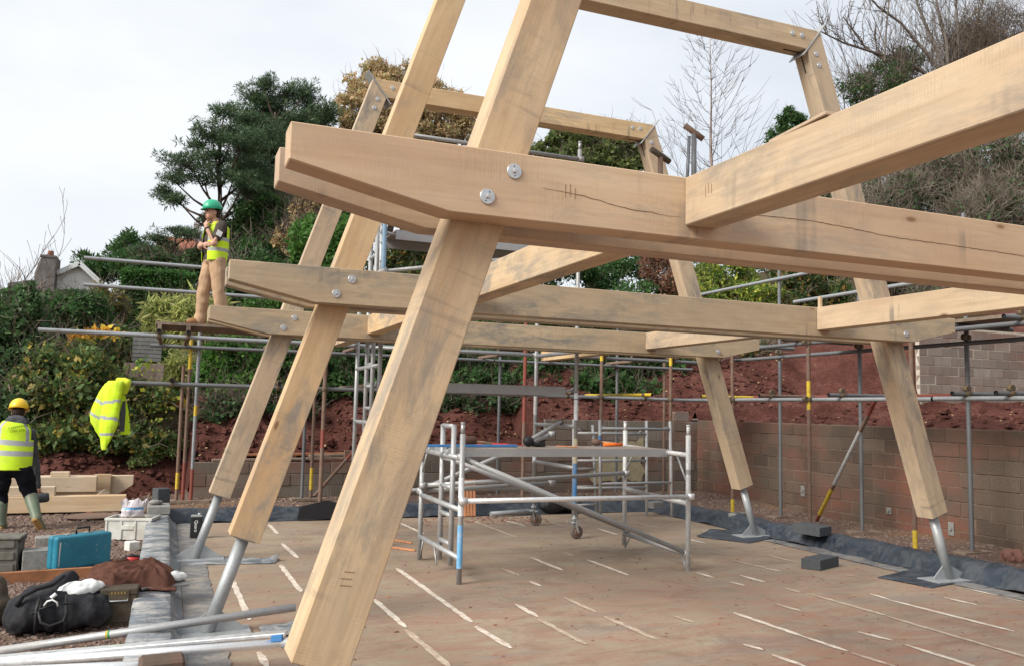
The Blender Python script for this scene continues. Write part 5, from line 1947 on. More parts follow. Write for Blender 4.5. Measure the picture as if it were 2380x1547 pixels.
h = thing('red_roofed_house', 'distant house with tall pale chimney and reddish roof behind the man on the scaffold', 'house', at(450, 640, 56))
Y2 = 56
m = MB()
a, c = at(372, 600, Y2), at(520, 600, Y2)
r0, r1 = at(395, 578, Y2), at(505, 540, Y2)
m.span((a.x, Y2, a.z - 5), (c.x, Y2 + 7, a.z))
m.build('wall', MAT['render'], h)
m = MB()
m.prism([(0, 0), (7.6, 0), (3.8, 2.0)], lambda y_, z_, t: (a.x - .3 + (c.x - a.x + .6) * t, Y2 - .3 + y_, a.z + .003 + z_))
m.build('roof', MAT['redroof'], h)
m = MB()
q0, q1 = at(449, 590, Y2 + 3), at(464, 590, Y2 + 3)
zt_ = at(455, 522, Y2 + 3).z
m.span((q0.x, Y2 + 3, q0.z - .6), (q1.x, Y2 + 3.9, zt_))
m.span((q0.x - .06, Y2 + 2.94, zt_ + .003), (q1.x + .06, Y2 + 3.96, zt_ + .14))
ch = m.build('chimney', MAT['stackc'] if False else m_plain('pale chimney render', (0.42, 0.42, 0.42), .9, .1), h)
m = MB()
m.lathe([(.15, 0), (.12, .4)], ((q0.x + q1.x) / 2, Y2 + 3.45, zt_ + .14), 10)
m.build('chimney_pot', MAT['stackc'], ch)

# slatted fence and boards in the shrubs
MAT['fence'] = m_plain('weathered grey fence timber', (0.20, 0.195, 0.19), 0.9, 0.1, 0, 0.25, 5)
MAT['fence_b'] = m_plain('pale pinkish boards', (0.27, 0.20, 0.17), 0.9, 0.1, 0, 0.2, 5)
fy = 18.6
f0, f1 = at(306, 838, fy), at(374, 838, fy)
fz1 = at(330, 783, fy).z
f = thing('fence_panel', 'grey slatted fence panel half hidden in the shrubs under the scaffold ledger', 'fence', f0)
n = 6
for i in range(n):
    z0 = f0.z + (fz1 - f0.z) * i / n
    m = MB()
    m.span((f0.x, fy, z0 + .006), (f1.x, fy + .02, z0 + (fz1 - f0.z) / n - .006))
    m.build('slat', MAT['fence'], f)
for x in (f0.x + .05, (f0.x + f1.x) / 2, f1.x - .05):
    m = MB()
    m.span((x - .03, fy + .022, f0.z - .6), (x + .03, fy + .07, fz1))
    m.build('post', MAT['fence'], f)
g0, g1 = at(284, 900, 18.2), at(378, 900, 18.2)
f = thing('board_wall', 'pale brown retaining boards below the grey fence panel', 'retaining wall', g0)
gz1 = at(320, 842, 18.2).z
for i in range(3):
    z0 = g0.z + (gz1 - g0.z) * i / 3
    m = MB()
    m.span((g0.x, 18.2, z0 + .003), (g1.x, 18.24, z0 + (gz1 - g0.z) / 3 - .003))
    m.build('board', MAT['fence_b'], f)
# ------------------------------------------------------------------ loose things about the site
ZG = -0.085
TMP = bpy.data.scenes.new('workbench')
MAT['teal'] = m_plain('chipped teal paint', (0.018, 0.18, 0.26), 0.42, 0.45, 0, 0.12, 6, None)
kk = NT('worn teal tool case', 0.42, 0.45)
_c = kk.coord('Object')
_b = kk.ramp(kk.noise(_c, 5, 4), [(0.3, (0.014, 0.15, 0.23)), (0.7, (0.026, 0.22, 0.31))])
_b = kk.mix(kk.ramp(kk.noise(_c, 26, 5, 0.7), [(0.63, 0.0), (0.68, 0.8)]), _b, (0.45, 0.42, 0.36))
_b = kk.mix(kk.ramp(kk.noise(_c, 3.2, 6, 0.7), [(0.55, 0.0), (0.75, 0.55)]), _b, (0.13, 0.13, 0.10))
MAT['teal'] = kk.col(_b)
MAT['crate'] = m_plain('dusty white plastic', (0.62, 0.62, 0.58), 0.6, 0.3, 0, 0.08, 8, (0.45, 0.41, 0.35))
MAT['grey_blk'] = m_plain('grey concrete block face', (0.27, 0.265, 0.25), 0.95, 0.1, 0, 0.18, 40, (0.20, 0.19, 0.175))
MAT['foam_blk'] = m_plain('dark grey aerated block', (0.075, 0.082, 0.09), 0.92, 0.12, 0, 0.15, 50, (0.10, 0.10, 0.10))
MAT['plank_r'] = m_plain('rusty stained plank', (0.33, 0.15, 0.075), 0.85, 0.15, 0, 0.3, 7, (0.20, 0.09, 0.05))
MAT['drab'] = m_plain('drab brown painted steel', (0.070, 0.055, 0.038), 0.6, 0.3, 0, 0.2, 14, (0.12, 0.09, 0.06))
MAT['fleece'] = m_plain('brown fleece', (0.10, 0.048, 0.036), 0.98, 0.05, 0, 0.2, 30)
MAT['canvas'] = m_plain('black holdall canvas', (0.022, 0.023, 0.028), 0.85, 0.2, 0, 0.25, 18, (0.05, 0.048, 0.045))
MAT['whitecloth'] = m_plain('white cloth', (0.70, 0.72, 0.72), 0.9, 0.1, 0, 0.06, 8)
MAT['paperbag'] = m_plain('tan paper sack', (0.40, 0.31, 0.22), 0.85, 0.1, 0, 0.15, 10)
MAT['plasticbag'] = m_plain('clear plastic sack', (0.60, 0.55, 0.58), 0.25, 0.5, 0, 0.12, 7)
MAT['bagblue'] = m_plain('blue sack print', (0.10, 0.36, 0.66), 0.4, 0.4, 0, 0.2, 30, (0.6, 0.65, 0.7))
MAT['red'] = m_plain('red plastic', (0.45, 0.03, 0.025), 0.5, 0.4)
MAT['orange'] = m_plain('orange handle', (0.85, 0.16, 0.02), 0.5, 0.4)
MAT['toolblue'] = m_plain('blue level', (0.06, 0.22, 0.50), 0.5, 0.4)
MAT['batten'] = m_plain('treated orange batten', (0.50, 0.23, 0.12), 0.85, 0.1, 0, 0.2, 10)
MAT['oldcrate'] = m_plain('grey weathered box timber', (0.16, 0.15, 0.13), 0.9, 0.1, 0, 0.3, 12, (0.09, 0.085, 0.07))
MAT['woodh'] = m_plain('wooden handle', (0.42, 0.28, 0.16), 0.7, 0.2)
MAT['paintw'] = m_plain('white print', (0.8, 0.8, 0.8), 0.6, 0.2)
MAT['stone'] = m_plain('reddish stone', (0.20, 0.10, 0.08), 0.95, 0.1, 0, 0.3, 8)
MAT['stones'] = None


def G(u, v):
    return gp(u, v, ZG)


def obox(c, size, ang):
    """matrix helper for things standing on the ground: returns f(local)->world"""
    R3 = Matrix.Rotation(ang, 3, 'Z')
    c = Vector(c)
    return lambda x, y, z: c + R3 @ Vector((x, y, z)), R3


def blob_mesh(build, voxel=0.02, smooth=6, disp=None, name='blob'):
    """union overlapping closed shapes into one continuous skin"""
    b = MB()
    build(b)
    me = bpy.data.meshes.new(name)
    me.from_pydata([Vector(v) for v in b.v], [], b.f)
    me.update()
    bm = bmesh.new()
    bm.from_mesh(me)
    bmesh.ops.recalc_face_normals(bm, faces=bm.faces)
    bm.to_mesh(me)
    bm.free()
    o = bpy.data.objects.new(name, me)
    TMP.collection.objects.link(o)
    md = o.modifiers.new('r', 'REMESH')
    md.mode = 'VOXEL'
    md.voxel_size = voxel
    if smooth:
        s = o.modifiers.new('s', 'SMOOTH')
        s.factor = 0.5
        s.iterations = smooth
    TMP.view_layers[0].update()
    dg = TMP.view_layers[0].depsgraph
    out = bpy.data.meshes.new_from_object(o.evaluated_get(dg))
    bpy.data.objects.remove(o)
    bpy.data.meshes.remove(me)
    if disp:
        co = [v.co.copy() for v in out.vertices]
        nr = [v.normal.copy() for v in out.vertices]
        for v, c_, n_ in zip(out.vertices, co, nr):
            v.co = c_ + disp(c_, n_)
    out.polygons.foreach_set('use_smooth', [True] * len(out.polygons))
    out.update()
    return out


def mesh_part(name, me, mats, parent=None, org=None):
    if not isinstance(mats, (list, tuple)):
        mats = [mats]
    me.materials.clear()
    for m in mats:
        me.materials.append(m)
    if org is None:
        org = WM[parent].translation if parent is not None else Vector((0, 0, 0))
    me.transform(Matrix.Translation(-Vector(org)))
    me.name = name
    o = bpy.data.objects.new(name, me)
    place(o, parent, Matrix.Translation(Vector(org)))
    return o


def text_mesh(txt, size, extrude=0.0):
    cu = bpy.data.curves.new('t', 'FONT')
    cu.body = txt
    cu.size = size
    cu.align_x = 'CENTER'
    cu.align_y = 'CENTER'
    cu.extrude = extrude
    o = bpy.data.objects.new('t', cu)
    TMP.collection.objects.link(o)
    TMP.view_layers[0].update()
    dg = TMP.view_layers[0].depsgraph
    me = bpy.data.meshes.new_from_object(o.evaluated_get(dg))
    bpy.data.objects.remove(o)
    return me


# ---- oak timbers stacked on the left --------------------------------------
def stacked(label, poly, y0, y1, mat='oak'):
    b = MB()
    b.prism(poly, lambda a, c, t: (a, y0 + (y1 - y0) * t, c))
    w = Matrix.Translation((poly[0][0], y0, poly[0][1]))
    return tag(b.build('stacked_timber', MAT[mat], None, bev=.004, world=w), label, 'timber', 'oak timbers stacked on the left')


def rect(x0, x1, z0, z1):
    return [(x0, z0), (x1, z0), (x1, z1), (x0, z1)]


MAT['oak_l'] = m_oak('pale fresh oak', (0.68, 0.54, 0.37), (0.58, 0.43, 0.27), (0.42, 0.38, 0.32), 0.25)
za = ZG + 0.04
xr = G(290, 1194).x
ya = G(150, 1196).y
stacked('long pale oak beam lying in front of the stacked timbers', rect(-2.9, xr, za, za + .225), ya, ya + .22, 'oak_l')
stacked('oak beam lying on its side behind the front beam of the stack', rect(-3.2, -0.86, za, za + .23), ya + .62, ya + .85, 'oak_l')
stacked('wide oak beam on top of the stacked timbers', rect(-3.2, -0.92, za + .235, za + .46), ya + .55, ya + .80, 'oak_l')
stacked('oak tie with tapered end lying at the back of the stack', [(-3.2, za), (-0.85, za), (-0.42, za + .30), (-0.42, za + .44), (-3.2, za + .44)], ya + .98, ya + 1.13, 'oak_l')
stacked('second tapered oak tie standing against the first', [(-3.2, za + .01), (-0.98, za + .01), (-0.70, za + .12), (-0.70, za + .43), (-3.2, za + .43)], ya + 1.16, ya + 1.30, 'oak_l')
stacked('short upright oak block at the end of the stack', rect(-0.98, -0.74, za, za + .47), ya + .88, ya + .975, 'oak')
stacked('small oak offcut lying on top of the stack', rect(-1.55, -1.30, za + .462, za + .53), ya + .58, ya + .74, 'oak_l')
stacked('short oak offcut on the front beam beside the man', rect(-2.05, -1.42, za + .228, za + .36), ya + .04, ya + .2, 'oak_l')
stacked('leaning oak offcut propped against the end of the stack', [(-1.15, za + .0), (-1.0, za), (-0.72, za + .22), (-0.80, za + .28)], ya + .40, ya + .52, 'oak')
stacked('square oak post end standing near the man at the left edge', rect(-2.42, -2.20, ZG, ZG + .42), ya + .30, ya + .52, 'oak_l')
for i, x in enumerate((-2.6, -1.0)):
    b = MB()
    b.span((x, ya - .02, ZG), (x + .09, ya + 1.25, za - .002))
    tag(b.build('bearer', MAT['plank_r'], org=(x, ya, ZG), bev=.002), 'bearer under the stacked timbers at its %s' % ('left' if i == 0 else 'right') + ' end', 'bearer')
# round lid in the gravel
b = MB()
p = G(212, 1207)
b.lathe([(.36, 0), (.36, .012), (.33, .016), (.33, .012)], p + Vector((0, .25, 0.02)), 28)
tag(b.build('round_cover', MAT['rust'], org=p), 'flat round cover lying in the gravel in front of the timber stack', 'cover')

# ---- white crate with a sack ------------------------------------------------
p0, p1 = G(243, 1253), G(337, 1255)
ang = math.atan2((p1 - p0).y, (p1 - p0).x) + 0.10
L_, D_, H_ = 0.52, 0.36, 0.255
cr = thing('plastic_crate', 'dusty white plastic crate holding a sack, beside the kerb', 'crate', p0)
T, R3 = obox(p0, None, ang)


def tbox(mb, T, R3, a, c, mi=0):
    a, c = Vector(a), Vector(c)
    m_ = (a + c) / 2
    mb.box(T(*m_), [abs(c[i] - a[i]) for i in range(3)], R3, mi)


b = MB()
tbox(b, T, R3, (0, 0, 0), (L_, D_, .012))
tbox(b, T, R3, (0, 0, .012), (L_, .012, H_ - .03))
tbox(b, T, R3, (0, D_ - .012, .012), (L_, D_, H_ - .03))
tbox(b, T, R3, (0, .012, .012), (.012, D_ - .012, H_ - .03))
tbox(b, T, R3, (L_ - .012, .012, .012), (L_, D_ - .012, H_ - .03))
b.build('tub', MAT['crate'], cr, bev=.002)
b = MB()
for (a, c) in (((-.012, -.012, H_ - .03), (L_ + .012, .014, H_)), ((-.012, D_ - .014, H_ - .03), (L_ + .012, D_ + .012, H_)),
               ((-.012, .014, H_ - .03), (.014, D_ - .014, H_)), ((L_ - .014, .014, H_ - .03), (L_ + .012, D_ - .014, H_))):
    tbox(b, T, R3, a, c)
b.build('rim', MAT['crate'], cr, bev=.003)
for x in (0.0, .17, .33, L_ - .02):
    b = MB()
    tbox(b, T, R3, (x, -.010, .01), (x + .02, -.0005, H_ - .032))
    b.build('rib', MAT['crate'], cr)
b = MB()
tbox(b, T, R3, (.19, -.014, .12), (.33, -.0005, .17))
b.build('handle_recess', MAT['crate'], cr, bev=.004)
# sack
sc = T(.26, .17, 0)
sk = thing('sack', 'part-used sack with blue printed band standing in the white crate', 'sack', sc + Vector((0, 0, .02)))


def sack_b(b):
    for k in range(7):
        z = .03 + k * .06
        b.ell(sc + Vector((.012 * math.sin(k), .01 * math.cos(k * 2), z)), (.145 - .004 * abs(k - 3), .095 - .003 * k, .06), 14, 8)


me = blob_mesh(sack_b, .012, 3, lambda co, n: n * (.012 * nz3(co.x, co.y, co.z, 14, 3)))
vz = [v.co.z - sc.z for v in me.vertices]
o = mesh_part('sack_body', me, [MAT['paperbag'], MAT['plasticbag'], MAT['bagblue']], sk)
o.data.polygons.foreach_set('material_index', [0 if (f.center.z - .02 + 0) < .22 else (2 if .30 < f.center.z - .02 < .345 else 1) for f in o.data.polygons])
tm = None
b = MB()
for k in range(9):
    a = -1.2 + k * .3
    b.add([sc + Vector((.14 * math.sin(a), -.085 * math.cos(a), .37)), sc + Vector((.14 * math.sin(a + .3), -.085 * math.cos(a + .3), .37)),
           sc + Vector((.16 * math.sin(a + .3), -.06, .46 + .03 * math.sin(k * 2.1))), sc + Vector((.16 * math.sin(a), -.06 + .01 * (k % 2), .46 + .03 * math.sin(k * 2.1 - 2.1)))], [(0, 1, 2, 3)])
b.build('torn_top', MAT['plasticbag'], sk)

# ---- teal case -----------------------------------------------------------
p0, p1 = G(127, 1331), G(258, 1312)
ang = math.atan2((p1 - p0).y, (p1 - p0).x)
Lc = (p1 - p0).length
T, R3 = obox(p0, None, ang)
tc_ = thing('tool_case', 'scuffed teal metal tool case with black handle standing on the gravel', 'tool case', p0)
b = MB()
tbox(b, T, R3, (0, 0, .012), (Lc, .088, .335))
b.build('body', MAT['teal'], tc_, bev=.03, seg=4)
b = MB()
tbox(b, T, R3, (0, .0905, .012), (Lc, .175, .335))
b.build('lid', MAT['teal'], tc_, bev=.03, seg=4)
b = MB()
for x in (.14, .37):
    tbox(b, T, R3, (Lc * x * 1.6, .06, .336), (Lc * x * 1.6 + .05, .12, .345))
for q in b.v[:0]:
    pass
b.build('latch', MAT['steel'], tc_)
b = MB()
b.add([T(.030, -.0008, .06), T(.036, -.0008, .05), T(.041, -.0008, .2), T(.046, -.0008, .28), T(.030, -.0008, .285), T(.028, -.0008, .2)], [(0, 1, 2, 3, 4, 5)])
b.build('paint_scuff', MAT['crate'], tc_)
b = MB()
hx0_ = Lc * .42
b.path([T(hx0_, .09, .335), T(hx0_, .09, .39), T(hx0_ + .13, .09, .39), T(hx0_ + .13, .09, .335)], .011, 8)
b.build('handle', MAT['black'], tc_)
for x in (.30, .62):
    b = MB()
    tbox(b, T, R3, (Lc * x, .02, 0), (Lc * x + .05, .15, .0125))
    b.build('foot', MAT['teal'], tc_)

# ---- blocks and planks on the left ----------------------------------------
def loose_block(label, p, ang, size, mat, name='concrete_block', tilt=0.0):
    b = MB()
    R3 = Matrix.Rotation(ang, 3, 'Z') @ Matrix.Rotation(tilt, 3, 'X')
    p = Vector(p)
    b.box(p + Vector((0, 0, size[2] / 2)), size, R3)
    return tag(b.build(name, mat, org=p, bev=.006), label, 'block')


q = G(84, 1322)
loose_block('grey concrete block standing left of the teal case', q + Vector((0, .05, 0)), .12, (.26, .22, .19), MAT['grey_blk'])
q = G(108, 1290)
loose_block('pale concrete block half hidden behind the teal case', q + Vector((.05, .3, 0)), .1, (.40, .20, .16), MAT['grey_blk'])
q = G(306, 1278)
loose_block('small pale broken block lying in front of the white crate', q, .5, (.12, .12, .10), MAT['crate'])
q = gp(377, 1190, .125)
loose_block('grey block lying on the left kerb near the three scaffold poles', (-.02, q.y, .127), .03, (.27, .44, .10), MAT['grey_blk'])
loose_block('upright dark grey block standing at the corner of the left kerb', (.0, 12.62, .0), .4, (.17, .19, .40), MAT['foam_blk'])
b = MB()
b.ell((-.07, q.y - .02, .262), (.075, .05, .036), 12, 8)
b.ell((-.02, q.y + .02, .255), (.05, .05, .03), 12, 8)
tag(b.build('stone', MAT['grey_blk'], org=(-.07, q.y, .23)), 'smooth grey stone lying on the block on the kerb', 'stone')


def plank(label, a, c, w, h, mat=None, name='plank'):
    b = MB()
    b.beam(a, c, w, h)
    return tag(b.build(name, mat or MAT['plank_r'], org=a, bev=.003), label, 'plank')


a, c = G(0, 1358), G(236, 1340)
plank('long rust-coloured plank lying on the gravel in front of the teal case', a + Vector((-.3, 0, .05)), c + Vector((0, 0, .05)), .05, .10)
a, c = G(68, 1291), G(148, 1256)
plank('short rust-coloured plank lying at an angle behind the teal case', a + Vector((0, 0, .03)), c + Vector((0, 0, .06)), .13, .045)
# grey box at the left edge
p = G(38, 1327)
T, R3 = obox(p, None, -.06)
ob = thing('timber_box', 'grey weathered ribbed box cut by the left edge of the view', 'box', p)
b = MB()
tbox(b, T, R3, (-.5, 0, 0), (0, .30, .30))
b.build('body', MAT['oldcrate'], ob, bev=.008)
for z in (.0, .11, .22):
    b = MB()
    tbox(b, T, R3, (-.5, -.012, z + .003), (-.03, -.0005, z + .075))
    b.build('rib', MAT['oldcrate'], ob, bev=.003)
b = MB()
tbox(b, T, R3, (-.51, -.02, .301), (.02, .31, .325))
b.build('lid', MAT['oldcrate'], ob, bev=.006)
for z in (.02, .27):
    b = MB()
    tbox(b, T, R3, (.0005, .0, z), (.014, .30, z + .05))
    b.build('edge_strip', MAT['black'], ob)
# dark bag at the left edge
p = G(-30, 1455)
me = blob_mesh(lambda b: (b.ell(p + Vector((-.05, 0, .12)), (.22, .16, .16)), b.ell(p + Vector((0, .02, .24)), (.12, .12, .13))), .02, 4,
               lambda co, n: n * .02 * nz3(co.x, co.y, co.z, 6, 3))
tag(mesh_part('dark_bag', me, MAT['drab'], None, p), 'dark sack cut off by the left edge of the view', 'bag')

# ---- black holdall ---------------------------------------------------------
hp = G(128, 1478)
hb = thing('holdall', 'open black canvas holdall with a white cloth inside', 'bag', hp)
hw = (G(222, 1474) - G(36, 1474)).length


def hold_b(b):
    for k in range(8):
        t = k / 7
        x = (t - .5) * hw * .86
        b.ell(hp + Vector((x, .14, .13 + .03 * math.sin(t * 3.1))), (.11, .17, .125 + .03 * math.sin(t * 3.14)), 14, 8)
    for k in range(6):
        t = k / 5
        b.ell(hp + Vector((-hw * .34 + t * hw * .38, .20 + .03 * t, .23 + .10 * t)), (.09, .07, .07), 12, 8)


def fold(co, n):
    return n * (.03 * nz3(co.x, co.y, co.z * .5, 7, 4) - .035 * abs(nz3(co.x, co.y, co.z * .6 + 4, 6, 2)) + .012 + .012 * math.sin(co.x * 38 + 5 * nz3(co.x, co.y, co.z, 4, 2)) * max(0, .25 - abs(co.z - ZG - .2)))


me = blob_mesh(hold_b, .014, 4, fold)
mesh_part('bag_body', me, MAT['canvas'], hb)
b = MB()
b.path([hp + Vector((-hw * .47, .02, .22)), hp + Vector((-hw * .40, -.0, .29)), hp + Vector((-hw * .25, .01, .33)), hp + Vector((-hw * .08, .05, .345)), hp + Vector((hw * .04, .13, .39))], [.018, .016, .015, .015, .014], 6)
b.build('carry_strap', MAT['canvas'], hb)
b = MB()
b.path([hp + Vector((-hw * .42, .0, .12)), hp + Vector((-hw * .20, -.045, .20)), hp + Vector((hw * .0, -.05, .235)), hp + Vector((hw * .22, -.03, .22))], .006, 6)
b.build('zip_edge', MAT['black'], hb)
for s_ in (-1, 1):
    b = MB()
    xx = hw * .17 * s_ - .03
    b.path([hp + Vector((xx, -.045, .03)), hp + Vector((xx, -.06, .12)), hp + Vector((xx, -.045, .20)), hp + Vector((xx * .9, .0, .28))], .012, 4)
    b.build('webbing_strap', MAT['black'], hb)
b = MB()
b.path([hp + Vector((-hw * .20, -.05, .19)), hp + Vector((-hw * .16, -.085, .12)), hp + Vector((-.03, -.095, .095)), hp + Vector((hw * .10, -.085, .12)), hp + Vector((hw * .13, -.05, .19))], .010, 6)
b.build('carry_handle', MAT['black'], hb)
wc_ = hp + Vector((hw * .18, .14, .28))
me = blob_mesh(lambda b: (b.ell(wc_, (.13, .09, .065)), b.ell(wc_ + Vector((.10, .03, .02)), (.09, .07, .05)), b.ell(wc_ + Vector((-.10, -.03, -.03)), (.07, .06, .04))), .012, 3,
               lambda co, n: n * (.014 * nz3(co.x, co.y, co.z, 12, 3)))
tag(mesh_part('white_cloth', me, MAT['whitecloth'], None, wc_), 'crumpled white cloth spilling from the black holdall', 'cloth')
b = MB()
bz = hp + Vector((-hw * .05, -.05, .255))
b.path([bz + Vector((-.05, 0, -.03)), bz + Vector((-.03, -.01, .0)), bz + Vector((.0, -.01, .008)), bz + Vector((.03, -.01, -.01)), bz + Vector((.035, 0, -.04))], .006, 6)
b.path([bz + Vector((-.01, 0, .02)), bz + Vector((.02, .005, .045))], .014, 6)
tag(b.build('white_buckle', MAT['paintw'], org=bz), 'small white buckle loop on the front of the holdall', 'buckle')

# ---- brown metal box -------------------------------------------------------
p0, p1 = G(229, 1462), G(314, 1457)
ang = math.atan2((p1 - p0).y, (p1 - p0).x)
Lb = (p1 - p0).length
T, R3 = obox(p0, None, ang)
ab = thing('ammo_box', 'drab brown steel ammunition box beside the holdall', 'box', p0)
b = MB()
tbox(b, T, R3, (0, 0, 0), (Lb, .16, .235))
b.build('body', MAT['drab'], ab, bev=.010, seg=2)
b = MB()
tbox(b, T, R3, (-.005, -.006, .2355), (Lb + .005, .166, .285))
b.build('lid', MAT['drab'], ab, bev=.010, seg=2)
b = MB()
tbox(b, T, R3, (Lb * .22, -.012, .19), (Lb * .78, -.0065, .275))
b.build('latch_plate', MAT['drab'], ab, bev=.002)
b = MB()
b.path([T(Lb * .25, -.014, .21), T(Lb * .25, -.024, .20), T(Lb * .75, -.024, .20), T(Lb * .75, -.014, .21)], .005, 6)
b.build('latch_wire', MAT['steel'], ab)
b = MB()
b.path([T(Lb * .2, -.003, .07), T(Lb * .25, -.006, .05), T(Lb * .75, -.006, .05), T(Lb * .8, -.003, .07)], .006, 6)
b.build('pressed_rib', MAT['drab'], ab)
b = MB()
tbox(b, T, R3, (Lb * .14, -.003, .03), (Lb * .86, -.0005, .18))
b.build('pressed_panel', MAT['drab'], ab, bev=.001)
for k in range(5):     # the worn yellow lettering is no longer legible
    b = MB()
    tbox(b, T, R3, (Lb * (.28 + .09 * k), -.0145, .245), (Lb * (.33 + .09 * k), -.0125, .263))
    b.build('worn_stencil', m_plain('worn yellow stencil', (0.25, 0.17, 0.05), .8) if k == 0 else bpy.data.materials['worn yellow stencil'], ab)

# ---- board, fleece and power tool on the kerb edge -------------------------
fc_ = gp(300, 1352, .17)
fc_.x = min(fc_.x, -.14)
b = MB()
b.box(fc_ + Vector((.24, .0, -.02)), (.34, .30, .018), Matrix.Rotation(.15, 3, 'Z'))
tag(b.build('board', MAT['fence'], org=fc_, bev=.002), 'thin grey board lying across the kerb under the brown fleece', 'board')


nxf, nyf = 84, 56
V, F = [], []
for jj in range(nyf + 1):
    for ii in range(nxf + 1):
        s_, t_ = ii / nxf * 2 - 1, jj / nyf * 2 - 1
        x = s_ * .33 * (1 + .10 * nz3(s_, t_, 1, 1.3, 2))
        y = t_ * .20 * (1 + .22 * nz3(s_, t_, 5, 1.6, 2)) + .03 * math.sin(s_ * 4)
        rr_ = math.sqrt((abs(s_) ** 3 + abs(t_) ** 3) ** .667)
        mound = max(0, 1 - rr_ ** 2.2)
        f1 = 1 - abs(nz3(s_ * 1.1 + t_ * .5, t_ * 1.7 - s_ * .3, 3, 1.5, 1)) * 2.2
        f2 = 1 - abs(nz3(s_ * 2.6 - t_ * .8, t_ * 2.2 + s_ * .8, 8, 1.4, 1)) * 2.0
        z = .125 * mound ** .6 + (.055 * max(0, f1) ** 1.6 + .022 * max(0, f2) ** 1.5) * min(1, mound * 3 + .1) - .05 * max(0, rr_ - .75)
        V.append(fc_ + Vector((x, y, z - .01)))
for jj in range(nyf):
    for ii in range(nxf):
        a_ = jj * (nxf + 1) + ii
        F.append((a_, a_ + 1, a_ + nxf + 2, a_ + nxf + 1))
o = mesh_obj('fleece', V, F, MAT['fleece'], org=fc_, smooth=True)
md = o.modifiers.new('t', 'SOLIDIFY')
md.thickness = .012
tag(o, 'crumpled brown fleece thrown over the kerb beside the holdall', 'clothing')
me = blob_mesh(lambda b: (b.ell(fc_ + Vector((.33, .0, .03)), (.06, .07, .04)), b.ell(fc_ + Vector((.37, .03, .02)), (.05, .05, .03))), .01, 3, lambda co, n: n * .012 * nz3(co.x, co.y, co.z, 14, 3))
tag(mesh_part('white_rag', me, MAT['whitecloth'], None, fc_ + Vector((.33, 0, 0))), 'white rag showing at the right end of the brown fleece', 'cloth')
tp = G(300, 1330)
pt_ = thing('power_tool', 'black power tool with red body and coiled lead behind the brown fleece', 'power tool', tp)
b = MB()
pts = []
for k in range(40):
    a = k * .5
    pts.append(tp + Vector((.11 * math.cos(a) * (1 + .1 * math.sin(k)), .08 * math.sin(a), .03 + k * .0025)))
b.path(pts, .009, 6)
b.build('lead', MAT['black'], pt_)
b = MB()
b.tube(tp + Vector((-.03, -.02, .13)), tp + Vector((.10, .0, .12)), .035, .03, 12)
b.build('motor_body', MAT['red'], pt_)
b = MB()
b.path([tp + Vector((-.12, -.03, .10)), tp + Vector((-.05, -.03, .15)), tp + Vector((.03, -.02, .165)), tp + Vector((.12, 0, .14))], .014, 8)
b.build('grip', MAT['black'], pt_)

# ---- black tin on the slab --------------------------------------------------
p = gp(455, 1249, .008)
tn = thing('tin', 'black rectangular tin with white vertical lettering beside the far left foot', 'tin', p)
b = MB()
R3 = Matrix.Rotation(-.12, 3, 'Z')
b.box(p + Vector((0, .04, .12)), (.125, .085, .24), R3)
b.build('body', MAT['black'], tn, bev=.008, seg=2)
b = MB()
b.box(p + Vector((0, .04, .2485)), (.12, .08, .016), R3)
b.lathe([(.018, 0), (.018, .022)], p + Vector((.03, .04, .256)), 10)
b.build('cap', MAT['steel'], tn)
me = text_mesh('Quaro', .05)
me.transform(Matrix.Translation(p + Vector((.0, .04, .135))) @ R3.to_4x4() @ Matrix.Translation((0, -.0437, 0)) @ Matrix.Rotation(math.pi / 2, 4, 'X') @ Matrix.Rotation(-math.pi / 2, 4, 'Z'))
mesh_part('lettering', me, MAT['paintw'], tn)

# ---- membrane flaps round the feet ----------------------------------------
def flap(label, pts, z=.006, curl=None, mat='dpm', nx=10, ny=8):
    """quad patch with curled corner; pts are four corners on the slab"""
    A, B, D, E = [Vector(p) for p in pts]
    V, F = [], []
    for j in range(ny + 1):
        for i in range(nx + 1):
            s, t = i / nx, j / ny
            p = A.lerp(B, s).lerp(E.lerp(D, s), t)
            zz = z + .006 * (nz3(p.x, p.y, 1, 4, 3) + .5)
            if curl:
                for (cs, ct, rad, hgt) in curl:
                    d_ = math.hypot(s - cs, t - ct)
                    if d_ < rad:
                        zz += hgt * (1 - d_ / rad) ** 1.5
            e = .012
            V.append((p.x + rng.uniform(-e, e) * (i in (0, nx)), p.y + rng.uniform(-e, e) * (j in (0, ny)), max(zz, .004)))
    for j in range(ny):
        for i in range(nx):
            a_ = j * (nx + 1) + i
            F.append((a_, a_ + 1, a_ + nx + 2, a_ + nx + 1))
    o = mesh_obj('membrane_flap', V, F, MAT[mat], org=A, smooth=True)
    md = o.modifiers.new('t', 'SOLIDIFY')
    md.thickness = .003
    return tag(o, label, 'membrane')


flap('black membrane flap curling under the far right steel foot', (gp(1618, 1247), gp(1740, 1262), gp(1795, 1252), gp(1700, 1228)), .003, [(0, .4, .5, .06), (1, 1, .4, .03)])
flap('black membrane sheet under the near right steel foot', (gp(2040, 1342), gp(2165, 1366), gp(2245, 1352), gp(2160, 1312)), .003, [(0.1, 1, .45, .05)])
flap('stiff black membrane corner standing up beside the near right foot', (gp(2122, 1330), gp(2180, 1336), gp(2186, 1314), gp(2150, 1308)), .006, [(.5, 1, .9, .17)])
flap('dark membrane strip with torn raised corner beside the far left foot', (gp(435, 1313), gp(640, 1309), gp(650, 1298), gp(480, 1294)), .006, [(1, .6, .22, .09)], 'dpm_l')
flap('dark membrane offcut behind the near left foot', (gp(600, 1484), gp(690, 1476), gp(690, 1448), gp(606, 1456)), .006, [(1, 1, .4, .03)], 'dpm_l')
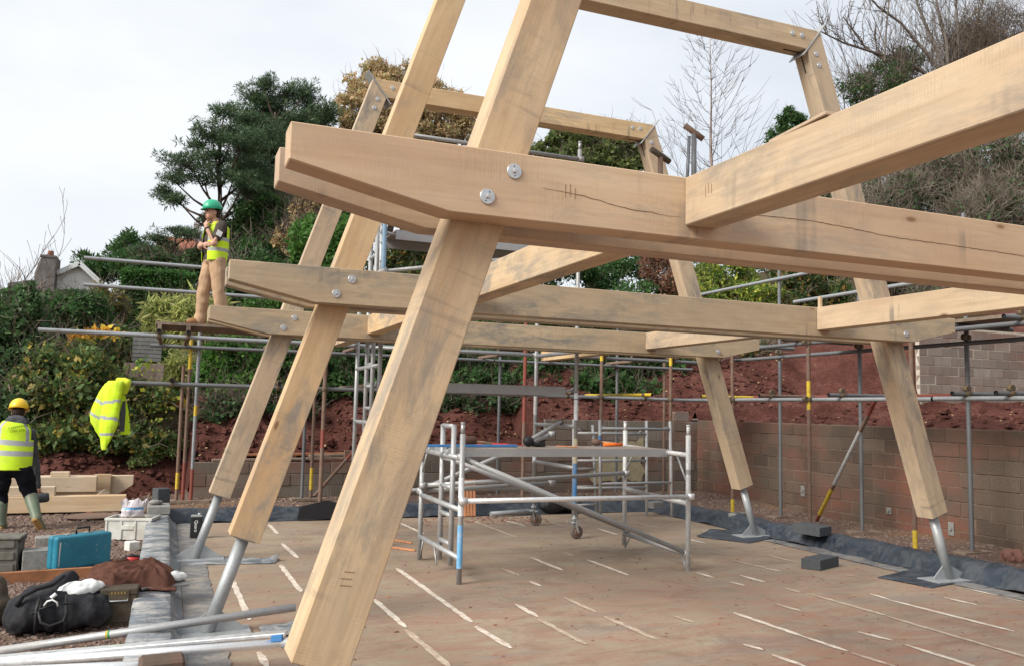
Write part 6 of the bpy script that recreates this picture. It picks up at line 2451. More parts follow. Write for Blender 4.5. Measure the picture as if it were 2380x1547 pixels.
# ---- aerated blocks on the right ------------------------------------------
A_, B_, C_ = gp(1861.7, 1319.6, .001), gp(1906.7, 1325.6, .001), gp(1950, 1314.6, .001)


def para_block(label, A, B, Cc, h, mat):
    A, B, Cc = Vector(A), Vector(B), Vector(Cc)
    D = A + Cc - B
    b = MB()
    up = Vector((0, 0, h))
    b.add([A, B, Cc, D, A + up, B + up, Cc + up, D + up], [(3, 2, 1, 0), (4, 5, 6, 7), (0, 1, 5, 4), (1, 2, 6, 5), (2, 3, 7, 6), (3, 0, 4, 7)])
    return tag(b.build('aerated_block', mat, org=A, bev=.004), label, 'block', 'dark aerated blocks by the right kerb')


para_block('dark grey aerated block lying alone on the slab at the right', A_, B_, C_, .105, MAT['foam_blk'])
A_, B_, C_ = gp(1841.7, 1236, .152), gp(1905, 1247, .152), gp(1933, 1242, .152)
para_block('dark grey aerated block resting on the right-hand membrane upstand', A_, B_, C_, .105, MAT['foam_blk'])
q = gp(1713, 1206, .10)
loose_block('pale block on the membrane upstand behind the far right foot', q, .3, (.24, .12, .09), MAT['grey_blk'])
q = gp(1523, 1180, .10)
loose_block('broken pale block in the far corner of the slab behind the low tower', q, .3, (.22, .14, .10), MAT['grey_blk'])
b = MB()
q = gp(2350, 1302, ZG)
me = blob_mesh(lambda b: (b.ell(q + Vector((0, 0, .05)), (.15, .12, .10), 12, 8), b.ell(q + Vector((.12, .03, .03)), (.10, .09, .07), 12, 8)), .018, 1,
               lambda co, n: n * (.05 * nz3(co.x, co.y, co.z, 6, 3)))
tag(mesh_part('boulder', me, MAT['stone'], None, q), 'reddish boulder at the foot of the right block wall', 'stone')
# small fittings on the right wall
for i, (u, v, lab) in enumerate(((2066, 1186, 'small white square outlet low on the right block wall'), (2211, 1228, 'pale upright outlet box on the block wall near the right edge'), (1866, 1140, 'small pale outlet on the right block wall behind the raker'))):
    d_ = ray(u, v)
    q = Vector((0, 0, CAM_H)) + d_ * (10.19 / d_.x)
    w_ = thing('wall_outlet', lab, 'outlet', q)
    b = MB()
    b.box(q, (.02, .09, .10 + .08 * (i > 0)))
    b.build('plate', MAT['grey_blk'], w_, bev=.004)
    b = MB()
    b.tube(q + Vector((-.008, 0, .0)), q + Vector((-.03, 0, 0)), .025, .022, 10)
    b.build('spout', MAT['grey_blk'], w_)
# sand-coloured parging on the back wall
V, F = [], []
n1, n2 = 14, 10
for j in range(n2 + 1):
    for i in range(n1 + 1):
        s, t = i / n1, j / n2
        x = 7.75 + 1.15 * s + .16 * nz3(s * 3, t * 3, 2, 1, 3) * (i in (0, n1))
        z = .22 + .85 * t + .16 * nz3(s * 4, t * 2, 7, 1, 3) * (j in (0, n2)) - .25 * (1 - s) * t
        V.append((x, 14.992 - .006 - .010 * abs(math.sin(z * 46 + s * 6)) - .008 * nz3(x, z, 0, 9, 3), z))
for j in range(n2):
    for i in range(n1):
        a_ = j * (n1 + 1) + i
        F.append((a_, a_ + 1, a_ + n1 + 2, a_ + n1 + 1))
o = mesh_obj('parging_patch', V, F, m_plain('sandy render', (0.36, 0.31, 0.20), .95, .1, 0, .15, 12), org=V[0], smooth=True)
tag(o, 'sandy rendered patch with trowel ridges on the back block wall', 'render patch')
# loose boards on the low back wall
for i, (x0, x1, y, z, lab) in enumerate(((.75, 2.3, 15.10, .62, 'long weathered board lying on top of the low back wall'), (1.3, 3.0, 15.32, .70, 'reddish board lying on the earth above the low back wall'),
                                         (2.2, 3.3, 15.06, .645, 'short stacked board on the low back wall by the red raker'), (2.35, 3.1, 15.16, .69, 'uppermost short board of the pile on the low back wall'))):
    plank(lab, (x0, y, z), (x1, y + .05, z + .02), .18, .035, MAT['board'] if i != 1 else MAT['plank_r'])
# battens, pipe, rolls at the back of the slab
q = gp(1090, 1160, .1)
for k in range(4):
    x = 4.10 + k * .045
    b = MB()
    b.beam((x, 11.86, .01), (x + .012 * k, 12.02, .52), .035, .03, up=(0, 1, 0))
    tag(b.build('batten', MAT['batten'], org=(x, 11.86, 0)), ('leftmost', 'second from left', 'third from left', 'rightmost')[k] + ' of the four orange-brown battens leaning on the back upstand', 'batten', 'orange battens at the back')
b = MB()
b.tube((4.45, 11.75, .05), (5.2, 11.9, .06), .034, None, 14)
tag(b.build('grey_pipe', MAT['galv'], org=(4.45, 11.75, .05)), 'short grey pipe lying on the slab in front of the back upstand', 'pipe')
me = blob_mesh(lambda b: (b.ell((5.55, 11.98, .13), (.26, .16, .13)), b.ell((5.85, 11.98, .11), (.22, .14, .10))), .02, 3, lambda co, n: n * .03 * nz3(co.x, co.y, co.z, 5, 3))
tag(mesh_part('polythene_bundle', me, MAT['black'], None, (5.55, 11.98, .02)), 'glossy black polythene bundle behind the caster wheel', 'bundle')
b = MB()
b.prism([(1.72, .02), (2.34, .02), (2.30, .22), (2.12, .27), (1.75, .19)], lambda x, z, t: (x, 11.90 + .03 * t + .10 * z, z))
tag(b.build('black_board', MAT['black'], org=(1.72, 11.9, .02)), 'black sheet propped against the back upstand behind the brown standard', 'sheet')
for i, (u0, v0, u1, v1) in enumerate(((915, 1254, 957, 1261), (910, 1272, 965, 1278))):
    a, c = gp(u0 - 14, v0 - 3, .012), gp(u1, v1, .012)
    plank('thin wooden stick on the slab behind the near post, %s' % ('farther one' if i == 0 else 'nearer one'), a, c, .02, .02, MAT['batten'], 'stick')

# ---- tools on the low platform -------------------------------------------
PZt = 1.187


def on_pf(u, v):
    q = gp(u, v, PZt)
    q.y = min(max(q.y, 7.74), 8.32)
    x = at(u, v, q.y).x
    return Vector((x, q.y, PZt))


q = on_pf(1093, 1036)
mt = thing('mallet', 'wooden mallet lying on the low tower platform', 'mallet', q)
b = MB()
b.lathe([(.045, -.07), (.05, -.06), (.05, .06), (.045, .07)], q + Vector((0, .05, .05)), 16, (1, .3, 0))
b.build('head', m_plain('dark mallet wood', (0.10, 0.055, 0.04), .7, .2), mt)
b = MB()
b.tube(q + Vector((-.02, .05, .05)), q + Vector((.30, .16, .02)), .014, .016, 8)
b.build('handle', MAT['woodh'], mt)
b = MB()
a, c = on_pf(985, 1038), on_pf(1200, 1038)
b.beam(a + Vector((0, .0, .013)), c + Vector((0, .0, .013)), .05, .024)
tag(b.build('spirit_level', MAT['toolblue'], org=a, bev=.002), 'long blue spirit level lying along the platform', 'level')
b = MB()
a, c = on_pf(1118, 1035), on_pf(1192, 1037)
b.beam(a + Vector((0, .12, .015)), c + Vector((0, .12, .012)), .04, .03)
b.beam(c + Vector((0, .12, .012)), c + Vector((.18, .13, .012)), .02, .012)
tag(b.build('red_saw', MAT['red'], org=a, bev=.004), 'red-handled saw lying on the platform behind the level', 'saw')
# loose brace with black clamp
q0 = on_pf(1228, 1037) + Vector((0, 0, .06))
q1 = Vector((4.70, 9.95, 1.42))
br = thing('loose_brace', 'aluminium diagonal brace with black claw, propped from the platform to the tall tower', 'brace', q0)
b = MB()
b.tube(q0, q1, .022, None, 12)
b.build('tube', MAT['alu'], br)
b = MB()
b.ell(q0 + Vector((.0, 0, -.005)), (.06, .05, .055), 12, 8)
b.tube(q0 + Vector((.02, 0, -.03)), q0 + Vector((.15, -.02, -.04)), .022, .028, 8)
b.box(q0 + Vector((.14, -.02, -.035)), (.06, .05, .045))
b.build('claw', MAT['black'], br)
b = MB()
b.ell(q1, (.04, .04, .04), 10, 8)
b.build('end_claw', MAT['rust'], br)
q = on_pf(1386, 1036)
hm = thing('hammer', 'hammer with orange handle lying at the right end of the platform', 'hammer', q)
b = MB()
b.tube(q + Vector((-.03, .05, .045)), q + Vector((.05, -.0, .04)), .036, .032, 12)
b.build('head', m_plain('brown hammer head', (0.13, 0.08, 0.06), .7, .3), hm)
b = MB()
b.tube(q + Vector((.04, .02, .045)), q + Vector((.24, .0, .03)), .013, None, 8)
b.build('shaft', MAT['woodh'], hm)
b = MB()
b.tube(q + Vector((.06, -.06, .022)), q + Vector((.29, -.05, .022)), .02, .018, 8)
b.build('grip', MAT['orange'], hm)
a, c = on_pf(1292, 1037), on_pf(1342, 1039)
plank('thin wooden rule lying in the middle of the platform', a + Vector((0, 0, .007)), c + Vector((0, 0, .007)), .02, .012, MAT['batten'], 'wooden_rule')

# ---- T-handled augers, peg and board up on the frame -----------------------
for i, (u, v, s, lab) in enumerate(((1535, 362, 1, 'T-handled auger standing on the near tie beam, shorter one'), (1613, 308, 2, 'taller T-handled auger standing behind the shorter one'))):
    y = yA + TT + PT + TT / 2
    q = at(u, v, y)
    q.z = max(q.z, ZT + .12)
    T_ = thing('auger', lab, 'auger', (q.x, y, ZT))
    b = MB()
    b.tube((q.x, y, ZT - .002), (q.x, y, q.z), .013, .012, 10)
    if i == 1:
        b.tube((q.x - .03, y + .02, ZT - .002), (q.x - .02, y + .01, q.z - .02), .008, None, 8)
    b.build('shank', MAT['rust'] if i == 0 else MAT['galv_d'], T_)
    b = MB()
    dv = Vector((.10, .02, -.035)) if i == 0 else Vector((.075, -.03, -.06))
    b.tube(Vector((q.x, y, q.z)) - dv * .55, Vector((q.x, y, q.z)) + dv * .55, .014, None, 10)
    b.build('handle', MAT['drab'] if i == 0 else MAT['rust'], T_)
b = MB()
q = at(1907, 700, YF['B'] + .02)
b.span((q.x - .012, YF['B'] + .01, ZT), (q.x + .012, YF['B'] + .04, ZT + .10))
tag(b.build('wooden_peg', MAT['oak'], org=(q.x, YF['B'], ZT)), 'small wooden peg standing on the middle tie beam at the right joist', 'peg')
b = MB()
b.beam((JL + .02, 2.12, ZT + .007), (JL + .05, 2.44, ZT + .006), .06, .012)
tag(b.build('offcut_board', MAT['oak_p'], org=(JL + .05, 1.6, ZT), bev=.002), 'thin offcut lying on top of the big beam at the upper right', 'board')

# ---- aluminium tubes in the left foreground --------------------------------
a0, a1 = gp(-60, 1520, .02), gp(388, 1454, .155)
dv = (a1 - a0)
fb = thing('aluminium_tube', 'upper aluminium tube with green and yellow tape lying across the kerb in the foreground', 'tube', a0)
e1 = a0 + dv * 1.72
b = MB()
b.tube(a0, e1, .0255, None, 16)
b.build('tube_body', MAT['alu'], fb)
for i, mm in enumerate((MAT['yellow'], m_plain('green tape', (0.05, 0.30, 0.10), .6))):
    b = MB()
    t = .675 + .012 * i
    p_, q_ = a0 + dv * t * 1.0, a0 + dv * (t + .010)
    b.path([p_, q_], [.0262] * 2, 16, 0, False)
    b.build('tape', mm, fb)
a0, a1 = gp(-80, 1548, .03), gp(390, 1513, .15)
dv = a1 - a0
fb = thing('aluminium_brace', 'bright aluminium brace with blue catch lying over the kerb in the foreground', 'brace', a0)
b = MB()
b.tube(a0, a0 + dv * 1.56, .026, None, 16)
b.build('tube_body', MAT['alu_b'], fb)
en = a0 + dv * 1.56
b = MB()
b.tube(en, en + dv.normalized() * .10, .030, .02, 12)
b.build('end_claw', MAT['steel'], fb)
b = MB()
b.box(en + Vector((-.03, -.0, .03)), (.06, .03, .03), frame(dv))
b.build('catch', MAT['toolblue'], fb)
a0, a1 = gp(-80, 1535, .05), gp(390, 1494, .16)
dv = a1 - a0
b = MB()
b.beam(a0, a0 + dv * 1.60, .085, .022)
tag(b.build('aluminium_beam', MAT['alu_b'], org=a0, bev=.004), 'flat aluminium strip lying between the two foreground tubes', 'beam')
a0, a1 = gp(-80, 1562, .02), gp(300, 1546, .14)
dv = a1 - a0
b = MB()
b.tube(a0, a0 + dv * 1.1, .025, None, 14)
tag(b.build('aluminium_tube', MAT['alu_b'], org=a0), 'lowest aluminium tube at the bottom left corner', 'tube')
q = gp(376, 1542, .18)
b = MB()
b.box((q.x, q.y, .165), (.225, .17, .105), Matrix.Rotation(.05, 3, 'Z'))
tag(b.build('concrete_block', MAT['block_r'], org=q, bev=.016, ), 'brown rounded block in front of the aluminium tubes at the bottom edge', 'block')

# ---- gravel, leaf litter ----------------------------------------------------
def scatter(name, n, region, size, mat, zf, seed, flat=.6):
    r = np.random.RandomState(seed)
    x0, x1, y0, y1 = region
    x = r.uniform(x0, x1, n)
    y = r.uniform(y0, y1, n)
    s = size * r.lognormal(0, .45, n)
    z = np.array([zf(a, c) for a, c in zip(x, y)])
    base = np.array([[-1, -1, -.3], [1, -1, -.3], [1, 1, -.3], [-1, 1, -.3], [-.6, -.6, .8], [.7, -.5, .7], [.6, .7, .8], [-.5, .6, .7]]) * .5
    base = base[None] + r.normal(0, .12, (n, 8, 3))
    an = r.uniform(0, 6.28, n)
    ca, sa = np.cos(an), np.sin(an)
    P = base * s[:, None, None]
    X = P[:, :, 0] * ca[:, None] - P[:, :, 1] * sa[:, None]
    Yv = P[:, :, 0] * sa[:, None] + P[:, :, 1] * ca[:, None]
    V = np.stack([X + x[:, None], Yv + y[:, None], P[:, :, 2] * flat + z[:, None]], 2)
    fs = [(4, 5, 6, 7), (0, 1, 5, 4), (1, 2, 6, 5), (2, 3, 7, 6), (3, 0, 4, 7)]
    Q = np.concatenate([V[:, list(f)] for f in fs])
    o = quads_obj(name, Q, mat, org=(x0, y0, 0))
    return tag(o, None, None, None, 'stuff')


def m_peb(name, cols):
    k = NT(name, .9, .15)
    r_ = k.noise(k.pos(), 31, 2)
    return k.col(k.ramp(r_, [(i / (len(cols) - 1) * .5 + .25, c) for i, c in enumerate(cols)]))


MAT['peb'] = m_peb('mixed gravel', [(0.10, 0.065, 0.052), (0.17, 0.115, 0.095), (0.24, 0.18, 0.15), (0.12, 0.075, 0.06), (0.34, 0.28, 0.23)])
scatter('gravel', 16000, (-3.6, -.17, 5.2, 15.9), .022, MAT['peb'], lambda x, y: site_z(x, y) + .004, 3)
scatter('gravel_back', 3500, (.2, 10.1, 12.4, 14.95), .024, MAT['peb'], lambda x, y: site_z(x, y) + .004, 4)
scatter('gravel_right', 2600, (7.75, 10.15, 5.0, 12.4), .024, MAT['peb'], lambda x, y: site_z(x, y) + .004, 5)
scatter('mud_crumbs', 420, (.6, 7.1, 3.0, 11.9), .014, MAT['stone'], lambda x, y: .002, 6, .4)
scatter('red_spoil', 260, (3.3, 5.2, 11.1, 11.85), .022, MAT['stone'], lambda x, y: .002, 8, .4)
# fallen leaves on the earth bank
r = np.random.RandomState(12)


def litter(name, n, reg, zf, mat, seed, size=.07):
    r = np.random.RandomState(seed)
    x = r.uniform(reg[0], reg[1], n)
    y = r.uniform(reg[2], reg[3], n)
    z = np.array([zf(a, c) for a, c in zip(x, y)]) + .02
    P = np.stack([x, y, z], 1)
    a = r.normal(size=(n, 3)) * np.array((1, 1, .35))
    a /= np.linalg.norm(a, axis=1)[:, None]
    b = np.cross(a, np.array((0, 0, 1.)) + r.normal(0, .3, (n, 3)))
    b /= np.linalg.norm(b, axis=1)[:, None]
    s = size * r.uniform(.5, 1.3, n)[:, None]
    return tag(quads_obj(name, np.stack([P, P + a * s * .5 + b * s * .3, P + a * s, P + a * s * .5 - b * s * .3], 1), mat, org=(reg[0], reg[2], 0)), None, None, None, 'stuff')


LIT = m_leaf('fallen leaves', [(0.20, 0.13, 0.06), (0.26, 0.20, 0.10), (0.12, 0.07, 0.04), (0.34, 0.28, 0.15), (0.16, 0.1, 0.06)], .1)
litter('leaf_litter', 1500, (.5, 14.0, 15.3, 17.6), hz, LIT, 21)
litter('leaf_litter', 350, (10.35, 15.0, 6.0, 15.2), hz, LIT, 22, .06)
litter('leaf_litter', 900, (-5.5, .3, 14.4, 17.6), lambda x, y: max(site_z(x, y), hz(x, y) if y > 16 else -9), LIT, 23)
litter('leaf_litter', 600, (.3, 10.0, 12.5, 14.9), site_z, LIT, 24, .05)

loose_block('pale block sitting on the wall top in the far right corner', (9.86, 15.10, 1.41), .1, (.36, .10, .19), MAT['block_u'])

# clods fallen down the cut banks, chips on the slab
scatter('earth_clods', 2600, (.45, 13.5, 15.3, 17.4), .055, MAT['earth'], lambda x, y: hz(x, y) + .005, 31, .9)
scatter('earth_clods', 1400, (10.4, 14.7, 6.0, 15.1), .055, MAT['earth'], lambda x, y: hz(x, y) + .005, 32, .8)
scatter('earth_clods', 1300, (-5.0, .35, 15.7, 17.3), .05, MAT['earth'], lambda x, y: max(site_z(x, y), hz(x, y)) + .005, 33, .9)
scatter('wood_chips', 160, (.8, 7.0, 3.2, 11.5), .011, MAT['plank_r'], lambda x, y: .003, 34, .3)
# ------------------------------------------------------------------ people and clothing
MAT['skin'] = m_plain('skin', (0.50, 0.29, 0.21), 0.6, 0.3, 0, 0.08, 20)
MAT['hiviz'] = m_plain('fluorescent yellow cloth', (0.56, 0.80, 0.03), 0.75, 0.15, 0, 0.08, 9, (0.50, 0.60, 0.08))
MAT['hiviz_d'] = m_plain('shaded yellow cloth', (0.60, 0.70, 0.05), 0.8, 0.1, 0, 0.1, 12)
MAT['refl'] = m_plain('grey reflective tape', (0.34, 0.35, 0.36), 0.5, 0.4, 0, 0.08, 30)
MAT['tshirt'] = m_plain('dark brown t-shirt', (0.075, 0.062, 0.055), 0.95, 0.05, 0, 0.15, 20)
MAT['tan'] = m_plain('tan work trousers', (0.43, 0.29, 0.185), 0.9, 0.1, 0, 0.12, 9, (0.30, 0.19, 0.12))
MAT['boots'] = m_plain('tan leather boots', (0.28, 0.14, 0.06), 0.7, 0.3)
MAT['green_h'] = m_plain('green helmet shell', (0.025, 0.36, 0.20), 0.35, 0.45, 0, 0.05, 10)
MAT['yel_h'] = m_plain('yellow helmet shell', (0.85, 0.55, 0.03), 0.35, 0.45, 0, 0.05, 10)
MAT['hair'] = m_plain('dark hair', (0.035, 0.022, 0.015), 0.8, 0.2)
MAT['navy'] = m_plain('black work trousers', (0.010, 0.011, 0.016), 0.9, 0.1, 0, 0.3, 12)
MAT['hood'] = m_plain('grey hood', (0.085, 0.09, 0.10), 0.95, 0.05, 0, 0.2, 14)
MAT['welly'] = m_plain('green rubber boots', (0.13, 0.165, 0.115), 0.5, 0.35, 0, 0.1, 14, (0.2, 0.18, 0.13))
MAT['sole'] = m_plain('tan boot sole', (0.36, 0.22, 0.08), 0.8, 0.2, 0, 0.2, 14)
MAT['print'] = m_plain('dark green print', (0.05, 0.09, 0.02), 0.8, 0.1)


def chain(b, pts, rs, n=12):
    pts = [Vector(p) for p in pts]
    b.path(pts, rs, n)
    for p, r_ in zip(pts, rs):
        b.ell(p, (r_ * .995,) * 3, n, 8)


def loft(b, secs, n=28, rowmat=None, skip=None, caps=False):
    """secs: (centre, half-axis a, half-axis b); rowmat(i, angle) -> material index; skip(i, angle) -> True leaves a gap"""
    base = len(b.v)
    for (c, a, d) in secs:
        for k in range(n):
            an = 2 * math.pi * k / n
            b.v.append(tuple(Vector(c) + Vector(a) * math.cos(an) + Vector(d) * math.sin(an)))
    for i in range(len(secs) - 1):
        for k in range(n):
            an = 2 * math.pi * (k + .5) / n
            if skip and skip(i, an):
                continue
            k2 = (k + 1) % n
            b.f.append((base + i * n + k, base + i * n + k2, base + (i + 1) * n + k2, base + (i + 1) * n + k))
            b.m.append(rowmat(i, an) if rowmat else 0)
            b.s.append(True)
    if caps:
        for i in (0, len(secs) - 1):
            b.f.append(tuple(base + i * n + k for k in range(n)))
            b.m.append(0)
            b.s.append(False)


def hand(b, wrist, dirv, palm_n, curl=.5, s=1.0, thumb=1):
    """palm and five separate bent fingers of unequal length"""
    d_ = Vector(dirv).normalized()
    n_ = Vector(palm_n)
    n_ = (n_ - d_ * n_.dot(d_)).normalized()
    w = d_.cross(n_)
    c = Vector(wrist) + d_ * .045 * s
    b.ell(c, (.045 * s, .036 * s, .017 * s), 10, 8, 0, Matrix((d_, w, n_)).transposed())
    for k, (off, L) in enumerate(((-.027, .062), (-.009, .074), (.009, .070), (.026, .055))):
        p = Vector(wrist) + d_ * .078 * s + w * off * s
        dd = d_.copy()
        pts = [p]
        for j in range(3):
            dd = (dd + n_ * curl * (.5 + .25 * j)).normalized()
            p = p + dd * L * s / 3
            pts.append(p)
        b.path(pts, [.0095 * s, .009 * s, .0085 * s, .007 * s], 8)
    p = Vector(wrist) + d_ * .025 * s + w * -.034 * s * thumb
    dd = (d_ * .6 - w * .7 * thumb + n_ * .3).normalized()
    pts = [p, p + dd * .03 * s, p + dd * .03 * s + (dd + d_ * .7 + n_ * curl).normalized() * .028 * s]
    b.path(pts, [.0125 * s, .011 * s, .009 * s], 8)


def helmet(root, c, fwd, mat, name='helmet', tilt=0.0):
    """shell, brim and side slots; c is the centre of the head"""
    fwd = Vector(fwd).normalized()
    side = Vector((0, 0, 1)).cross(fwd)
    up = Vector((0, 0, 1))
    R3 = Matrix((fwd, side, up)).transposed() @ Matrix.Rotation(tilt, 3, 'Y')
    b = MB()
    n, m = 24, 9
    V, F = [], []
    for i in range(m + 1):
        th = (math.pi / 2 + .12) * i / m
        for k in range(n):
            ph = 2 * math.pi * k / n
            ridge = 1 + .02 * math.cos(6 * ph) * math.sin(th)
            V.append(Vector(c) + R3 @ Vector((.137 * math.sin(th) * math.cos(ph) * ridge, .112 * math.sin(th) * math.sin(ph) * ridge, .02 + .125 * math.cos(th))))
    for i in range(m):
        for k in range(n):
            k2 = (k + 1) % n
            F.append((i * n + k, (i + 1) * n + k, (i + 1) * n + k2, i * n + k2))
    b.add(V, F, 0, True)
    sh = b.build(name, mat, root)
    md = sh.modifiers.new('t', 'SOLIDIFY')
    md.thickness = .004
    b = MB()
    V, F = [], []
    for k in range(n + 1):
        ph = 2 * math.pi * k / n
        ex = .012 + .022 * max(0, math.cos(ph))
        for r_ in (0, 1):
            V.append(Vector(c) + R3 @ Vector(((.136 + ex * r_) * math.cos(ph), (.111 + ex * r_) * math.sin(ph), .006 - .006 * r_)))
    for k in range(n):
        F.append((2 * k, 2 * k + 1, 2 * k + 3, 2 * k + 2))
    b.add(V, F, 0, True)
    br = b.build('brim', mat, sh)
    md = br.modifiers.new('t', 'SOLIDIFY')
    md.thickness = .004
    return sh, R3


# ---- man standing on the scaffold ------------------------------------------
O = Vector((0.51, 12.62, 2.636))
Fw = Vector((-0.95, -0.31, 0)).normalized()
Lw = Vector((0, 0, 1)).cross(Fw)


def Q(f, l, z):
    return O + Fw * f + Lw * l + Vector((0, 0, z))


pm = thing('person', 'person in green helmet and open yellow vest standing on the scaffold deck, hand to chin', 'person', O)


def body(b):
    for s in (-1, 1):
        chain(b, [Q(-.01 - .01 * s, .10 * s, .93), Q(.02 - .06 * s, .12 * s, .50), Q(-.02 - .10 * s, .13 * s, .09)], [.078, .052, .038])
        chain(b, [Q(-.03 - .10 * s, .13 * s, .06), Q(.14 - .10 * s, .145 * s, .045)], [.030, .026])
    for (f, z, rf, rl, rz) in ((-.01, .95, .10, .145, .10), (.0, 1.08, .10, .14, .12), (-.01, 1.22, .11, .155, .13), (-.02, 1.35, .105, .17, .11)):
        b.ell(Q(f, 0, z), (rf, rl, rz), 16, 10, 0, Matrix((Fw, Lw, Vector((0, 0, 1)))).transposed())
    chain(b, [Q(-.02, 0, 1.40), Q(.02, 0, 1.52)], [.062, .055])
    hc = Q(.055, 0, 1.60)
    b.ell(hc, (.092, .074, .112), 16, 12, 0, Matrix((Fw, Lw, Vector((0, 0, 1)))).transposed())
    b.ell(hc + Fw * .045 + Vector((0, 0, -.06)), (.05, .048, .05), 12, 8)
    b.path([hc + Fw * .085 + Vector((0, 0, .018)), hc + Fw * .115 + Vector((0, 0, -.022)), hc + Fw * .085 + Vector((0, 0, -.028))], [.011, .015, .012], 8)
    for s in (-1, 1):
        b.ell(hc + Lw * .076 * s + Fw * -.01 + Vector((0, 0, -.008)), (.022, .010, .032), 10, 8, 0, Matrix((Fw, Lw, Vector((0, 0, 1)))).transposed())
    # near (left) arm: elbow forward, forearm up to the chin
    chain(b, [Q(-.02, .185, 1.40), Q(.10, .245, 1.12), Q(.175, .12, 1.36)], [.054, .049, .035])
    hand(b, Q(.175, .12, 1.36), Vector(Q(.165, .04, 1.475) - Q(.175, .12, 1.36)), -Fw * .9 - Lw * .3, .7, 1.1)
    # far arm folded across the belly, its hand under the near elbow
    chain(b, [Q(-.02, -.185, 1.40), Q(.12, -.21, 1.13), Q(.185, .05, 1.11)], [.054, .048, .036])
    hand(b, Q(.185, .05, 1.11), Q(.10, .20, 1.14) - Q(.185, .05, 1.11), -Fw, .6, 1.1)


me = blob_mesh(body, .0075, 2)
mesh_part('body', me, MAT['skin'], pm)
me = blob_mesh(lambda b: [chain(b, [Q(-.01 - .012 * s, .10 * s, .90), Q(.02 - .062 * s, .12 * s, .50), Q(-.01 - .10 * s, .13 * s, .16), Q(.0 - .10 * s, .13 * s, .09)], [.122, .094, .082, .084]) for s in (-1, 1)]
               + [b.ell(Q(-.012, 0, .93), (.148, .188, .10), 16, 10, 0, Matrix((Fw, Lw, Vector((0, 0, 1)))).transposed())], .012, 3,
               lambda co, n: n * (.014 * nz3(co.x, co.y, co.z * 1.2, 5, 2) - .016 * abs(nz3(co.x, co.y, co.z * 1.2 + 5, 4, 1)) + .004 * math.sin((co.z - O.z) * 55 + 3 * co.x) * max(0, .45 - (co.z - O.z)) * 2))
mesh_part('trousers', me, MAT['tan'], pm)


def shirt(b):
    for (f, z, rf, rl, rz) in ((-.005, .95, .140, .186, .10), (.005, 1.08, .142, .186, .12), (-.005, 1.22, .146, .200, .13), (-.02, 1.34, .132, .206, .10)):
        b.ell(Q(f, 0, z), (rf, rl, rz), 18, 10, 0, Matrix((Fw, Lw, Vector((0, 0, 1)))).transposed())
    for s, e in ((1, Q(.10, .245, 1.12)), (-1, Q(.12, -.21, 1.13))):
        sh = Q(-.02, .185 * s, 1.395)
        chain(b, [sh, sh.lerp(e, .62)], [.078, .070])


me = blob_mesh(shirt, .011, 3, lambda co, n: n * .008 * nz3(co.x, co.y, co.z, 9, 3))
mesh_part('t_shirt', me, MAT['tshirt'], pm)
# sleeve patch
b = MB()
pc = Q(-.02, .185, 1.395).lerp(Q(.10, .245, 1.12), .48) + Lw * .069 + Fw * .01
ax_ = (Q(.10, .245, 1.12) - Q(-.02, .185, 1.395)).normalized()
b.box(pc, (.085, .008, .075), Matrix((ax_, Lw, ax_.cross(Lw))).transposed())
b.build('sleeve_patch', MAT['paintw'], pm)
# vest
zs = [.90 + .0165 * i for i in range(35)]
secs = []
for z in zs:
    t = (z - .90) / .56
    rf = .164 + .012 * math.sin(t * 3) - .055 * max(0, (t - .86) / .14)
    rl = .208 + .008 * math.sin(t * 4) - .085 * max(0, (t - .86) / .14)
    secs.append((Q(-.006 - .012 * t, 0, z), Fw * rf, Lw * rl))
b = MB()


def vest_m(i, an):
    z = zs[i] - O.z * 0
    return 1 if (1.03 < z < 1.075 or 1.17 < z < 1.215) else 0


def vest_skip(i, an):
    z = zs[i]
    a = (an + math.pi) % (2 * math.pi) - math.pi
    if abs(a) < .48 + .30 * max(0, (z - 1.25) / .2):
        return True
    if z > 1.215 and abs(abs(a) - math.pi / 2) < .50 and z < 1.43:
        return True
    return False


loft(b, secs, 72, vest_m, vest_skip)
v = b.build('vest', [MAT['hiviz'], MAT['refl']], pm)
md = v.modifiers.new('t', 'SOLIDIFY')
md.thickness = .005
# boots
for s in (-1, 1):
    me = blob_mesh(lambda b: (chain(b, [Q(-.03 - .10 * s, .13 * s, .13), Q(-.03 - .10 * s, .13 * s, .06)], [.060, .058]), b.ell(Q(.06 - .10 * s, .14 * s, .05), (.135, .058, .055), 14, 8, 0, Matrix((Fw, Lw, Vector((0, 0, 1)))).transposed())), .012, 2)
    o = mesh_part('boot', me, MAT['boots'], pm)
    for vv in o.data.vertices:
        vv.co.z = max(vv.co.z, .002)
hc = Q(.055, 0, 1.60)
helmet(pm, hc + Vector((0, 0, .045)), Fw, MAT['green_h'], tilt=.10)
me = blob_mesh(lambda b: (b.ell(hc + Fw * -.025 + Vector((0, 0, .01)), (.085, .080, .085), 14, 10, 0, Matrix((Fw, Lw, Vector((0, 0, 1)))).transposed()),
                          b.ell(hc + Fw * -.06 + Vector((0, 0, -.05)), (.05, .066, .045), 12, 8)), .01, 2, lambda co, n: n * .006 * nz3(co.x, co.y, co.z, 30, 2))
mesh_part('hair', me, MAT['hair'], pm)
for s in (-1, 1):
    b = MB()
    b.ell(hc + Fw * .082 + Lw * .032 * s + Vector((0, 0, .01)), (.010, .010, .007), 10, 6)
    b.build('eye', MAT['hair'], pm)
b = MB()
b.path([hc + Fw * .093 + Lw * -.022 + Vector((0, 0, -.062)), hc + Fw * .098 + Vector((0, 0, -.06)), hc + Fw * .093 + Lw * .022 + Vector((0, 0, -.062))], .005, 6)
b.build('mouth', m_plain('lips', (0.33, 0.13, 0.10), .6), pm)
b = MB()
wr = Q(.175, .12, 1.36)
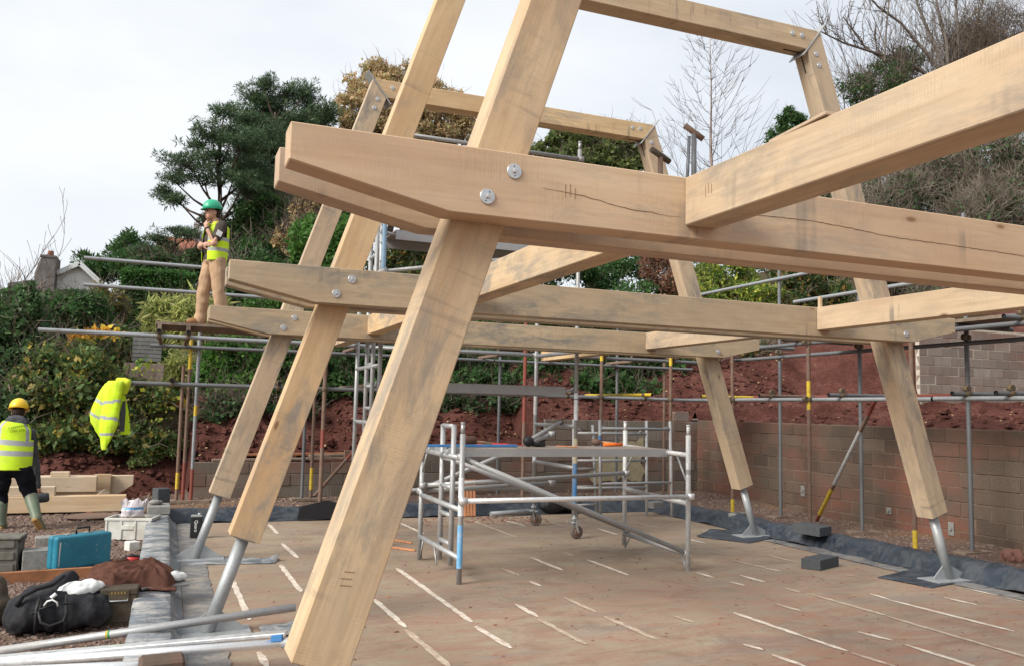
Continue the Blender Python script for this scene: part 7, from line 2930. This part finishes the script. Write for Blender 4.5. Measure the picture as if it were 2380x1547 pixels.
b.lathe([(.038, -.012), (.039, 0), (.038, .012)], wr.lerp(Q(.10, .245, 1.12), .12), 14, (wr - Q(.10, .245, 1.12)))
b.build('watch_strap', MAT['black'], pm)

# ---- man at the left edge, seen from behind ---------------------------------
YP = 12.55


def U(u, v, dy=0.0):
    return at(u, v, YP + dy)


p1_ = thing('person', 'person seen from behind in yellow helmet, printed yellow vest and green rubber boots', 'person', (U(40, 1228).x, YP, ZG))
hipL, hipR = U(8, 1092, .02), U(54, 1094, .02)
knL, knR = U(2, 1152, .12), U(70, 1146, .12)
anL, anR = U(2, 1216, .06), U(85, 1202, -.14)
neck, headc = U(40, 975, .22), U(43, 956, .29)
shL, shR = U(2, 992, .17), U(71, 1004, .19)
elR, haR = U(80, 1062, .38), U(90, 1140, .42)
elL, haL = U(-16, 1060, .38), U(0, 1125, .5)
tsoc = [U(30, 1085, .02), U(31, 1050, .07), U(34, 1015, .13), U(37, 990, .17)]


def body1(b):
    chain(b, [hipL, knL, anL], [.082, .055, .042])
    chain(b, [hipR, knR, anR], [.082, .055, .042])
    chain(b, [anL, anL + Vector((0, .15, -.04))], [.042, .034])
    chain(b, [anR, U(100, 1232, -.06)], [.042, .034])
    for p, rx, ry in zip(tsoc, (.155, .15, .155, .14), (.10, .10, .10, .08)):
        b.ell(p, (rx, ry, .11 if rx != .14 else .075), 16, 10)
    chain(b, [tsoc[-1] + Vector((0, .02, .06)), neck, headc], [.06, .056, .06])
    b.ell(headc, (.074, .092, .11), 14, 10)
    for s in (-1, 1):
        b.ell(headc + Vector((.075 * s, 0, -.01)), (.01, .02, .03), 10, 8)
    chain(b, [shR, elR, haR], [.052, .042, .030])
    chain(b, [shL, elL, haL], [.052, .042, .030])
    hand(b, haR, Vector((.05, .1, -.25)), (0, -1, 0), .4)
    hand(b, haL, Vector((.05, .1, -.25)), (0, -1, 0), .4)


me = blob_mesh(body1, .009, 2)
mesh_part('body', me, MAT['skin'], p1_)
me = blob_mesh(lambda b: (chain(b, [hipL, knL, knL.lerp(anL, .35)], [.112, .085, .072]), chain(b, [hipR, knR, knR.lerp(anR, .18)], [.112, .090, .078]), b.ell((hipL + hipR) / 2 + Vector((0, 0, .03)), (.20, .135, .12), 16, 10)), .013, 3,
               lambda co, n: n * .014 * nz3(co.x, co.y, co.z * 1.5, 7, 3))
mesh_part('trousers', me, MAT['navy'], p1_)
# sleeves
me = blob_mesh(lambda b: (chain(b, [shR, elR, elR.lerp(haR, .85)], [.066, .056, .042]), chain(b, [shL, elL, elL.lerp(haL, .85)], [.066, .056, .042])), .013, 3, lambda co, n: n * .010 * nz3(co.x, co.y, co.z, 9, 3))
mesh_part('sleeves', me, MAT['hood'], p1_)
me = blob_mesh(lambda b: (b.ell(neck + Vector((0, -.05, .0)), (.115, .075, .07), 14, 10), b.ell(neck + Vector((.03, -.085, -.035)), (.10, .05, .06), 14, 10), chain(b, [neck + Vector((-.09, .0, -.01)), neck + Vector((0, -.06, .02)), neck + Vector((.10, .0, -.02))], [.045, .055, .045])), .012, 3,
               lambda co, n: n * .014 * nz3(co.x, co.y, co.z, 10, 3))
mesh_part('hood', me, MAT['hood'], p1_)
# vest
N_ = 40
secs, tl = [], []
for i in range(N_ + 1):
    t = i / N_
    k = t * 3
    c_ = tsoc[min(2, int(k))].lerp(tsoc[min(3, int(k) + 1)], k - int(k)) if k < 3 else tsoc[3].copy()
    c_ = c_ + Vector((0, 0, -.03 + .085 * t))
    rl = .205 + .012 * math.sin(t * 5) + .02 * t - .075 * max(0, (t - .84) / .16) ** 1.4
    rf = .150 + .006 * math.sin(t * 7) - .05 * max(0, (t - .84) / .16)
    dirx = Vector((1, .10, -.16 * t)).normalized()
    secs.append((c_, dirx * rl, Vector((0, 1, 0)) * rf))
    tl.append(t)


def v1m(i, an):
    t = tl[i]
    if .26 < t < .355 or .47 < t < .565:
        return 1
    x = math.cos(an)
    if t > .56 and math.sin(an) < 0 and (.62 < x < .80 or -.80 < x < -.62):
        return 1
    return 0


def v1s(i, an):
    t = tl[i]
    x = math.cos(an)
    if .58 < t < .93 and abs(x) > .90:
        return True
    return False


b = MB()
loft(b, secs, 72, v1m, v1s)
vs_ = b.build('vest', [MAT['hiviz'], MAT['refl']], p1_)
md = vs_.modifiers.new('t', 'SOLIDIFY')
md.thickness = .006
bvh = BVHTree.FromPolygons([Vector(q) for q in b.v], b.f)


def print_on(txt, u, v, size, tilt):
    me = text_mesh(txt, size)
    c_ = U(u, v, -.4)
    R4 = Matrix.Translation(c_) @ Matrix.Rotation(-tilt, 4, 'Y') @ Matrix.Rotation(math.pi / 2, 4, 'X')
    bm = bmesh.new()
    bm.from_mesh(me)
    bmesh.ops.transform(bm, matrix=R4, verts=bm.verts)
    bmesh.ops.subdivide_edges(bm, edges=[e for e in bm.edges if e.calc_length() > .03], cuts=1)
    for q in bm.verts:
        h_ = bvh.ray_cast(q.co, Vector((0, 1, 0)))
        if h_[0] is not None:
            q.co = h_[0] + Vector((0, -.016, 0))
        else:
            q.co.y += .3
    bm.to_mesh(me)
    bm.free()
    return mesh_part('printed_lettering', me, MAT['print'], p1_)


print_on('CARPENTER', 29, 993, .039, .16)
print_on('OAK LTD', 29, 1002, .039, .16)
# boots
for an_, kn_, lift, nm in ((anL, knL, 0.0, 'l'), (anR, knR, 1.0, 'r')):
    tip = an_ + (Vector((.01, .17, -.035)) if not lift else U(100, 1232, -.06) - an_)
    me = blob_mesh(lambda b: (chain(b, [kn_.lerp(an_, .16 if lift else .3), kn_.lerp(an_, .6), an_ + Vector((0, .01, 0))], [.083, .072, .060]), chain(b, [an_ + Vector((0, .0, -.01)), an_.lerp(tip, .6), tip], [.058, .052, .045])), .012, 2)
    w_ = mesh_part('boot', me, MAT['welly'], p1_)
    heel = an_ + (Vector((0, -.045, -.055)) if not lift else Vector((-.01, -.065, -.02)))
    toe = tip + (Vector((0, .03, -.045)) if not lift else Vector((.01, 0, -.045)))
    upv = (Vector((0, 0, 1)) if not lift else Vector((-.05, -.75, .65)) * -1).normalized()
    me = blob_mesh(lambda b: [b.ell(heel.lerp(toe, k / 6), (.050 - .002 * abs(k - 4), .04, .028), 12, 8) for k in range(7)], .010, 2)
    mesh_part('boot_sole', me, MAT['sole'], w_)
sh_, R3 = helmet(p1_, headc + Vector((0, .0, .035)), Vector((.1, 1, 0)), MAT['yel_h'], tilt=.22)
for s in (-1, 1):
    b = MB()
    b.box(headc + Vector((.075 * s, -.075, .085)), (.012, .012, .03))
    b.build('vent_slot', MAT['black'], sh_)
b = MB()
b.ell(headc + Vector((.01, -.085, .125)), (.028, .012, .02), 12, 8)
b.build('helmet_sticker', MAT['paintw'], sh_)
me = blob_mesh(lambda b: (b.ell(headc + Vector((0, -.02, 0)), (.08, .09, .09), 14, 10),), .01, 2)
mesh_part('hair', me, MAT['hair'], p1_)
# mallet in his hand
ml = thing('mallet', 'dark mallet held low beside the right knee of the man at the left edge', 'mallet', haR)
b = MB()
hd = U(97, 1156, .36)
b.lathe([(.05, -.085), (.062, -.06), (.062, .06), (.05, .085)], hd, 16, (1, .2, .1))
b.build('head', MAT['foam_blk'], ml)
b = MB()
b.tube(haR + Vector((-.02, .03, -.02)), hd, .015, None, 8)
b.build('handle', MAT['woodh'], ml)

# ---- jacket hung on the ledger end -----------------------------------------
YJ = YI - .02
jk = thing('hi_vis_jacket', 'fluorescent yellow jacket with grey bands hanging on the end of the scaffold ledger', 'jacket', at(270, 885, YJ))


def J(u, v, dy=0.0):
    return at(u, v, YJ + dy)


ppm = FPX / (J(260, 950) - CAMP).dot(_d)


def cloth_loft(rows, name, mats, bands, n=36, dy=0.0, crease=.008, depth=.62):
    """rows: (u, v, half width in picture units); bands: list of (v0, v1, slope)"""
    fine = []
    for (a, c) in zip(rows[:-1], rows[1:]):
        K = max(2, int(abs(c[1] - a[1]) / 3))
        for k in range(K):
            t = k / K
            fine.append(tuple(a[i] + (c[i] - a[i]) * t for i in range(3)))
    fine.append(rows[-1])
    secs = []
    for (u, v, w) in fine:
        secs.append((J(u, v, dy), _R * (w / ppm), Vector((0, 1, 0)) * (w / ppm * depth)))
    b = MB()

    def rm(i, an):
        v = fine[i][1]
        for (v0, v1, sl) in bands:
            if v0 < v + sl * math.cos(an) < v1:
                return 1
        return 0
    loft(b, secs, n, rm, None, True)
    b.v = [tuple(Vector(q) + Vector((.5, -1, 0)) * (crease * 1.6 * nz3(q[0] * 2.2, q[1], q[2] * .35, 9, 2) + crease * .6 * nz3(q[0], q[1], q[2] * 1.6, 14, 2))) for q in b.v]
    o = b.build(name, mats, jk)
    return o


cloth_loft([(270, 884, 18), (267, 892, 21), (262, 915, 22), (258, 940, 21), (255, 965, 22), (252, 990, 21), (248, 1008, 17), (245, 1022, 12), (242, 1035, 8), (241, 1045, 5)], 'sleeve', [MAT['hiviz'], MAT['refl']],
           [(928, 935, 3), (966, 973, -3), (1003, 1009, -1)], dy=-.10)
cloth_loft([(255, 890, 10), (246, 905, 13), (238, 925, 15), (230, 945, 16), (224, 962, 15), (226, 980, 15), (232, 1000, 11), (238, 1018, 5), (240, 1024, 2)], 'coat_back', [MAT['hiviz'], MAT['refl']],
           [(930, 937, -8), (962, 969, -9)], dy=-.03, depth=.35)
b = MB()
A = [(284, 912), (291, 918), (299, 955), (304, 1008), (281, 1009), (276, 985), (279, 945)]
b.prism(A, lambda u, v, t: J(u, v, .02 + .012 * t))
b.build('coat_front', MAT['hiviz'], jk)
b = MB()
A = [(285, 932), (292, 930), (292, 960), (289, 1002), (277, 1001), (278, 960)]
b.prism(A, lambda u, v, t: J(u, v, .012 + .004 * t))
b.build('lining', MAT['refl'] if False else MAT['hood'], jk)
b = MB()
for (u, v) in ((300, 962), (301, 980), (302, 998)):
    b.lathe([(.008, 0), (.008, .004)], J(u, v, .018), 8, (0, -1, 0))
b.build('snap_fastener', MAT['black'], jk)
cloth_loft([(281, 877, 9), (286, 881, 17), (287, 888, 19), (288, 897, 14), (290, 906, 9), (289, 915, 6)], 'collar', [MAT['hiviz_d']], [], dy=.0, depth=.5)
bpy.data.scenes.remove(TMP)
